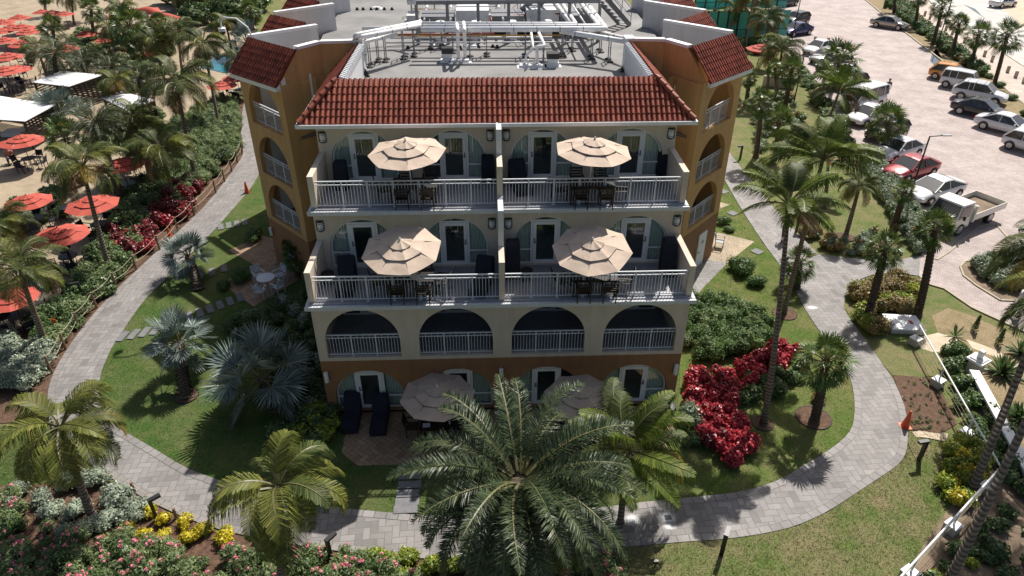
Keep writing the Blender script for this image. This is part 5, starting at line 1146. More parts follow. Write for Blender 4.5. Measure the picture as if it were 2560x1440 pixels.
# ================================================================ parasols, furniture
def umbrella(name, label, mat, R_=1.45, H=2.55, rise=0.5, n=8, tilt=0.0, group=None, drop=0.0):
    t = thing(name, label, 'umbrella', (0, 0, 0), 0, group)
    r = random.Random(int(R_ * 100)); mb = MB()
    def tier(r0, r1, z0, z1, sag=0.03, flap=True):
        vs = []; fs = []; k = n * 4; rings = 5
        for i in range(rings):
            s = i / (rings - 1); rr = r0 + (r1 - r0) * s; zz = z0 + (z1 - z0) * s
            for j in range(k):
                a = 2 * pi * j / k; ph = (j % 4) / 4; edge = cos(pi / n) / cos((ph - 0.5) * 2 * pi / n)
                sg = -sag * sin(pi * ph) * s * (1.0 + 0.4 * r.random())
                vs.append((rr * edge * cos(a), rr * edge * sin(a), zz + sg))
        for i in range(rings - 1):
            for j in range(k): fs.append((i * k + j, i * k + (j + 1) % k, (i + 1) * k + (j + 1) % k, (i + 1) * k + j))
        mb.add(vs, fs)
    tier(0.03, R_ * 0.30, H, H - rise * 0.30 + 0.03); tier(R_ * 0.20, R_ * 0.60, H - rise * 0.30, H - rise * 0.60 + 0.02); tier(R_ * 0.52, R_, H - rise * 0.60 - 0.03, H - rise)
    c = mb.build('canopy', mat, t)
    mb = MB()
    for j in range(n):
        a = 2 * pi * j / n; mb.tube([(R_ * 0.1 * cos(a), R_ * 0.1 * sin(a), H - rise * 0.2), (R_ * 0.97 * cos(a), R_ * 0.97 * sin(a), H - rise - 0.02)], 0.012, 4)
    mb.build('ribs', M['steel'], t)
    mb = MB(); mb.tube([(0, 0, 0.0), (0, 0, H - 0.02)], 0.025, 8); mb.build('pole', M['white'] if 'beige' in label else M['black'], t)
    mb = MB(); mb.lathe([(0.03, 0), (0.045, 0.04), (0.03, 0.07), (0.035, 0.1), (0.01, 0.13)], 8, (0, 0, H - 0.02)); mb.build('finial', M['white'] if 'beige' in label else mat, t)
    return t
def table(name, label, w_, d_, h=0.74, mat='brown', rnd_=False, group=None, cat='table'):
    t = thing(name, label, cat, (0, 0, 0), 0, group); mb = MB()
    if rnd_: mb.lathe([(w_ / 2 - 0.02, h - 0.03), (w_ / 2, h - 0.02), (w_ / 2, h), (0.02, h + 0.001)], 24)
    else:
        k = 7
        for i in range(k): mb.box(-w_ / 2, -d_ / 2 + d_ * i / k + 0.004, h - 0.03, w_ / 2, -d_ / 2 + d_ * (i + 1) / k - 0.004, h)
        mb.box(-w_ / 2 + 0.05, -d_ / 2 + 0.05, h - 0.1, w_ / 2 - 0.05, d_ / 2 - 0.05, h - 0.032)
    mb.build('tabletop', M[mat], t)
    for sx in (-1, 1):
        for sy in (-1, 1):
            mb = MB(); o = 0.30 if rnd_ else 0.0
            x, y = (sx * w_ * 0.28, sy * w_ * 0.28) if rnd_ else (sx * (w_ / 2 - 0.08), sy * (d_ / 2 - 0.08))
            mb.bar((x, y, 0), (x * (0.7 if rnd_ else 1), y * (0.7 if rnd_ else 1), h - 0.031), 0.05 if not rnd_ else 0.03); mb.build('leg', M[mat], t)
    return t
def chair(name, label, mat='brown', slat=True, arms=True, group=None, seatmat=None):
    t = thing(name, label, 'chair', (0, 0, 0), 0, group); sm = M[seatmat or mat]; fm = M[mat]
    mb = MB(); k = 5
    if slat:
        for i in range(k): mb.box(-0.23, -0.22 + 0.44 * i / k + 0.008, 0.41, 0.23, -0.22 + 0.44 * (i + 1) / k - 0.008, 0.435)
    else: mb.box(-0.23, -0.22, 0.41, 0.23, 0.22, 0.43)
    mb.build('seat', sm, t)
    mb = MB()
    if slat:
        for i in range(4): mb.para((-0.2, 0.24 + 0.03 * i, 0.54 + 0.105 * i), (0.4, 0, 0), (0, 0.02, 0), (0, 0.02, 0.07))
    else: mb.para((-0.21, 0.23, 0.48), (0.42, 0, 0), (0, 0.02, 0), (0, 0.10, 0.40))
    mb.build('backrest', sm, t)
    for sx in (-1, 1):
        mb = MB(); mb.bar((sx * 0.235, 0.22, 0), (sx * 0.235, 0.22, 0.43), 0.04); mb.bar((sx * 0.235, 0.22, 0.43), (sx * 0.225, 0.35, 0.95), 0.04); mb.build('leg', fm, t)
        mb = MB(); mb.bar((sx * 0.235, -0.22, 0), (sx * 0.235, -0.22, 0.64 if arms else 0.42), 0.04); mb.build('leg', fm, t)
        if arms: mb = MB(); mb.box(sx * 0.25 - 0.03, -0.25, 0.641, sx * 0.25 + 0.03, 0.26, 0.665); mb.build('armrest', fm, t)
    return t
def covered_lounger(label, upright=True):
    """lounger standing folded / under a dark cover"""
    t = thing('covered_lounger', label, 'sun lounger'); r = random.Random(3)
    prof = [(-0.95, 0.0), (-0.95, 0.34), (0.15, 0.38), (0.55, 0.95), (0.75, 1.02), (0.88, 0.9), (0.92, 0.0)]
    vs = []; n = len(prof); mb = MB()
    for k, x in enumerate((-0.36, -0.32, 0.32, 0.36)):
        for (y, z) in prof: vs.append((x + r.uniform(-.01, .01), y + r.uniform(-.01, .01), z - (0.05 if k in (0, 3) and z > 0 else 0)))
    fs = [(a * n + i, a * n + i + 1, (a + 1) * n + i + 1, (a + 1) * n + i) for a in range(3) for i in range(n - 1)] + [tuple(range(n)), tuple(3 * n + i for i in range(n))[::-1]]
    mb.add(vs, fs); mb.build('cover', M['navy'], t)
    mb = MB()
    for y in (-0.8, 0.8):
        for x in (-0.3, 0.3): mb.box(x - 0.03, y - 0.03, 0.0, x + 0.03, y + 0.03, 0.12)
    mb.build('feet', M['brown'], t); return t
def stacked_cover(label):
    t = thing('covered_lounger', label, 'sun lounger'); mb = MB()
    vs = []
    for (sx_, sy_, z) in ((0.36, 0.36, 0.0), (0.37, 0.34, 0.7), (0.35, 0.30, 1.45), (0.28, 0.22, 1.55)):
        for j in range(12):
            a = 2 * pi * (j + 0.5) / 12; q = 1 / max(abs(cos(a)), abs(sin(a))) ** 0.85; vs.append((sx_ * cos(a) * q * 0.97, sy_ * sin(a) * q * 0.97 + z * 0.08, z))
    fs = [(i * 12 + j, i * 12 + (j + 1) % 12, (i + 1) * 12 + (j + 1) % 12, (i + 1) * 12 + j) for i in range(3) for j in range(12)] + [tuple(36 + j for j in range(12))]
    mb.add(vs, fs); mb.build('cover', M['navy'], t); return t
def side_table(label, mat='brown'):
    t = thing('side_table', label, 'table'); mb = MB(); mb.lathe([(0.24, 0.42), (0.25, 0.44), (0.25, 0.46), (0.01, 0.461)], 16); mb.build('tabletop', M[mat], t)
    for j in range(4): mb = MB(); a = j * pi / 2 + 0.78; mb.bar((0.2 * cos(a), 0.2 * sin(a), 0), (0.17 * cos(a), 0.17 * sin(a), 0.42), 0.035); mb.build('leg', M[mat], t)
    return t
# terraces
UMB = Proto(umbrella('patio_umbrella', 'beige', M['beige'], 1.46, 2.5, 0.46))
UMB.o['category'] = 'umbrella'
TAB = Proto(table('dining_table', 'x', 1.75, 0.95, 0.74)); CHR = Proto(chair('slatted_chair', 'x')); CVR = Proto(covered_lounger('x')); STK = Proto(stacked_cover('x')); SDT = Proto(side_table('x'))
TERR = [('upper left terrace', -3.40, 3.75, Z3, 0.1, (1022, 345)), ('upper right terrace', 3.32, 3.72, Z3, 0.35, (1478, 345)), ('middle left terrace', -3.40, 1.20, Z2, 0.25, (1010, 582)), ('middle right terrace', 3.30, 1.22, Z2, 0.55, (1485, 580))]
for nm, x, y, z, rz, ppx in TERR:
    top = U(ppx[0], ppx[1], z + 2.5)
    o = UMB.put((top.x, top.y, z), rz, 1.0, 'beige three tier parasol through the dark table on the ' + nm, 'beige parasols'); q_ = TERR.index((nm, x, y, z, rz, ppx)); o.rotation_euler = (rad((5, 3, 9, 8)[q_]), rad((-3, 2, -5, -8)[q_]), rz)
    TAB.put((top.x + 0.1, top.y - 0.05, z), 0, 1, 'dark slatted dining table under the beige parasol on the ' + nm, 'dark dining tables')
    for k, (dx, dy, a) in enumerate(((-0.45, 0.68, 0), (0.5, 0.68, 0), (-1.2, 0.0, pi / 2 + 0.3), (1.2, -0.05, -pi / 2 - 0.2), (-0.45, -0.70, pi), (0.5, -0.72, pi))):
        if 'upper' in nm and abs(dx) > 1 and 'left' in nm and dx > 0: continue
        CHR.put((top.x + 0.1 + dx, top.y + dy, z), a, 1, ('dark slatted chair at the table on the ' + nm + ', ' + ('wall side left', 'wall side right', 'left end', 'right end', 'railing side left', 'railing side right')[k]), 'dark slatted terrace chairs')
for (px, z, kd, rz, l) in [((856, 470), Z3, 's', 0, 'dark covered stack by the left end of the upper left terrace'), ((1220, 455), Z3, 's', 0, 'dark covered stack by the divider on the upper left terrace'), ((1655, 440), Z3, 's', 0, 'dark covered stack by the right end of the upper right terrace'), ((1300, 470), Z3, 'c', 0.2, 'covered lounger near the divider on the upper right terrace'),
                           ((868, 715), Z2, 'c', 0.05, 'covered lounger by the left end of the middle left terrace'), ((1205, 715), Z2, 'c', -0.25, 'covered lounger by the divider on the middle left terrace'), ((1282, 690), Z2, 's', 0, 'tall dark cover by the divider on the middle right terrace'), ((1665, 685), Z2, 's', 0, 'tall dark cover by the right end of the middle right terrace'),
                           ((882, 1050), 0.02, 'c', 0.0, 'black lounger nearest the left hedge on the front patio'), ((951, 1055), 0.02, 'c', 0.0, 'black lounger beside the parasol on the front patio')]:
    p = U(px[0], px[1], z); (STK if kd == 's' else CVR).put((p.x, p.y, z), rz, (0.9, 0.85, 1.0) if kd == 'c' else ((0.75, 0.8, 0.72) if z == Z3 else (0.8, 0.8, 1.0)), l, 'covered loungers')
for px, z, l in (((823, 708), Z2, 'small dark stool by the left end of the middle left terrace'), ((1316, 700), Z2, 'small dark round table beside the tall cover on the middle right terrace')):
    p = U(*px, z); SDT.put((p.x, p.y, z), 0, 1, l)
# front patio
for i, (px, l, rz) in enumerate((((1093, 968), 'dusty beige parasol in the shade on the left of the front patio', 0.2), ((1455, 972), 'dusty beige parasol in the shade on the right of the front patio', 0.5))):
    t = U(px[0], px[1], 2.5); UMB.put((t.x, t.y, 0.02), rz, 1.0, l, 'beige parasols')
    TAB.put((t.x + 0.1, t.y, 0.02), 0, 1, 'dark dining table under the %s parasol of the front patio' % ('left', 'right')[i], 'dark dining tables')
    for k, (dx, dy, a) in enumerate(((-1.2, 0.1, pi / 2), (-0.4, -0.75, pi), (0.45, -0.75, pi), (1.25, -0.1, -pi / 2), (0.0, 0.72, 0))):
        CHR.put((t.x + 0.1 + dx, t.y + dy, 0.02), a, 1, 'dark slatted chair at the %s front patio table, %s' % (('left', 'right')[i], ('left end', 'lawn side left', 'lawn side right', 'right end', 'wall side')[k]), 'dark slatted patio chairs')
mb = MB(); p = U(1066, 1062, 0.8); mb.cbox((0, 0, 0.012), 0.28, 0.22, 0.02, 0.1); o = mb.build('magazine', M['lampglass']); o.location = (p.x, p.y, 0.765); tag(o, 'white magazine lying on the shaded front patio table', 'magazine')
mb = MB(); p = U(1124, 1058, 0.8); mb.lathe([(0.03, 0), (0.045, 0.13)], 10); o = mb.build('drinking_cup', M['lampglass']); o.location = (p.x, p.y, 0.762); tag(o, 'white cup standing on the shaded front patio table', 'cup')
mb = MB(); mb.lathe([(0.42, 0), (0.55, 0.25), (0.5, 0.42), (0.4, 0.45)], 18); o = mb.build('round_planter', M['black']); o.location = U(1655, 1030); tag(o, 'dark round planter at the right end of the front patio', 'planter')
# things on the middle left table
for px, l, sz in (((1009, 669), 'small pale item left of the pole on the middle left table', 0.1), ((1030, 671), 'small pale item right of the pole on the middle left table', 0.08)):
    mb = MB(); mb.cbox((0, 0, 0.03), sz, sz * 0.6, 0.05); o = mb.build('napkin_holder', M['lampglass']); p = U(*px, Z2 + 0.75); o.location = (p.x, p.y, Z2 + 0.742); tag(o, l, 'napkin holder')
# white cafe set on the left side patio
WT = table('cafe_table', 'white round table on the shaded side patio', 0.95, 0.95, 0.72, 'white', True); p = U(670, 722); WT.location = p
WC = Proto(chair('cafe_chair', 'x', 'rail', True, True))
for k, (a, l) in enumerate(((2.3, 'white strap chair left of the round white table'), (0.9, 'white strap chair behind the round white table'), (-1.7, 'white strap chair in front of the round white table'), (-0.6, 'white strap chair lower right of the round white table'))):
    WC.put((p.x + 0.85 * cos(a), p.y + 0.85 * sin(a), 0.016), a - pi / 2, 1, l, 'white strap chairs')
GC = chair('patio_chair', 'grey green chair on the sunlit patio beside the right tower', 'steel', False, True); p = U(1797, 618); GC.location = p; GC.rotation_euler = (0, 0, 1.2)
# coral parasols on the pool deck with tables and chairs
CU = Proto(umbrella('pool_umbrella', 'coral', M['coral'], 1.5, 2.45, 0.48))
BT = Proto(table('bistro_table', 'x', 1.0, 1.0, 0.72, 'black', True)); BC = Proto(chair('bistro_chair', 'x', 'black', False, True, None, 'navy'))
CP = [(144, 574, 1.0, 'nearest coral parasol over a round glass table by the rope fence'), (226, 497, 1.0, 'coral parasol striped by palm shadow left of the leaning trunk'), (300, 400, 1.0, 'coral parasol half hidden behind the coconut palm by the shrubs'), (66, 492, .9, 'coral parasol partly covered by dark fronds at the left edge'), (50, 341, 1.0, 'coral parasol in front of the nearest white cabana'), (24, 735, .8, 'coral parasol cut by the left edge below the coconut palm'),
      (46, 38, .9, 'coral parasol at the top left, second from the corner'), (103, 25, .8, 'far coral parasol at the upper edge'), (52, 62, 1.0, 'one of the distant coral parasols at the upper left'), (5, 50, .9, 'one of the distant coral parasols at the upper left'), (0, 72, .9, 'one of the distant coral parasols at the upper left'), (28, 62, .9, 'one of the distant coral parasols at the upper left'), (68, 73, .9, 'coral parasol shaded beside its taller neighbours'), (8, 95, .9, 'coral parasol at the left edge of the middle row'), (58, 101, 1.05, 'large coral parasol in the middle row'), (16, 134, 1.0, 'coral parasol left above the date palm'), (160, 114, 1.0, 'coral parasol behind the date palm fronds'), (215, 78, .9, 'coral parasol left of the dark upright palm trunk'), (10, 168, 1.05, 'coral parasol by the left edge above the cabanas'), (40, 165, .9, 'coral parasol behind the date palm trunk'), (375, 128, .75, 'small coral parasol by the pale paving near the pool'), (252, 97, .7, 'small coral parasol beside seated guests'), (130, 27, .8, 'coral parasol by far palm trunks'), (160, 30, .8, 'coral parasol beneath the pale grey palm'), (340, 62, .8, 'coral parasol behind the shaggy palm'), (553, 205, .9, 'coral parasol beside the left tower'), (590, 186, .9, 'coral parasol tucked behind the left tower corner'), (255, 38, .9, 'coral parasol behind the dark upright palm')]
for i, (u, v, s, l) in enumerate(CP):
    t = U(u, v, 2.35 * s); CU.put((t.x, t.y, 0.012), rnd.uniform(0, 0.7), s, l, 'coral parasols on the pool deck')
    if 'distant coral' in l and i > 8: continue
    BT.put((t.x, t.y, 0.012), 0, 1, ['dark round table under the nearest coral parasol', 'dark round table under the palm striped parasol', 'dark round table under the parasol by the shrubs', 'dark round table under the fronds at the left edge', 'dark round table in front of the nearest cabana'][i] if i < 5 else 'dark round table in the shade of a coral parasol', 'round tables under coral parasols')
    if v > 100 or i < 6:
        for k in range(4 if i < 6 else 3):
            a = 0.6 + k * (pi / 2) + i; BC.put((t.x + 0.9 * cos(a), t.y + 0.9 * sin(a), 0.012), a - pi / 2 + rnd.uniform(-.3, .3), 1, 'dark chair drawn up to a round table on the pool deck', 'dark chairs on the pool deck')
for (u, v) in ((20, 812), (45, 800), (270, 465), (330, 430), (355, 470), (310, 495)):
    p = U(u, v); BC.put((p.x, p.y, 0.012), rnd.uniform(0, 6), 1, 'dark chair drawn up to a round table on the pool deck', 'dark chairs on the pool deck')
for i, (c, l) in enumerate((((185, 545), 'large round glass table left of the path shrubs by the striped parasol'), ((300, 462), 'shaded round table behind the coconut trunk'), ((335, 440), 'shaded round table nearest the green shrub bank'))):
    p = U(*c); BT.put((p.x, p.y, 0.012), 0, 1.15, l, 'round tables under coral parasols')
# two coral shade sails
def sail(px4, label):
    P = [U(*p[:2], p[2]) for p in px4]; mb = MB(); N = 10; vs = []
    for i in range(N + 1):
        for j in range(N + 1):
            s, t_ = i / N, j / N; q = P[0] * (1 - s) * (1 - t_) + P[1] * s * (1 - t_) + P[2] * s * t_ + P[3] * (1 - s) * t_; q = q + UPV * 0.45 * (sin(pi * s) * sin(pi * t_)); vs.append(q)
    mb.add(vs, [(i * (N + 1) + j, (i + 1) * (N + 1) + j, (i + 1) * (N + 1) + j + 1, i * (N + 1) + j + 1) for i in range(N) for j in range(N)])
    t = thing('shade_canopy', label, 'canopy', (P[0].x, P[0].y, 0)); o = mb.build('canopy', M['coral'], t); o.location = -t.location
    for p in P: m_ = MB(); m_.tube([(p.x, p.y, 0), p], 0.05, 6); q = m_.build('post', M['black'], t); q.location = -t.location
sail(((330, 22, 3), (395, 18, 3), (410, 38, 2.6), (350, 35, 2.6)), 'large coral canopy in the shade at the top of the pool garden')
sail(((365, 42, 3), (420, 33, 3), (460, 45, 2.6), (390, 52, 2.6)), 'sunlit coral canopy in front of the large shaded one')
# cabanas
def cabana(px, z, label, rz):
    c = V((0, 0, 0)); P = [U(*p, z) for p in px]
    for p in P: c += p / len(P)
    t = thing('cabana', label, 'cabana', (c.x, c.y, 0)); L = [p - V((c.x, c.y, 0)) for p in P]
    mb = MB(); vs = L + [p - UPV * 0.05 for p in L] + [V((0, 0, z + 0.28))]
    n = len(L); mb.add(vs, [(i, (i + 1) % n, 2 * n) for i in range(n)] + [(n + i, n + (i + 1) % n, (i + 1) % n, i) for i in range(n)]); mb.build('roof', M['pipe'], t)
    ins = [V((p.x * 0.92, p.y * 0.92, 0)) for p in L]
    for p in ins: mb = MB(); mb.bar(p, p + UPV * (z - 0.03), 0.14); mb.build('post', M['brown'], t)
    for i in range(n):
        a, b = ins[i], ins[(i + 1) % n]; mb = MB(); mb.bar(a + UPV * (z - 0.12), b + UPV * (z - 0.12), 0.08, 0.16); mb.build('beam', M['brown'], t)
        mid = (a + b) / 2
        if mid.x > 0.3 or mid.y > 0.6:
            mb = MB()
            for k in range(10): zz = 0.25 + k * 0.2; mb.bar(a.lerp(b, 0.04) + UPV * zz, a.lerp(b, 0.96) + UPV * zz, 0.03, 0.11)
            mb.build('slatted_screen', M['brown'], t)
    mb = MB(); mb.cbox((0, 0.1, 0.3), 1.5, 1.1, 0.35); mb.build('daybed', M['lampglass'], t)
cabana(((-30, 235), (137, 262), (62, 303), (-130, 290)), 2.3, 'nearest white roofed dark wood cabana at the left edge', 0)
cabana(((78, 205), (150, 177), (257, 187), (172, 216)), 2.3, 'white roofed dark wood cabana under the date palm', 0)
cabana(((255, 245), (300, 228), (390, 250), (318, 276)), 2.1, 'white roofed cabana hidden behind the broad coconut palm', 0)
# loungers on the deck
def lounger(label, mat='steel'):
    t = thing('sun_lounger', label, 'sun lounger'); mb = MB(); mb.box(-0.32, -0.95, 0.32, 0.32, 0.35, 0.36); mb.para((-0.32, 0.36, 0.33), (0.64, 0, 0), (0, 0.55, 0.40), (0, -0.02, 0.035)); mb.build('mattress', M[mat], t)
    mb = MB()
    for s in (-1, 1): mb.bar((s * 0.335, -0.97, 0.31), (s * 0.335, 0.5, 0.31), 0.035)
    mb.build('frame', M['black'], t)
    for x in (-0.32, 0.32):
        for y in (-0.8, 0.4): mb = MB(); mb.bar((x, y, 0), (x, y, 0.3), 0.035); mb.build('leg', M['black'], t)
    return t
LG = Proto(lounger('x'))
for u, v, a, l in ((118, 690, 1.45, 'grey lounger on the deck edge beneath the nearest coral parasol'), (150, 684, 1.45, 'grey lounger right next to the one below the nearest parasol'), (68, 545, 2.2, 'grey lounger under the dark fronds at the left'), (270, 190, 0.6, 'pale blue sling lounger beside the cabana under the date palm')):
    p = U(u, v); LG.put((p.x, p.y, 0.012), a, 1, l, 'loungers on the pool deck')
# pool behind the tower
gpoly('pool_water', [(505, 170), (540, 148), (570, 140), (640, 140), (640, 180), (560, 183)], 0.05, M['water'])
mb = MB(); pts = [U(*p) for p in ((498, 174), (538, 146), (572, 137), (640, 137))]
for a, b in zip(pts, pts[1:]): mb.bar(a + UPV * 0.08, b + UPV * 0.08, 0.35, 0.16)
struct(mb.build('pool_coping', M['whitewall']))

# ================================================================ street furniture
def path_light(px, label, rz=0.0, h=1.05):
    t = thing('path_light', label, 'path light', U(*px), rz, 'black path lights')
    mb = MB(); mb.box(-0.07, -0.05, 0, 0.07, 0.05, h - 0.1); mb.build('post', M['black'], t)
    mb = MB(); mb.box(-0.075, -0.36, h - 0.099, 0.075, 0.06, h); mb.build('head', M['black'], t)
    mb = MB(); mb.box(-0.05, -0.33, h - 0.112, 0.05, -0.1, h - 0.1); mb.build('lens', M['lampglass'], t)
for px, rz, l in [((1803, 1387), 2.6, 'black path light on the lower right lawn near the path edge'), ((2297, 1150), -1.4, 'black path light on the lawn outside the bend of the right path'), ((162, 1187), -1.6, 'black path light on the lower left lawn by the leaning palm'), ((393, 1300), 2.3, 'black path light among the yellow bushes'), ((828, 1400), 2.5, 'black path light between pink flowers near the lower path'), ((185, 668), -1.3, 'black path light beside the deck corner under the nearest coral parasol'), ((210, 748), -1.2, 'black path light in the shrubs by the rope fence'), ((307, 558), -1.2, 'black path light beside the shaded hedge on the pool deck'), ((1850, 397), -1.3, 'black path light on the upper right lawn by the tower'), ((2163, 800), -1.0, 'black path light in front of the bronze shrubs'), ((578, 318), -1.5, 'black path light in the green shrub bank near the tower'), ((571, 405), -1.5, 'black path light in the shrub bank by the rope fence top'), ((1990, 580), 1.8, 'black path light behind the twin coconut trunks')]: path_light(px, l, rz)
# rope fences
def rope_fence(name, label, posts, h=0.95, ropes=(0.9, 0.5)):
    P = [U(*p) for p in posts]; t = thing(name, label, 'rope fence', P[0])
    for p in P:
        q = p - P[0]; mb = MB(); mb.tube([q, q + UPV * h], [0.06, 0.055], 7); mb.build('post', M['wood'], t)
    for z in ropes:
        mb = MB()
        for a, b in zip(P, P[1:]):
            a, b = a - P[0] + UPV * z, b - P[0] + UPV * z; pts = [a.lerp(b, k / 6) - UPV * 0.12 * sin(pi * k / 6) for k in range(7)]; mb.tube(pts, 0.013, 5)
        mb.build('rope', M['rope'], t)
rope_fence('rope_fence', 'wooden post and rope fence along the outer edge of the left path', [(130, 932), (165, 873), (200, 821), (242, 770), (292, 720), (342, 675), (400, 625), (445, 578), (486, 538), (540, 483), (562, 455), (580, 430), (594, 406), (606, 384)])
rope_fence('rope_fence', 'low wooden post and rope fence below the lower left path', [(150, 1108), (192, 1152), (262, 1190), (337, 1230), (442, 1295), (530, 1330), (690, 1370), (818, 1388)], 0.5, (0.45,))
# cones
def cone(px, label, sc=1.0, top=False):
    t = thing('traffic_cone', label, 'traffic cone', U(*px)); t.scale = (sc,) * 3
    mb = MB(); mb.lathe([(0.17, 0.03), (0.16, 0.06), (0.035, 0.82), (0.02, 0.83)], 16); mb.build('cone_body', M['orangepl'], t)
    mb = MB(); mb.cbox((0, 0, 0.015), 0.40, 0.40, 0.03); mb.build('base', M['black'] if not top else M['orangepl'], t)
    if top: mb = MB(); mb.lathe([(0.098, 0.42), (0.068, 0.60), (0.06, 0.6)], 16); mb.build('reflective_band', M['lampglass'], t)
cone((618, 482), 'plain orange traffic cone standing on the left path by the tower'); cone((424, 588), 'orange cone with a white band among the crimson shrubs', 0.75, True); cone((2262, 1066), 'orange cone with a pale band at the edge of the right path', 1.0, True)
mb = MB(); mb.para((0, 0, 0.3), (0.3, 0.1, 0), (0, 0.15, 0.4), (0, 0.02, 0)); o = mb.build('yellow_sign', M['yellow']); o.location = U(440, 525); tag(o, 'small tilted yellow sign in the crimson shrubs', 'sign')
# orange marker flag by the deck
mb = MB(); mb.tube([(0, 0, 0), (-0.15, 0, 0.75)], 0.015, 5); o = mb.build('marker_flag', M['wood']); o.location = U(158, 835); tag(o, 'small orange marker on a thin stick by the left palm', 'marker'); m2 = MB(); m2.para((-0.3, 0, 0.7), (0.22, 0, -0.05), (0, 0.02, 0), (0, 0, 0.2)); m2.build('flag', M['orangepl'], o)
# white cable railing on block footings
P0, P1, P2 = U(2299, 812, 1.0), U(2502, 1168, 1.0), U(2254, 1440, 1.0)
t = thing('cable_railing', 'white handrail with cables on block footings at the lower right', 'railing', (P0.x, P0.y, 0))
off = V((P0.x, P0.y, 0)); P3 = P1 + (P2 - P1) * 1.6
mb = MB(); mb.tube([P0 - off, P1 - off], 0.035, 8); mb.build('handrail', M['pipe'], t); mb = MB(); mb.tube([P1 - off, P3 - off], 0.035, 8); mb.build('handrail', M['pipe'], t)
for z in (0.35, 0.55, 0.75):
    mb = MB(); mb.tube([P0 - off - UPV * (1 - z), P1 - off - UPV * (1 - z), P3 - off - UPV * (1 - z)], 0.007, 4); mb.build('cable', M['rope'], t)
for a, b, ks in ((P0, P1, (0.02, 0.36, 0.72)), (P1, P3, (0.04, 0.28, 0.54, 0.8))):
    for k in ks:
        q = a.lerp(b, k) - off; q.z = 0; mb = MB(); mb.bar(q, q + UPV * 0.99, 0.05, 0.05); mb.build('post', M['whitewall'], t)
        mb = MB(); mb.cbox((q.x, q.y, 0.17), 0.42, 0.42, 0.34, 0.5); mb.build('footing', M['concrete'], t); mb = MB(); mb.cbox((q.x, q.y, 0.36), 0.44, 0.44, 0.035, 0.5); mb.build('footing_cap', M['white'], t)
# low white wall and pillar
A, B = U(2436, 925, .6), U(2660, 1330, .6); dd = (B - A).normalized(); sd = V((-dd.y, dd.x, 0))
t = thing('garden_wall', 'low white garden wall running to the right corner', 'wall', (A.x, A.y, 0)); mb = MB(); mb.para(-sd * 0.13, (B - A), sd * 0.26, (0, 0, 0.5)); mb.build('wall', M['concrete'], t); mb = MB(); mb.para(-sd * 0.2 + UPV * 0.501, (B - A), sd * 0.4, (0, 0, 0.1)); mb.build('coping', M['pipe'], t)
A2, B2 = U(2425, 915), U(2425, 915); t = thing('gate_pillar', 'short pillar with a stepped white cap at the end of the garden wall', 'pillar', U(2432, 932)); t.rotation_euler = (0, 0, 0.5)
mb = MB(); mb.cbox((0, 0, 0.35), 0.5, 0.5, 0.7); mb.build('pillar_shaft', M['concrete'], t)
mb = MB(); mb.cbox((0, 0, 0.75), 0.72, 0.72, 0.1); mb.cbox((0, 0, 0.83), 0.55, 0.55, 0.06); mb.build('cap', M['pipe'], t); mb = MB(); mb.cbox((0, 0, 1.05), 0.2, 0.2, 0.38); mb.build('lantern', M['white'], t)
# utility box
c = U(2258, 822); t = thing('utility_cover', 'white utility box lid with a red lettered notice beside the bronze shrubs', 'utility box', c, -0.12)
mb = MB(); mb.box(-0.75, -0.45, 0, 0.75, 0.75, 0.22); mb.build('box', M['whitewall'], t); mb = MB(); mb.box(-0.8, -0.5, 0.221, 0.8, 0.8, 0.3); mb.build('lid', M['pipe'], t); mb = MB(); mb.box(0.25, 0.0, 0.301, 0.42, 0.3, 0.306); mb.build('notice', M['coral'], t)
for i, px in enumerate([(2232, 17), (2262, 3), (2275, 15), (2311, 40), (2324, 48), (2350, 66), (2364, 76), (2380, 86), (2410, 107), (2426, 118), (2460, 141), (2479, 154), (2518, 181), (2538, 194), (2558, 208), (2036, 105), (2069, 108)]):
    mb = MB(); mb.lathe([(0.17, 0), (0.17, 0.62), (0.15, 0.66), (0.01, 0.67)], 8); o = mb.build('stone_bollard', M['strip']); o.location = U(*px); tag(o, 'squat stone bollard beside the lone parking bay on the left' if i > 14 else 'squat stone bollard in the row along the promenade', 'bollard', 'parking bay bollards' if i > 14 else 'promenade bollards')
# lamp posts
def lamp(base, toprow, label, arm=0.0, adir=(1, 0, 0)):
    b, h = UH(base, toprow); h = min(h, 9); t = thing('street_lamp', label, 'street lamp', b, 0, 'black street lamps'); ad = V(adir).normalized()
    mb = MB(); mb.tube([(0, 0, 0), (0, 0, h)], [0.07, 0.045], 8); mb.build('pole', M['black'], t); mb = MB(); mb.lathe([(0.16, 0), (0.16, 0.03), (0.08, 0.06)], 8); mb.build('base', M['black'], t)
    mb = MB(); mb.bar((0, 0, h - 0.03), V((0, 0, h + 0.02)) + ad * 0.75, 0.05); mb.build('arm', M['black'], t); mb = MB(); q = V((0, 0, h + 0.03)) + ad * 0.75; mb.para(q - ad.cross(UPV) * 0.12 - UPV * 0.02, ad * 0.55, ad.cross(UPV) * 0.24, (0, 0, 0.06)); mb.build('lamp_head', M['steel'], t)
lamp((2264, 520), 340, 'black street lamp with a flat head beside the red sedan'); lamp((1981, 272), 139, 'black street lamp among palms near the silver cars'); lamp((1980, 100), -30, 'black street lamp by the blue sedan'); lamp((2342, 117), -25, 'black street lamp in the hedge strip above the puddle')
mb = MB(); mb.lathe([(0.25, 0), (0.28, 0.9), (0.3, 0.95), (0.2, 1.1)], 12); o = mb.build('litter_bin', M['hedge']); o.location = U(2212, 20); tag(o, 'dark green litter bin beside the kerb at the top of the lot', 'litter bin')
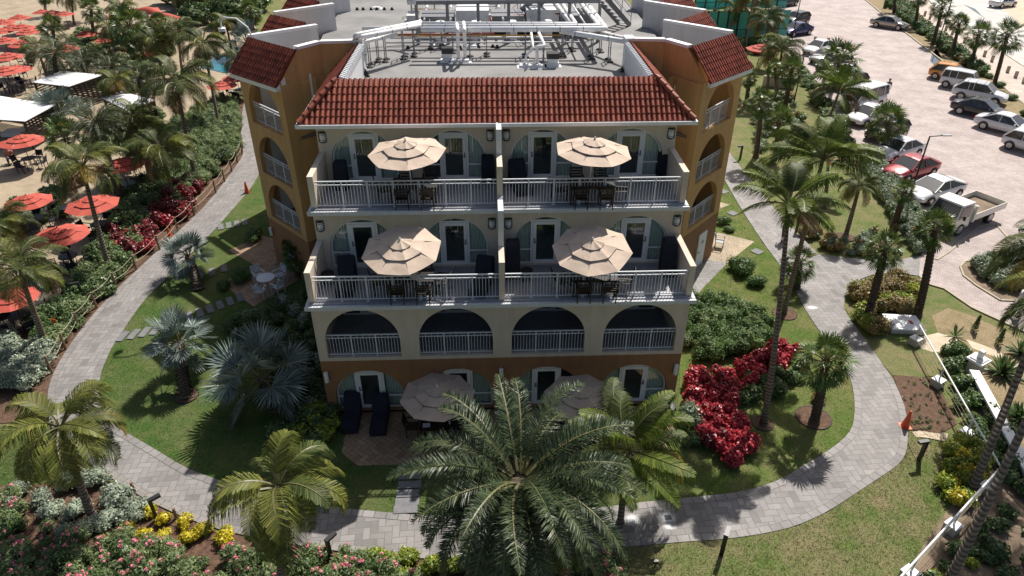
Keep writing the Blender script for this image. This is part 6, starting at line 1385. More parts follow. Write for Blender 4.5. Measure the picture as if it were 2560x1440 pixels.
# lawn spotlight, paint marks on the path
mb = MB(); mb.tube([(0, 0, 0), (0, 0, 0.25)], 0.02, 6); o = mb.build('garden_spotlight', M['black']); o.location = U(1637, 1418); tag(o, 'small black garden spotlight on the lower lawn near the date palm', 'spotlight'); m2 = MB(); m2.cbox((0, 0, 0.3), 0.16, 0.12, 0.14); m2.build('lamp_head', M['black'], o)
r = random.Random(9)
for (u, v, rx, ry) in ((1580, 1300, .42, .42), (1668, 1296, .5, .42), (1675, 1318, .4, .22), (2030, 770, .5, .3)):
    mb = MB(); mb.sheet([(1.0 * cos(j * pi / 8), 1.0 * sin(j * pi / 8)) for j in range(16)], 0.0); o = struct(mb.build('powder_residue', M['powder'])); p_ = U(u, v); o.location = (p_.x, p_.y, 0.026 + 0.002 * (v % 3)); o.scale = (rx, ry, 1)
mb = MB(); p_ = U(1670, 1295); mb.cbox((p_.x, p_.y, 0.031), 0.24, 0.2, 0.004); struct(mb.build('bare_paver', M['stone']))
mb = MB()
for k in range(70):
    s = r.random(); u = 2209 + (2172 - 2209) * s + r.gauss(0, 4) - 25 * max(0, s - 0.6); v = 1005 + 200 * s
    p = U(u, v); q = r.uniform(0.006, 0.018); mb.sheet([(p.x + q * cos(j * 1.26), p.y + q * sin(j * 1.26)) for j in range(5)], 0.0245)
struct(mb.build('spilt_grit', M['sand']))

# teal screened court at the top right
t = thing('sports_court', 'court enclosed by teal windscreen panels on dark posts at the top', 'sports court', U(1830, 95))
def T(u, v, z=0.0): return U(u, v, z) - t.location
for (a, b, z0, z1) in (((1735, 100), (1965, 95), 0.0, 3.2), ((1735, 28), (1965, 22), 0.0, 3.6)):
    A, B = T(*a), T(*b); n = 9
    for i in range(n):
        p, q = A.lerp(B, i / n), A.lerp(B, (i + 1) / n); mb = MB(); mb.bar(p, p + UPV * (z1 + .1), 0.16); mb.build('post', M['black'], t)
        mb = MB(); mb.para(p + UPV * 0.15 + (q - p) * 0.05, (q - p) * 0.9, (0, 0.03, 0), (0, 0, z1 - 0.2)); mb.build('screen_panel', M['teal'], t)
    for z in (1.1, z1): mb = MB(); mb.bar(A + UPV * z - V((0, .06, 0)), B + UPV * z - V((0, .06, 0)), 0.06); mb.build('rail', M['black'], t)
gpoly('court_floor', [(1700, 96), (1965, 90), (1965, 30), (1700, 30)], 0.02, M['tealfloor'])
mass('screen_hedge', 'clipped dark hedge in front of the teal court', 'hedge', [(1845, 112), (1960, 108), (1962, 122), (1848, 128)], 4.0, [M['hedge']], (0.5, 0.6), (1.0, 1.2), 200, 0.1, 1.6, 30)
mass('crimson_shrub_bank', 'crimson shrubs beside the orange canopy right of the tower roof', 'shrub bank', [(1880, 128), (1915, 126), (1912, 138), (1885, 140)], 2.0, [M['red']], (0.4, 0.6), (0.8, 1.1), 200, 0.1, 1.4, 31)
o = CU.put(U(1892, 170), 0.3, 1.0, 'coral parasol just right of the right tower roof', 'coral parasols on the pool deck')
mb = MB(); A, B = U(1905, 215), U(1985, 222); mb.bar(A + UPV * 0.5, B + UPV * 0.5, 0.2, 1.0); o = mb.build('low_wall', M['concrete']); tag(o, 'low grey wall behind the small fan palms on the upper right lawn', 'wall')
# ================================================================ roof plant
def upx(u, v, h): return U(u, v, ZD + 0.03 + h)
ZF = ZD + 0.03
def pipe_run(label, pts, r=0.11, mat='pipe', name='pipe_run', cat='pipe', group=None, collars=True):
    P = [V(p) for p in pts]; t = thing(name, label, cat, P[0], 0, group); mb = MB(); Q = []
    for i, p in enumerate(P):
        if 0 < i < len(P) - 1:
            a = (P[i - 1] - p).normalized(); b = (P[i + 1] - p).normalized(); k = min(r * 1.4, (P[i - 1] - p).length / 2, (P[i + 1] - p).length / 2); Q += [p + a * k, p + (a + b) * k * 0.30, p + b * k]
        else: Q.append(p)
    mb.tube([q - P[0] for q in Q], r, 10); mb.build('pipe', M[mat], t, smooth=True)
    if collars:
        mb = MB()
        for a, b in zip(P, P[1:]):
            L = (b - a).length; n = int(L / 1.2)
            for k in range(1, n + 1): q = a.lerp(b, k / (n + 1)) - P[0]; d = (b - a).normalized(); mb.tube([q - d * 0.02, q + d * 0.02], r * 1.06, 10)
        if mb.v: mb.build('pipe_band', M['steel'], t)
    return t
def stand(u, v, h, label='grey pipe stand on black roof feet', w_=0.55):
    p = U(u, v, ZF); t = thing('pipe_stand', label, 'pipe stand', p, 0, 'pipe stands on the roof deck')
    for s in (-1, 1): mb = MB(); mb.bar((s * w_ / 2 * 0.0, s * 0.28, 0.06), (s * 0.0, s * 0.28, h), 0.045); mb.build('post', M['steel'], t)
    for z in (h - 0.03, h * 0.55): mb = MB(); mb.bar((0, -0.34, z), (0, 0.34, z), 0.04); mb.build('crossbar', M['steel'], t)
    for s in (-1, 1): mb = MB(); mb.lathe([(0.2, 0), (0.16, 0.05), (0.08, 0.08)], 8, (0, s * 0.28, 0)); mb.build('foot', M['rubber'], t)
G = 'white jacketed pipes on the roof'
H1 = 1.45
pipe_run('thick white pipe along the front of the roof plant, front of the pair', [upx(1052, 74, H1), upx(1515, 72, H1), upx(1455, -8, H1)], 0.13, group=G)
pipe_run('thick white pipe behind the front one, turning to the rear', [upx(1058, 66, H1), upx(1498, 65, H1), upx(1440, -8, H1)], 0.11, group=G)
pipe_run('white pipe second from the left among the four running to the rear', [upx(1050, 59, H1), upx(1440, 60, H1), upx(1395, -8, H1)], 0.10, group=G)
pipe_run('white pipe leftmost of the four running to the rear', [upx(1425, 59, H1 + .02), upx(1378, -8, H1 + .02)], 0.11, group=G)
pipe_run('thin white pipe between the two pairs running to the rear', [upx(1465, 64, H1), upx(1420, -6, H1)], 0.05, group=G)
pipe_run('white pipe slanting from the left parapet to the centre, upper of two', [upx(888, 112, 0.9), upx(888, 88, H1 + .3), upx(1052, 55, H1 + .15)], 0.11, group=G)
pipe_run('white pipe slanting from the left parapet to the centre, second', [upx(898, 112, 0.9), upx(899, 93, H1 + .2), upx(1050, 62, H1 + .05)], 0.11, group=G)
pipe_run('lower slanting white pipe at the left of the roof', [upx(912, 165, 0.1), upx(913, 104, 1.3), upx(992, 86, 1.3)], 0.09, group=G)
pipe_run('white pipe along the far left of the plant', [upx(905, 72, 1.0), upx(1000, 68, 1.0), upx(1045, 66, 1.2)], 0.09, group=G)
pipe_run('square white duct slanting down to the right parapet', [upx(1400, 78, 1.3), upx(1480, 90, 1.25), upx(1566, 104, 1.2)], 0.12, group=G)
pipe_run('white pipe behind the slanting duct on the right', [upx(1505, 82, 1.0), upx(1570, 98, 1.1), upx(1575, 104, 1.0)], 0.10, group=G)
pipe_run('pair member of the risers left of centre, left one', [upx(1142, 60, H1 + .25), upx(1144, 76, H1 + .2), U(1146, 152, ZF)], 0.085, group=G)
pipe_run('pair member of the risers left of centre, right one', [upx(1159, 56, H1 + .3), upx(1161, 76, H1 + .2), U(1163, 150, ZF)], 0.085, group=G)
pipe_run('white riser dropping from the front pipe, right of centre, stepped', [upx(1347, 82, H1 - .1), upx(1362, 115, 0.95), upx(1342, 118, 0.9), U(1343, 165, ZF)], 0.075, group=G)
pipe_run('white riser dropping from the front pipe, right of centre, straight', [upx(1328, 82, H1 - .1), upx(1333, 120, 0.85), upx(1315, 140, 0.5), U(1311, 166, ZF)], 0.06, group=G)
for u in (1320, 1335): pipe_run('short white vent stub on the front roof curb', [U(u, 166, ZF), upx(u, 150, 0.45 if u < 1330 else 0.4)], 0.045, group='short vent stubs on the curb', collars=False)
for u in (1136, 1152): pipe_run('short white vent stub on the left front roof curb', [U(u, 155, ZF), upx(u, 150, 0.35)], 0.045, group='short vent stubs on the left curb', collars=False)
pipe_run('dark red fire pipe across the rear of the plant', [upx(1228, 55, 1.0), upx(1228, 40, 1.0), upx(1400, 34, 1.2)], 0.06, 'redpipe', group='red fire pipes')
pipe_run('dark red fire pipe along the roof under the white pipes', [upx(840, 112, 0.3), upx(1000, 86, 0.5), upx(1236, 84, 0.6)], 0.045, 'redpipe', group='red fire pipes', collars=False)
pipe_run('yellow gas pipe along the roof under the white pipes', [upx(985, 90, 0.6), upx(1406, 88, 0.6)], 0.035, 'yellow', group='yellow gas pipes', collars=False)
pipe_run('yellow gas pipe across the rear plant', [upx(1032, 22, 0.5), upx(1290, 28, 0.5)], 0.03, 'yellow', group='yellow gas pipes', collars=False)
pipe_run('grey conduit low along the front of the plant', [upx(965, 107, 0.35), upx(1450, 105, 0.35)], 0.04, 'whitewall', group='grey conduits', collars=False)
pipe_run('grey conduit behind the yellow gas pipe', [upx(975, 95, 0.4), upx(1380, 93, 0.4)], 0.05, 'whitewall', group='grey conduits', collars=False)
pipe_run('large white header pipe at the top edge', [upx(1018, 3, 1.2), upx(1250, 3, 1.2)], 0.2, group=G); pipe_run('second large white header pipe at the top edge', [upx(1030, -8, 1.6), upx(1260, -8, 1.6)], 0.2, group=G)
for s in ((926, 165, 1.3), (946, 152, 1.3), (965, 152, 1.2), (1010, 145, 1.4), (1036, 138, 1.4), (1078, 120, 1.4), (1105, 118, 1.4), (1133, 130, 1.4), (1175, 145, 1.4), (1217, 138, 1.4), (1313, 140, 1.4), (1405, 138, 1.4), (1478, 145, 1.2), (1522, 152, 1.2), (1358, 160, 0.9), (1430, 125, 1.2), (1500, 128, 1.2)): stand(*s)
def curb(u, v, w_, d_, h, label, stack=False):
    t = thing('roof_curb', label, 'roof vent', U(u, v, ZF)); mb = MB(); mb.box(-w_ / 2, -d_ / 2, 0, w_ / 2, d_ / 2, h); mb.build('curb', M['whitewall'], t); mb = MB(); mb.box(-w_ / 2 - .12, -d_ / 2 - .12, 0, w_ / 2 + .12, d_ / 2 + .12, 0.03); mb.build('flashing', M['pipe'], t)
    if stack:
        mb = MB(); mb.box(-.24, -.24, h + .001, .24, .24, h + .2); mb.build('vent_base', M['pipe'], t); mb = MB(); mb.box(-.29, -.29, h + .201, .29, .29, h + .45); mb.build('vent_hood', M['black'], t)
curb(1150, 155, 0.9, 0.4, 0.14, 'white roof curb under the left pair of risers'); curb(1330, 168, 1.2, 0.4, 0.14, 'white roof curb under the stepped riser'); curb(1381, 165, 0.6, 0.5, 0.2, 'white roof vent with black hood right of the stepped riser', True); curb(1120, 152, 0.5, 0.5, 0.2, 'white roof vent with black band left of the risers', True)
for u, v in ((942, 22), (1062, 55), (1090, 48), (1180, 118), (1100, 112), (1270, 92), (900, 170)): curb(u, v, 0.45, 0.35, 0.12, 'small white pipe flashing on the roof deck')
for o in COL.objects:
    if o.name.startswith('roof_curb') and o.get('label', '').startswith('small white'): o['group'] = 'small white roof flashings'
for u, v in ((893, 25), (908, 25), (928, 25), (942, 25), (961, 25), (980, 25), (1020, 122), (1150, 122), (1196, 120), (1232, 119), (1243, 120), (910, 178), (915, 186), (918, 192), (1560, 172), (1556, 180)):
    mb = MB(); mb.add([(-.12, -.1, 0), (.12, -.1, 0), (.12, .1, 0), (-.12, .1, 0), (-.04, 0, .17), (.04, 0, .17)], [(0, 1, 5, 4), (1, 2, 5), (2, 3, 4, 5), (3, 0, 4)]); o = mb.build('lightning_cable_foot', M['rubber']); o.location = U(u, v, ZF); tag(o, 'small black rubber cable foot on the roof deck', 'cable support', 'black rubber cable feet')
for i in range(7):
    r_ = random.Random(i); u0 = 1020 + i * 62; v0 = 30 + (i % 3) * 9
    pipe_run('small white branch pipe dropping to the deck in the rear plant', [upx(u0, v0, 0.9), upx(u0 + 26, v0 - 2, 0.9), upx(u0 + 28, v0 + 14, 0.05)], 0.06, group='small branch pipes in the rear plant', collars=False)
    curb(u0 + 12, v0 + 22, 0.7, 0.5, 0.35, 'small white pipe flashing on the roof deck')
for i in range(8): stand(1030 + i * 58, 38 + (i % 2) * 12, 1.3)
for i in range(5): pipe_run('white pipe running to the rear across the plant', [upx(1060 + i * 66, 50, 1.0), upx(1070 + i * 58, 8, 1.0)], 0.07, group='rear running pipes')
# steel stairs and crossover
def stairs(a, b, label, w_=0.8, rails=True, za=0.0, zb=2.2):
    A, B = U(a[0], a[1], ZF + za), U(b[0], b[1], ZF + zb); t = thing('steel_stair', label, 'stairs', A); d = B - A; f = V((d.x, d.y, 0)).normalized(); s = V((-f.y, f.x, 0))
    for k in (-1, 1): mb = MB(); mb.bar(s * k * w_ / 2, d + s * k * w_ / 2, 0.05, 0.28); mb.build('stringer', M['steel'], t)
    mb = MB(); n = max(4, int(abs(d.z) / 0.22))
    for i in range(n): q = d * ((i + 0.5) / n); mb.para(q - s * w_ / 2 * .95 - f * 0.12, f * 0.24, s * w_ * .95, (0, 0, 0.03))
    mb.build('treads', M['steel'], t)
    if rails:
        for k in (-1, 1):
            mb = MB(); o_ = s * k * w_ / 2
            mb.tube([o_ + UPV * 0.95, d + o_ + UPV * 0.95], 0.022, 6); mb.tube([o_ + UPV * 0.5, d + o_ + UPV * 0.5], 0.015, 6)
            for i in range(4): mb.tube([o_ + d * (i / 3), o_ + d * (i / 3) + UPV * 0.95], 0.02, 6)
            mb.build('stair_rail', M['steel'], t)
stairs((1562, 62), (1490, -20), 'blue grey steel stair descending to the right of the roof plant'); stairs((1285, 50), (1365, -12), 'dark steel stair rising across the centre of the plant', za=0.1); stairs((1222, 40), (1222, -10), 'steel step ladder facing the front in the middle of the plant', 0.9, False, 0, 1.6)
# plant frame and dark units at the very top
t = thing('plant_frame', 'dark steel plant platform with units at the top of the roof', 'platform', U(1200, 15, ZF))
def TT(u, v, z): return U(u, v, ZF + z) - t.location
A, B = TT(1040, 12, 2.0), TT(1500, 8, 2.0)
for yy in (0, 3, 6): mb = MB(); mb.para(A + V((0, yy, 0)), B - A, (0, 0.15, 0), (0, 0, 0.2)); mb.build('beam', M['steel'], t)
for k in range(7): q = A.lerp(B, k / 6); mb = MB(); mb.bar(V((q.x, q.y, 0)), q, 0.16); mb.build('column', M['steel'], t)
for k in range(5): q = A.lerp(B, (k + .5) / 5); mb = MB(); mb.box(q.x - 0.9, q.y + 1.5, 0.25, q.x + 0.9, q.y + 3.5, 1.1 + 0.3 * (k % 2)); mb.build('unit', M['whitewall' if k % 2 else 'steel'], t)
for k in range(4): q = A.lerp(B, (k + .6) / 5); mb = MB(); mb.lathe([(0.3, 0), (0.3, 0.9), (0.25, 1.0)], 12, (q.x, q.y + 0.8, 0)); mb.build('tank', M['pipe'], t)

# ================================================================ vehicles
def wheel(mb_t, mb_r, x, y, r=0.32, w_=0.21):
    n = 16
    for mb, rr, ww in ((mb_t, r, w_), (mb_r, r * 0.66, w_ + 0.02)):
        vs = []
        for s in (-1, 1):
            for j in range(n): a = 2 * pi * j / n; vs.append((x + rr * cos(a), y + s * ww / 2, r + rr * sin(a)))
        mb.add(vs, [(j, (j + 1) % n, n + (j + 1) % n, n + j) for j in range(n)] + [tuple(range(n))[::-1], tuple(range(n, 2 * n))])
CARS = {
 # length, width, stations of lower body (x, z bottom, z belt, half width k), cabin (x base front, x roof front, x roof rear, x base rear), roof z, wheels x
 'sedan': dict(L=4.55, W=1.78, body=[(-2.27, .38, .80, .80), (-2.15, .25, .98, .93), (-1.5, .2, 1.02, 1.0), (0, .18, .96, 1.0), (0.95, .2, .95, 1.0), (1.6, .2, .84, .97), (2.1, .25, .70, .88), (2.27, .38, .58, .72)], cab=(1.15, 0.35, -0.85, -1.75), roof=1.44, wx=(1.38, -1.32)),
 'fastback': dict(L=4.6, W=1.8, body=[(-2.3, .38, .82, .80), (-2.15, .25, 1.0, .93), (-1.5, .2, 1.02, 1.0), (0, .18, .95, 1.0), (0.95, .2, .93, 1.0), (1.6, .2, .82, .97), (2.1, .25, .66, .88), (2.3, .38, .55, .72)], cab=(1.2, 0.25, -0.7, -2.0), roof=1.40, wx=(1.4, -1.35)),
 'hatch': dict(L=3.9, W=1.68, body=[(-1.95, .35, .85, .86), (-1.85, .25, 1.02, .96), (-1.2, .2, 1.02, 1.0), (0, .18, .98, 1.0), (0.85, .2, .97, 1.0), (1.4, .2, .9, .96), (1.8, .25, .76, .86), (1.95, .38, .6, .72)], cab=(1.05, 0.4, -1.35, -1.82), roof=1.52, wx=(1.22, -1.2)),
 'suv': dict(L=4.5, W=1.82, body=[(-2.25, .42, .95, .86), (-2.15, .3, 1.1, .96), (-1.4, .25, 1.12, 1.0), (0, .24, 1.08, 1.0), (0.95, .25, 1.07, 1.0), (1.6, .25, .98, .97), (2.1, .3, .84, .88), (2.25, .42, .66, .75)], cab=(1.15, 0.45, -1.5, -2.1), roof=1.68, wx=(1.38, -1.34)),
 'box': dict(L=3.7, W=1.66, body=[(-1.85, .35, 1.0, .92), (-1.8, .25, 1.12, .98), (-1.0, .2, 1.12, 1.0), (0, .2, 1.1, 1.0), (0.95, .2, 1.08, 1.0), (1.45, .2, 1.02, .97), (1.75, .25, .9, .9), (1.85, .38, .7, .8)], cab=(1.15, 0.8, -1.68, -1.82), roof=1.68, wx=(1.2, -1.2)),
 'van': dict(L=4.9, W=1.75, body=[(-2.45, .35, 1.05, .93), (-2.4, .25, 1.15, .98), (-1.5, .2, 1.15, 1.0), (0, .2, 1.12, 1.0), (1.3, .2, 1.12, 1.0), (2.0, .2, 1.02, .97), (2.35, .25, .9, .9), (2.45, .38, .7, .8)], cab=(2.05, 1.35, -2.25, -2.42), roof=1.98, wx=(1.55, -1.5)),
}
def make_car(kind, paintm, label, cat='car', nm='parked_car', rack=False):
    C = CARS[kind]; hw = C['W'] / 2; t = thing(nm, label, cat); mb = MB()
    ring = lambda x, zb, zt, k: [(x, -hw * k * .93, zb), (x, -hw * k, zb + (zt - zb) * .25), (x, -hw * k * 1.0, zb + (zt - zb) * .7), (x, -hw * k * .93, zt - .02), (x, -hw * k * .55, zt + .035), (x, 0, zt + .05), (x, hw * k * .55, zt + .035), (x, hw * k * .93, zt - .02), (x, hw * k * 1.0, zb + (zt - zb) * .7), (x, hw * k, zb + (zt - zb) * .25), (x, hw * k * .93, zb)]
    vs = []; n = 11
    for s in C['body']: vs += ring(*s)
    k = len(C['body']); fs = [(i * n + j, i * n + (j + 1) % n, (i + 1) * n + (j + 1) % n, (i + 1) * n + j) for i in range(k - 1) for j in range(n)] + [tuple(range(n))[::-1], tuple((k - 1) * n + j for j in range(n))]
    mb.add(vs, fs)
    body = mb.build('body', paintm, t, smooth=True, fix=True)
    m_ = body.modifiers.new('b', 'SUBSURF'); m_.levels = 1; m_.render_levels = 1
    xf, rf, rr, xr = C['cab']; zr = C['roof']; zb = C['body'][3][2] - 0.03; tw = 0.70 if kind in ('sedan', 'fastback') else (0.80 if kind != 'van' else 0.86); bw = 0.92
    g = MB()  # glasshouse
    secs = [(xf, zb, bw), (rf, zr - .05, tw), ((rf + rr) / 2, zr, tw * 1.02), (rr, zr - .05, tw), (xr, zb + 0.02, bw)]
    lo = [V((x, 0, zb)) for x in (xf, rf * .9 + xf * .1, (rf + rr) / 2, rr, xr)]
    vs = []
    for (x, z, k_), b in zip(secs, lo):
        vs += [(b.x, -hw * bw, zb - 0.04), (x, -hw * k_, z), (x, hw * k_, z), (b.x, hw * bw, zb - 0.04)]
    fs = []
    for i in range(4): fs += [(4 * i + j, 4 * i + j + 1, 4 * i + 5 + j, 4 * i + 4 + j) for j in range(3)]
    g.add(vs, fs); gh = g.build('windows', M['carglass'], t)
    rfm = MB()  # roof panel, pillars
    vs = []
    for (x, z, k_) in ((rf - 0.02, zr - .05, tw), (rf - 0.15, zr - .005, tw * 1.01), ((rf + rr) / 2, zr + .03, tw * 1.03), (rr + 0.12, zr - .005, tw * 1.01), (rr - 0.02, zr - .05, tw)):
        vs += [(x, -hw * k_ * 1.02, z - 0.035), (x, -hw * k_ * .93, z + .015), (x, 0, z + .035), (x, hw * k_ * .93, z + .015), (x, hw * k_ * 1.02, z - 0.035)]
    rfm.add(vs, [(5 * i + j, 5 * i + 5 + j, 5 * i + 6 + j, 5 * i + j + 1) for i in range(4) for j in range(4)])
    for s in (-1, 1):
        rfm.bar((xf, s * hw * bw, zb - .02), (rf, s * hw * tw, zr - .06), 0.06, 0.05); rfm.bar((xr, s * hw * bw, zb), (rr, s * hw * tw, zr - .06), 0.10 if kind in ('sedan', 'fastback') else .16, 0.07)
        xm = (rf + rr) / 2 - .05; rfm.bar((xm, s * hw * bw * 1.0, zb - .03), (xm, s * hw * tw * 1.01, zr - .04), 0.05, 0.09)
        if kind in ('suv', 'van', 'box'): xm = rr + .55; rfm.bar((xm, s * hw * bw, zb - .03), (xm, s * hw * tw * 1.01, zr - .04), 0.05, 0.09)
    rfm.build('roof', paintm, t, smooth=False)
    wr = 0.32 if kind != 'suv' else 0.35
    for x in C['wx']:
        for s in (-1, 1):
            a, b = MB(), MB(); wheel(a, b, x, s * (hw - 0.09), wr); w_ = a.build('wheel', M['rubber'], t); b.build('rim', M['chrome'], w_)
            c = MB(); pts = [(x + (wr + .05) * cos(pi * j / 10), s * (hw * .985), wr + (wr + .05) * sin(pi * j / 10)) for j in range(11)]
            for p, q in zip(pts, pts[1:]): c.bar(p, q, 0.05, 0.05, up=V((0, 1, 0)))
            c.build('wheel_arch', M['rubber'], t)
    xF, xR = C['body'][-1][0], C['body'][0][0]; zF, zR_ = C['body'][-2][2] - .05, C['body'][1][2] - .14
    for s in (-1, 1):
        a = MB(); a.para((xF - .30, s * hw * .80 - .13, zF - .1), (.2, -s * .06, -.02), (0, .24, 0), (-.03, 0, .12)); a.build('headlight', M['lampglass'], t)
        a = MB(); a.para((xR + .03, s * hw * .66 - .13, zR_ - .1), (.12, s * .03, 0), (0, .26, 0), (0, 0, .12)); a.build('tail_light', M['taillamp'], t)
        a = MB(); a.cbox((xf - .28, s * (hw + .06), zb + .05), .1, .16, .12); a.build('wing_mirror', paintm, t)
    a = MB(); a.para((xF - .07, -hw * .45, .36), (.06, 0, 0), (0, hw * .9, 0), (0, 0, .13)); a.build('grille', M['black'], t)
    a = MB(); a.para((xR - .035, -.22, .62), (.02, 0, 0), (0, .44, 0), (0, 0, .11)); a.build('number_plate', M['lampglass'], t)
    if rack:
        for x in (rf - .3, (rf + rr) / 2, rr + .3): a = MB(); a.bar((x, -hw * tw, zr + .06), (x, hw * tw, zr + .06), 0.04); a.build('roof_bar', M['steel'], t)
    return t
PW = carpaint('white_car_paint', (0.72, 0.73, 0.74)); PS = carpaint('silver_car_paint', (0.42, 0.42, 0.42), 0.5); PD = carpaint('charcoal_car_paint', (0.035, 0.033, 0.036), 0.3); PR = carpaint('red_car_paint', (0.33, 0.018, 0.025), 0.2); PO = carpaint('orange_car_paint', (0.70, 0.27, 0.03), 0.1); PB = carpaint('blue_car_paint', (0.012, 0.02, 0.12), 0.3); PE = carpaint('beige_car_paint', (0.46, 0.41, 0.35), 0.5)
def park_car(kind, pm, front, back, label, cat='car', **k):
    F, B = U(*front), U(*back); t = make_car(kind, pm, label, cat, **k); c = (F + B) / 2; d = F - B
    t.location = (c.x, c.y, 0.014); t.rotation_euler = (0, 0, math.atan2(d.y, d.x)); t['group'] = 'cars in the parking lot'; return t
park_car('sedan', PW, (2006, 143), (2083, 124), 'white sedan at the far end of the left parking row')
park_car('sedan', PS, (2024, 165), (2102, 145), 'silver sedan second in the left parking row')
park_car('suv', PD, (2040, 188), (2120, 166), 'grey suv half hidden under the fan palm in the left row', 'suv')
park_car('sedan', PW, (2060, 212), (2142, 188), 'white sedan mostly hidden by palms in the left row')
park_car('hatch', PD, (2075, 230), (2160, 213), 'dark hatchback between the hidden white sedan and the van')
park_car('van', PW, (2100, 285), (2200, 256), 'white minivan behind the bright green coconut palm', 'van')
park_car('sedan', PW, (2120, 318), (2212, 292), 'white sedan next to the minivan in the left row')
park_car('hatch', PD, (2160, 360), (2262, 330), 'dark car concealed behind the round fan palm')
park_car('sedan', PW, (2188, 408), (2288, 378), 'white sedan between the hedge and the red car')
park_car('sedan', PR, (2215, 455), (2325, 425), 'red sedan beside the street lamp')
park_car('fastback', PW, (2270, 510), (2385, 478), 'white fastback beside the flatbed truck')
park_car('sedan', PB, (1955, 92), (2022, 82), 'dark blue sedan by the teal court')
park_car('hatch', PD, (1958, 66), (2020, 54), 'black hatchback behind the dark blue sedan')
park_car('sedan', PD, (1930, 20), (1992, 10), 'dark car at the very top of the lot')
park_car('sedan', PE, (2262, 76), (2180, 64), 'beige sedan parked alone against the right kerb')
park_car('hatch', PO, (2412, 206), (2333, 193), 'orange hatchback heading the right parking row')
park_car('box', PW, (2440, 228), (2362, 214), 'boxy white car next to the orange hatchback')
park_car('suv', PW, (2512, 264), (2378, 240), 'white suv with roof bars in the right row', 'suv', rack=True)
park_car('sedan', PD, (2510, 304), (2383, 276), 'charcoal sedan between two white cars in the right row')
park_car('sedan', PW, (2580, 348), (2440, 312), 'white sedan with dark wheels in front of the charcoal one')
park_car('hatch', PW, (2640, 398), (2508, 362), 'pale hatchback cut by the right edge')
park_car('sedan', PW, (2545, 12), (2462, 22), 'white car on the sand lot at the top right corner')
# flatbed truck
F, B = U(2318, 590), U(2478, 528); t = thing('flatbed_truck', 'cream tipper truck with an open dirty cargo bed by the kerb', 'truck', (F + B) / 2, math.atan2((F - B).y, (F - B).x)); t.location.z = 0.014; t.scale = (1.0, 1.0, 1.0)
TL = 5.0
pc = carpaint('cream_truck_paint', (0.74, 0.72, 0.66))
mb = MB(); mb.add([(TL / 2, -.88, .45), (TL / 2, .88, .45), (TL / 2 - .02, .88, 1.15), (TL / 2 - .02, -.88, 1.15), (TL / 2 - .45, -.78, 1.98), (TL / 2 - .45, .78, 1.98), (.95, .84, 2.0), (.95, -.84, 2.0), (.95, .88, .45), (.95, -.88, .45)],
                   [(0, 1, 2, 3), (4, 5, 6, 7), (6, 8, 9, 7), (1, 8, 6, 5, 2), (0, 3, 4, 7, 9), (0, 9, 8, 1), (3, 2, 5, 4)]); mb.build('cab', pc, t)
mb = MB(); mb.add([(TL / 2 - .01, -.8, 1.2), (TL / 2 - .01, .8, 1.2), (TL / 2 - .40, .72, 1.9), (TL / 2 - .40, -.72, 1.9)], [(0, 1, 2, 3)])
for s in (-1, 1): mb.add([(TL / 2 - .15, s * .885, 1.15), (1.2, s * .89, 1.15), (1.2, s * .86, 1.85), (TL / 2 - .45, s * .83, 1.85)], [(0, 1, 2, 3)])
mb.build('windows', M['carglass'], t)
mb = MB(); mb.box(-TL / 2, -.35, .5, .95, .35, .65); mb.build('chassis', M['black'], t)
mb = MB(); mb.box(-TL / 2 - .1, -.95, .80, .72, .95, .88); mb.build('bed_floor', M['dirt'], t)
for (x0, y0, x1, y1) in ((-TL / 2 - .1, -1.0, .72, -.955), (-TL / 2 - .1, .955, .72, 1.0), (-TL / 2 - .15, -1.0, -TL / 2 - .105, 1.0)):
    mb = MB(); mb.box(x0, y0, .8, x1, y1, 1.22); mb.build('side_board', pc, t)
mb = MB(); mb.box(.725, -1.0, .7, .85, 1.0, 1.75); mb.build('headboard', pc, t)
mb = MB(); mb.cbox((-.3, .1, .96), .9, .12, .1, .4); mb.cbox((-.8, -.2, .94), .8, .1, .1, -.6); mb.build('timber_offcuts', M['wood'], t)
for x, y, in ((1.75, .78), (1.75, -.78), (-1.5, .75), (-1.5, -.75)): a, b = MB(), MB(); wheel(a, b, x, y, .38, .26); w_ = a.build('wheel', M['rubber'], t); b.build('rim', M['chrome'], w_)
for s in (-1, 1):
    a = MB(); a.box(TL / 2, s * .66 - .14, .62, TL / 2 + .03, s * .66 + .14, .8); a.build('headlight', M['lampglass'], t); a = MB(); a.bar((2.1, s * .9, 1.3), (2.2, s * 1.1, 1.35), .03); a.cbox((2.2, s * 1.12, 1.35), .06, .14, .28); a.build('wing_mirror', M['black'], t)
a = MB(); a.box(TL / 2, -.85, .45, TL / 2 + .05, .85, .58); a.build('bumper', M['black'], t)

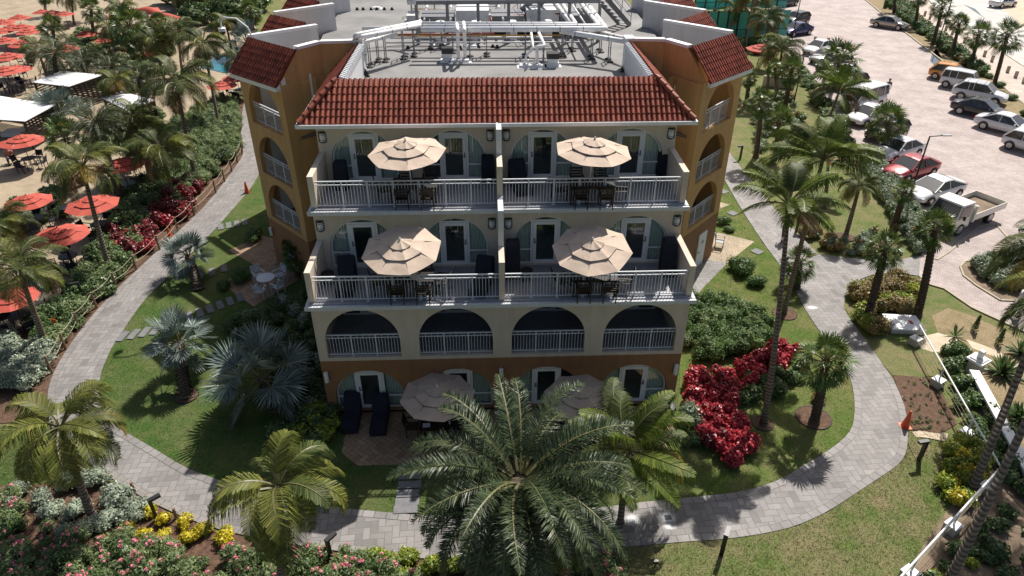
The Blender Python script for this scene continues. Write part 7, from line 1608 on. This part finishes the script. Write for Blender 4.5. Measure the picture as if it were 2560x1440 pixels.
# ================================================================ people
def person(px, label, yaw=0.0, cloth=(0.3, 0.3, 0.3), legs=None, hair=(0.1, 0.06, 0.03), pose='walk', h=1.68, z=0.0, arms='down', dress=False, nm='person'):
    """skinned continuous body with clothing and hair as children; faces +y before yaw"""
    k = h / 1.7; s_ = 0.12 if pose == 'walk' else 0.0; sit = pose == 'sit'
    J = {}; r = {}
    def j(n, p, rx, ry=None): J[n] = V(p) * k; r[n] = (rx * k, (ry or rx) * k)
    hipz = 0.92 if not sit else 0.48; dz = hipz - 0.92
    j('pel', (0, 0, hipz), .15, .11); j('wst', (0, .0, hipz + .16), .125, .09); j('cst', (0, 0, hipz + .38), .155, .10); j('nk', (0, 0, hipz + .54), .055); j('hd0', (0, .015, hipz + .60), .07, .08); j('hd', (0, .02, hipz + .70), .088, .098); j('hd1', (0, .015, hipz + .77), .06, .07)
    edges = [('pel', 'wst'), ('wst', 'cst'), ('cst', 'nk'), ('nk', 'hd0'), ('hd0', 'hd'), ('hd', 'hd1')]
    for s, nme in ((-1, 'l'), (1, 'r')):
        f = s * s_
        if sit: kn = (s * .13, .42, hipz + .02); an = (s * .13, .45, .08); to = (s * .14, .60, .04)
        else: kn = (s * .095, f * 1.1 + .02, .48); an = (s * .09, f * 1.3 - (.08 if f < 0 else 0), .08 if f >= 0 else .12); to = (s * .10, f * 1.3 + .14 - (.08 if f < 0 else 0), .035)
        j('th' + nme, (s * .09, .0, hipz - .06), .085); j('kn' + nme, kn, .055); j('an' + nme, an, .035); j('to' + nme, to, .035, .03)
        edges += [('pel', 'th' + nme), ('th' + nme, 'kn' + nme), ('kn' + nme, 'an' + nme), ('an' + nme, 'to' + nme)]
        sh = (s * .185, 0, hipz + .46)
        if arms == 'down': el = (s * .24, -f * .8 - .02, hipz + .19); wr = (s * .25, -f * 1.2 + .06, hipz - .04); ha = (s * .25, -f * 1.3 + .08, hipz - .12)
        elif arms == 'lap': el = (s * .24, .06, hipz + .2); wr = (s * .12, .28, hipz + .12); ha = (s * .07, .34, hipz + .10)
        else: el = (s * .28, .12, hipz + .25); wr = (s * .2, .32, hipz + .38); ha = (s * .18, .38, hipz + .42)
        j('sh' + nme, sh, .062); j('el' + nme, el, .042); j('wr' + nme, wr, .027); j('ha' + nme, ha, .034, .018)
        edges += [('cst', 'sh' + nme), ('sh' + nme, 'el' + nme), ('el' + nme, 'wr' + nme), ('wr' + nme, 'ha' + nme)]
        hd = (V(ha) - V(wr)).normalized()
        for q in range(5):
            o_ = (q - 1.5) * .017 if q < 4 else -.035; L_ = (.055, .068, .064, .05, .045)[q]
            b0 = V(ha) + V((0, o_, 0)) + hd * (.02 if q < 4 else -.01); j('f%s%d' % (nme, q), b0 + hd * L_ * .6 + V((0, .012 if q < 4 else -.025, 0)), .008); j('g%s%d' % (nme, q), b0 + hd * L_ + V((-s * .012, .02, 0)), .007)
            edges += [('ha' + nme, 'f%s%d' % (nme, q)), ('f%s%d' % (nme, q), 'g%s%d' % (nme, q))]
    names = list(J); me = bpy.data.meshes.new('body'); me.from_pydata([J[n] for n in names], [(names.index(a), names.index(b)) for a, b in edges], [])
    body = bpy.data.objects.new(nm, me); COL.objects.link(body); m_ = body.modifiers.new('skin', 'SKIN'); sv = me.skin_vertices[0].data
    for i, n in enumerate(names): sv[i].radius = r[n]; sv[i].use_root = (n == 'pel')
    m_.use_smooth_shade = True; ss = body.modifiers.new('sub', 'SUBSURF'); ss.levels = 1; ss.render_levels = 1
    me.materials.append(M['skin'])
    p = U(*px); body.location = (p.x, p.y, z + 0.02); body.rotation_euler = (0, 0, yaw); tag(body, label, 'person')
    cm = paint('clothing_' + nm, cloth, 0.9, 0.35 if dress else 0.08, 14 if dress else 3, 0.1, geo=False)
    def tubec(name, pts, rs, mat, flat=1.0):
        mb = MB(); mb.tube([V(q) * k for q in pts], [x * k for x in rs], 12); o = mb.build(name, mat, body, smooth=True); o.scale = (1, flat, 1); return o
    tubec('dress' if dress else 'shirt', [(0, 0, hipz - (.38 if dress else .06)), (0, 0, hipz), (0, 0, hipz + .16), (0, 0, hipz + .38), (0, 0, hipz + .48), (0, 0, hipz + .52)], [.24 if dress else .19, .20, .165, .20, .19, .09], cm, 0.72)
    for s, nme in ((-1, 'l'), (1, 'r')):
        mb = MB(); a, b = J['sh' + nme], J['el' + nme]; mb.tube([a - (b - a) * .1, a.lerp(b, .75)], [.085 * k, .065 * k], 8); mb.build('sleeve', cm, body, smooth=True)
        if not dress:
            lm = paint('trousers_' + nm, legs or (0.05, 0.05, 0.07), 0.9, 0.1, 3, 0.1, geo=False); mb = MB(); a, b, c = J['th' + nme], J['kn' + nme], J['an' + nme]; mb.tube([a, b, b.lerp(c, .55 if legs else .9)], [.115 * k, .08 * k, .065 * k], 8); mb.build('trouser_leg', lm, body, smooth=True)
        mb = MB(); a, b = J['an' + nme], J['to' + nme]; mb.tube([a - V((0, .05, .03)) * k, b + V((0, .03, -.005)) * k], [.045 * k, .04 * k], 8); mb.build('shoe', M['black'], body, smooth=True)
    hm = paint('hair_' + nm, hair, 0.8, 0.2, 10, 0.2, geo=False); mb = MB(); c = J['hd']; mb.blob(c + V((0, -.018, .028)) * k, .102 * k, .112 * k, .10 * k, 12, 8); mb.build('hair', hm, body, smooth=True)
    mb = MB(); mb.blob(c + V((0, .112, -.02)) * k, .014 * k, .02 * k, .025 * k, 6, 4); mb.build('nose', M['skin'], body, smooth=True)
    for s in (-1, 1): mb = MB(); mb.blob(c + V((s * .034, .092, .012)) * k, .012 * k, .008 * k, .008 * k, 6, 4); mb.build('eye', M['black'], body)
    mb = MB(); mb.blob(c + V((0, .094, -.055)) * k, .026 * k, .01 * k, .007 * k, 6, 4); mb.build('mouth', M['coral'], body)
    for s in (-1, 1): mb = MB(); mb.blob(c + V((s * .092, 0, -.005)) * k, .012 * k, .02 * k, .03 * k, 6, 4); mb.build('ear', M['skin'], body)
    return body
M['skin'] = paint('skin', (0.42, 0.22, 0.14), 0.55, 0.05, 3, 0, geo=False)
person((2213, 243), 'person in a short patterned dress walking away across the parking lot', 0.3, (0.13, 0.12, 0.12), hair=(0.16, 0.10, 0.06), dress=True)
person((2534, 790), 'person with blond hair and a loose white shirt beside the round hedge island', 1.2, (0.62, 0.64, 0.66), (0.55, 0.56, 0.58), (0.35, 0.24, 0.10))
person((1957, 600), 'person in a grey violet top walking behind the twin palm trunks', 2.9, (0.25, 0.21, 0.24), (0.08, 0.08, 0.1), (0.05, 0.03, 0.02))
person((1783, 52), 'person in a black shirt standing in the teal court', 0.4, (0.02, 0.02, 0.02), (0.35, 0.35, 0.38), (0.03, 0.02, 0.02))
person((519, 58), 'person in light clothes standing in the shade of the far trees', 0.2, (0.30, 0.28, 0.28), (0.12, 0.12, 0.14), (0.05, 0.03, 0.02))
p = U(141, 538); ch = BC.put((p.x, p.y, 0.012), -2.2, 1, 'chair of the reclining guest beside the striped coral parasol', None)
person((141, 538), 'person in a white cap sitting back in a chair beside the striped parasol', -2.2 + pi, (0.45, 0.25, 0.2), (0.05, 0.05, 0.07), (0.75, 0.75, 0.75), 'sit', arms='lap')
p = U(32, 408); BC.put((p.x, p.y, 0.012), 0.4, 1, 'chair of the pink shirted guest below the cabana parasol', None)
person((32, 408), 'person in a pink shirt seated at the shaded table at the left edge', 0.4 + pi, (0.5, 0.18, 0.15), (0.04, 0.05, 0.12), (0.2, 0.15, 0.1), 'sit', arms='lap')
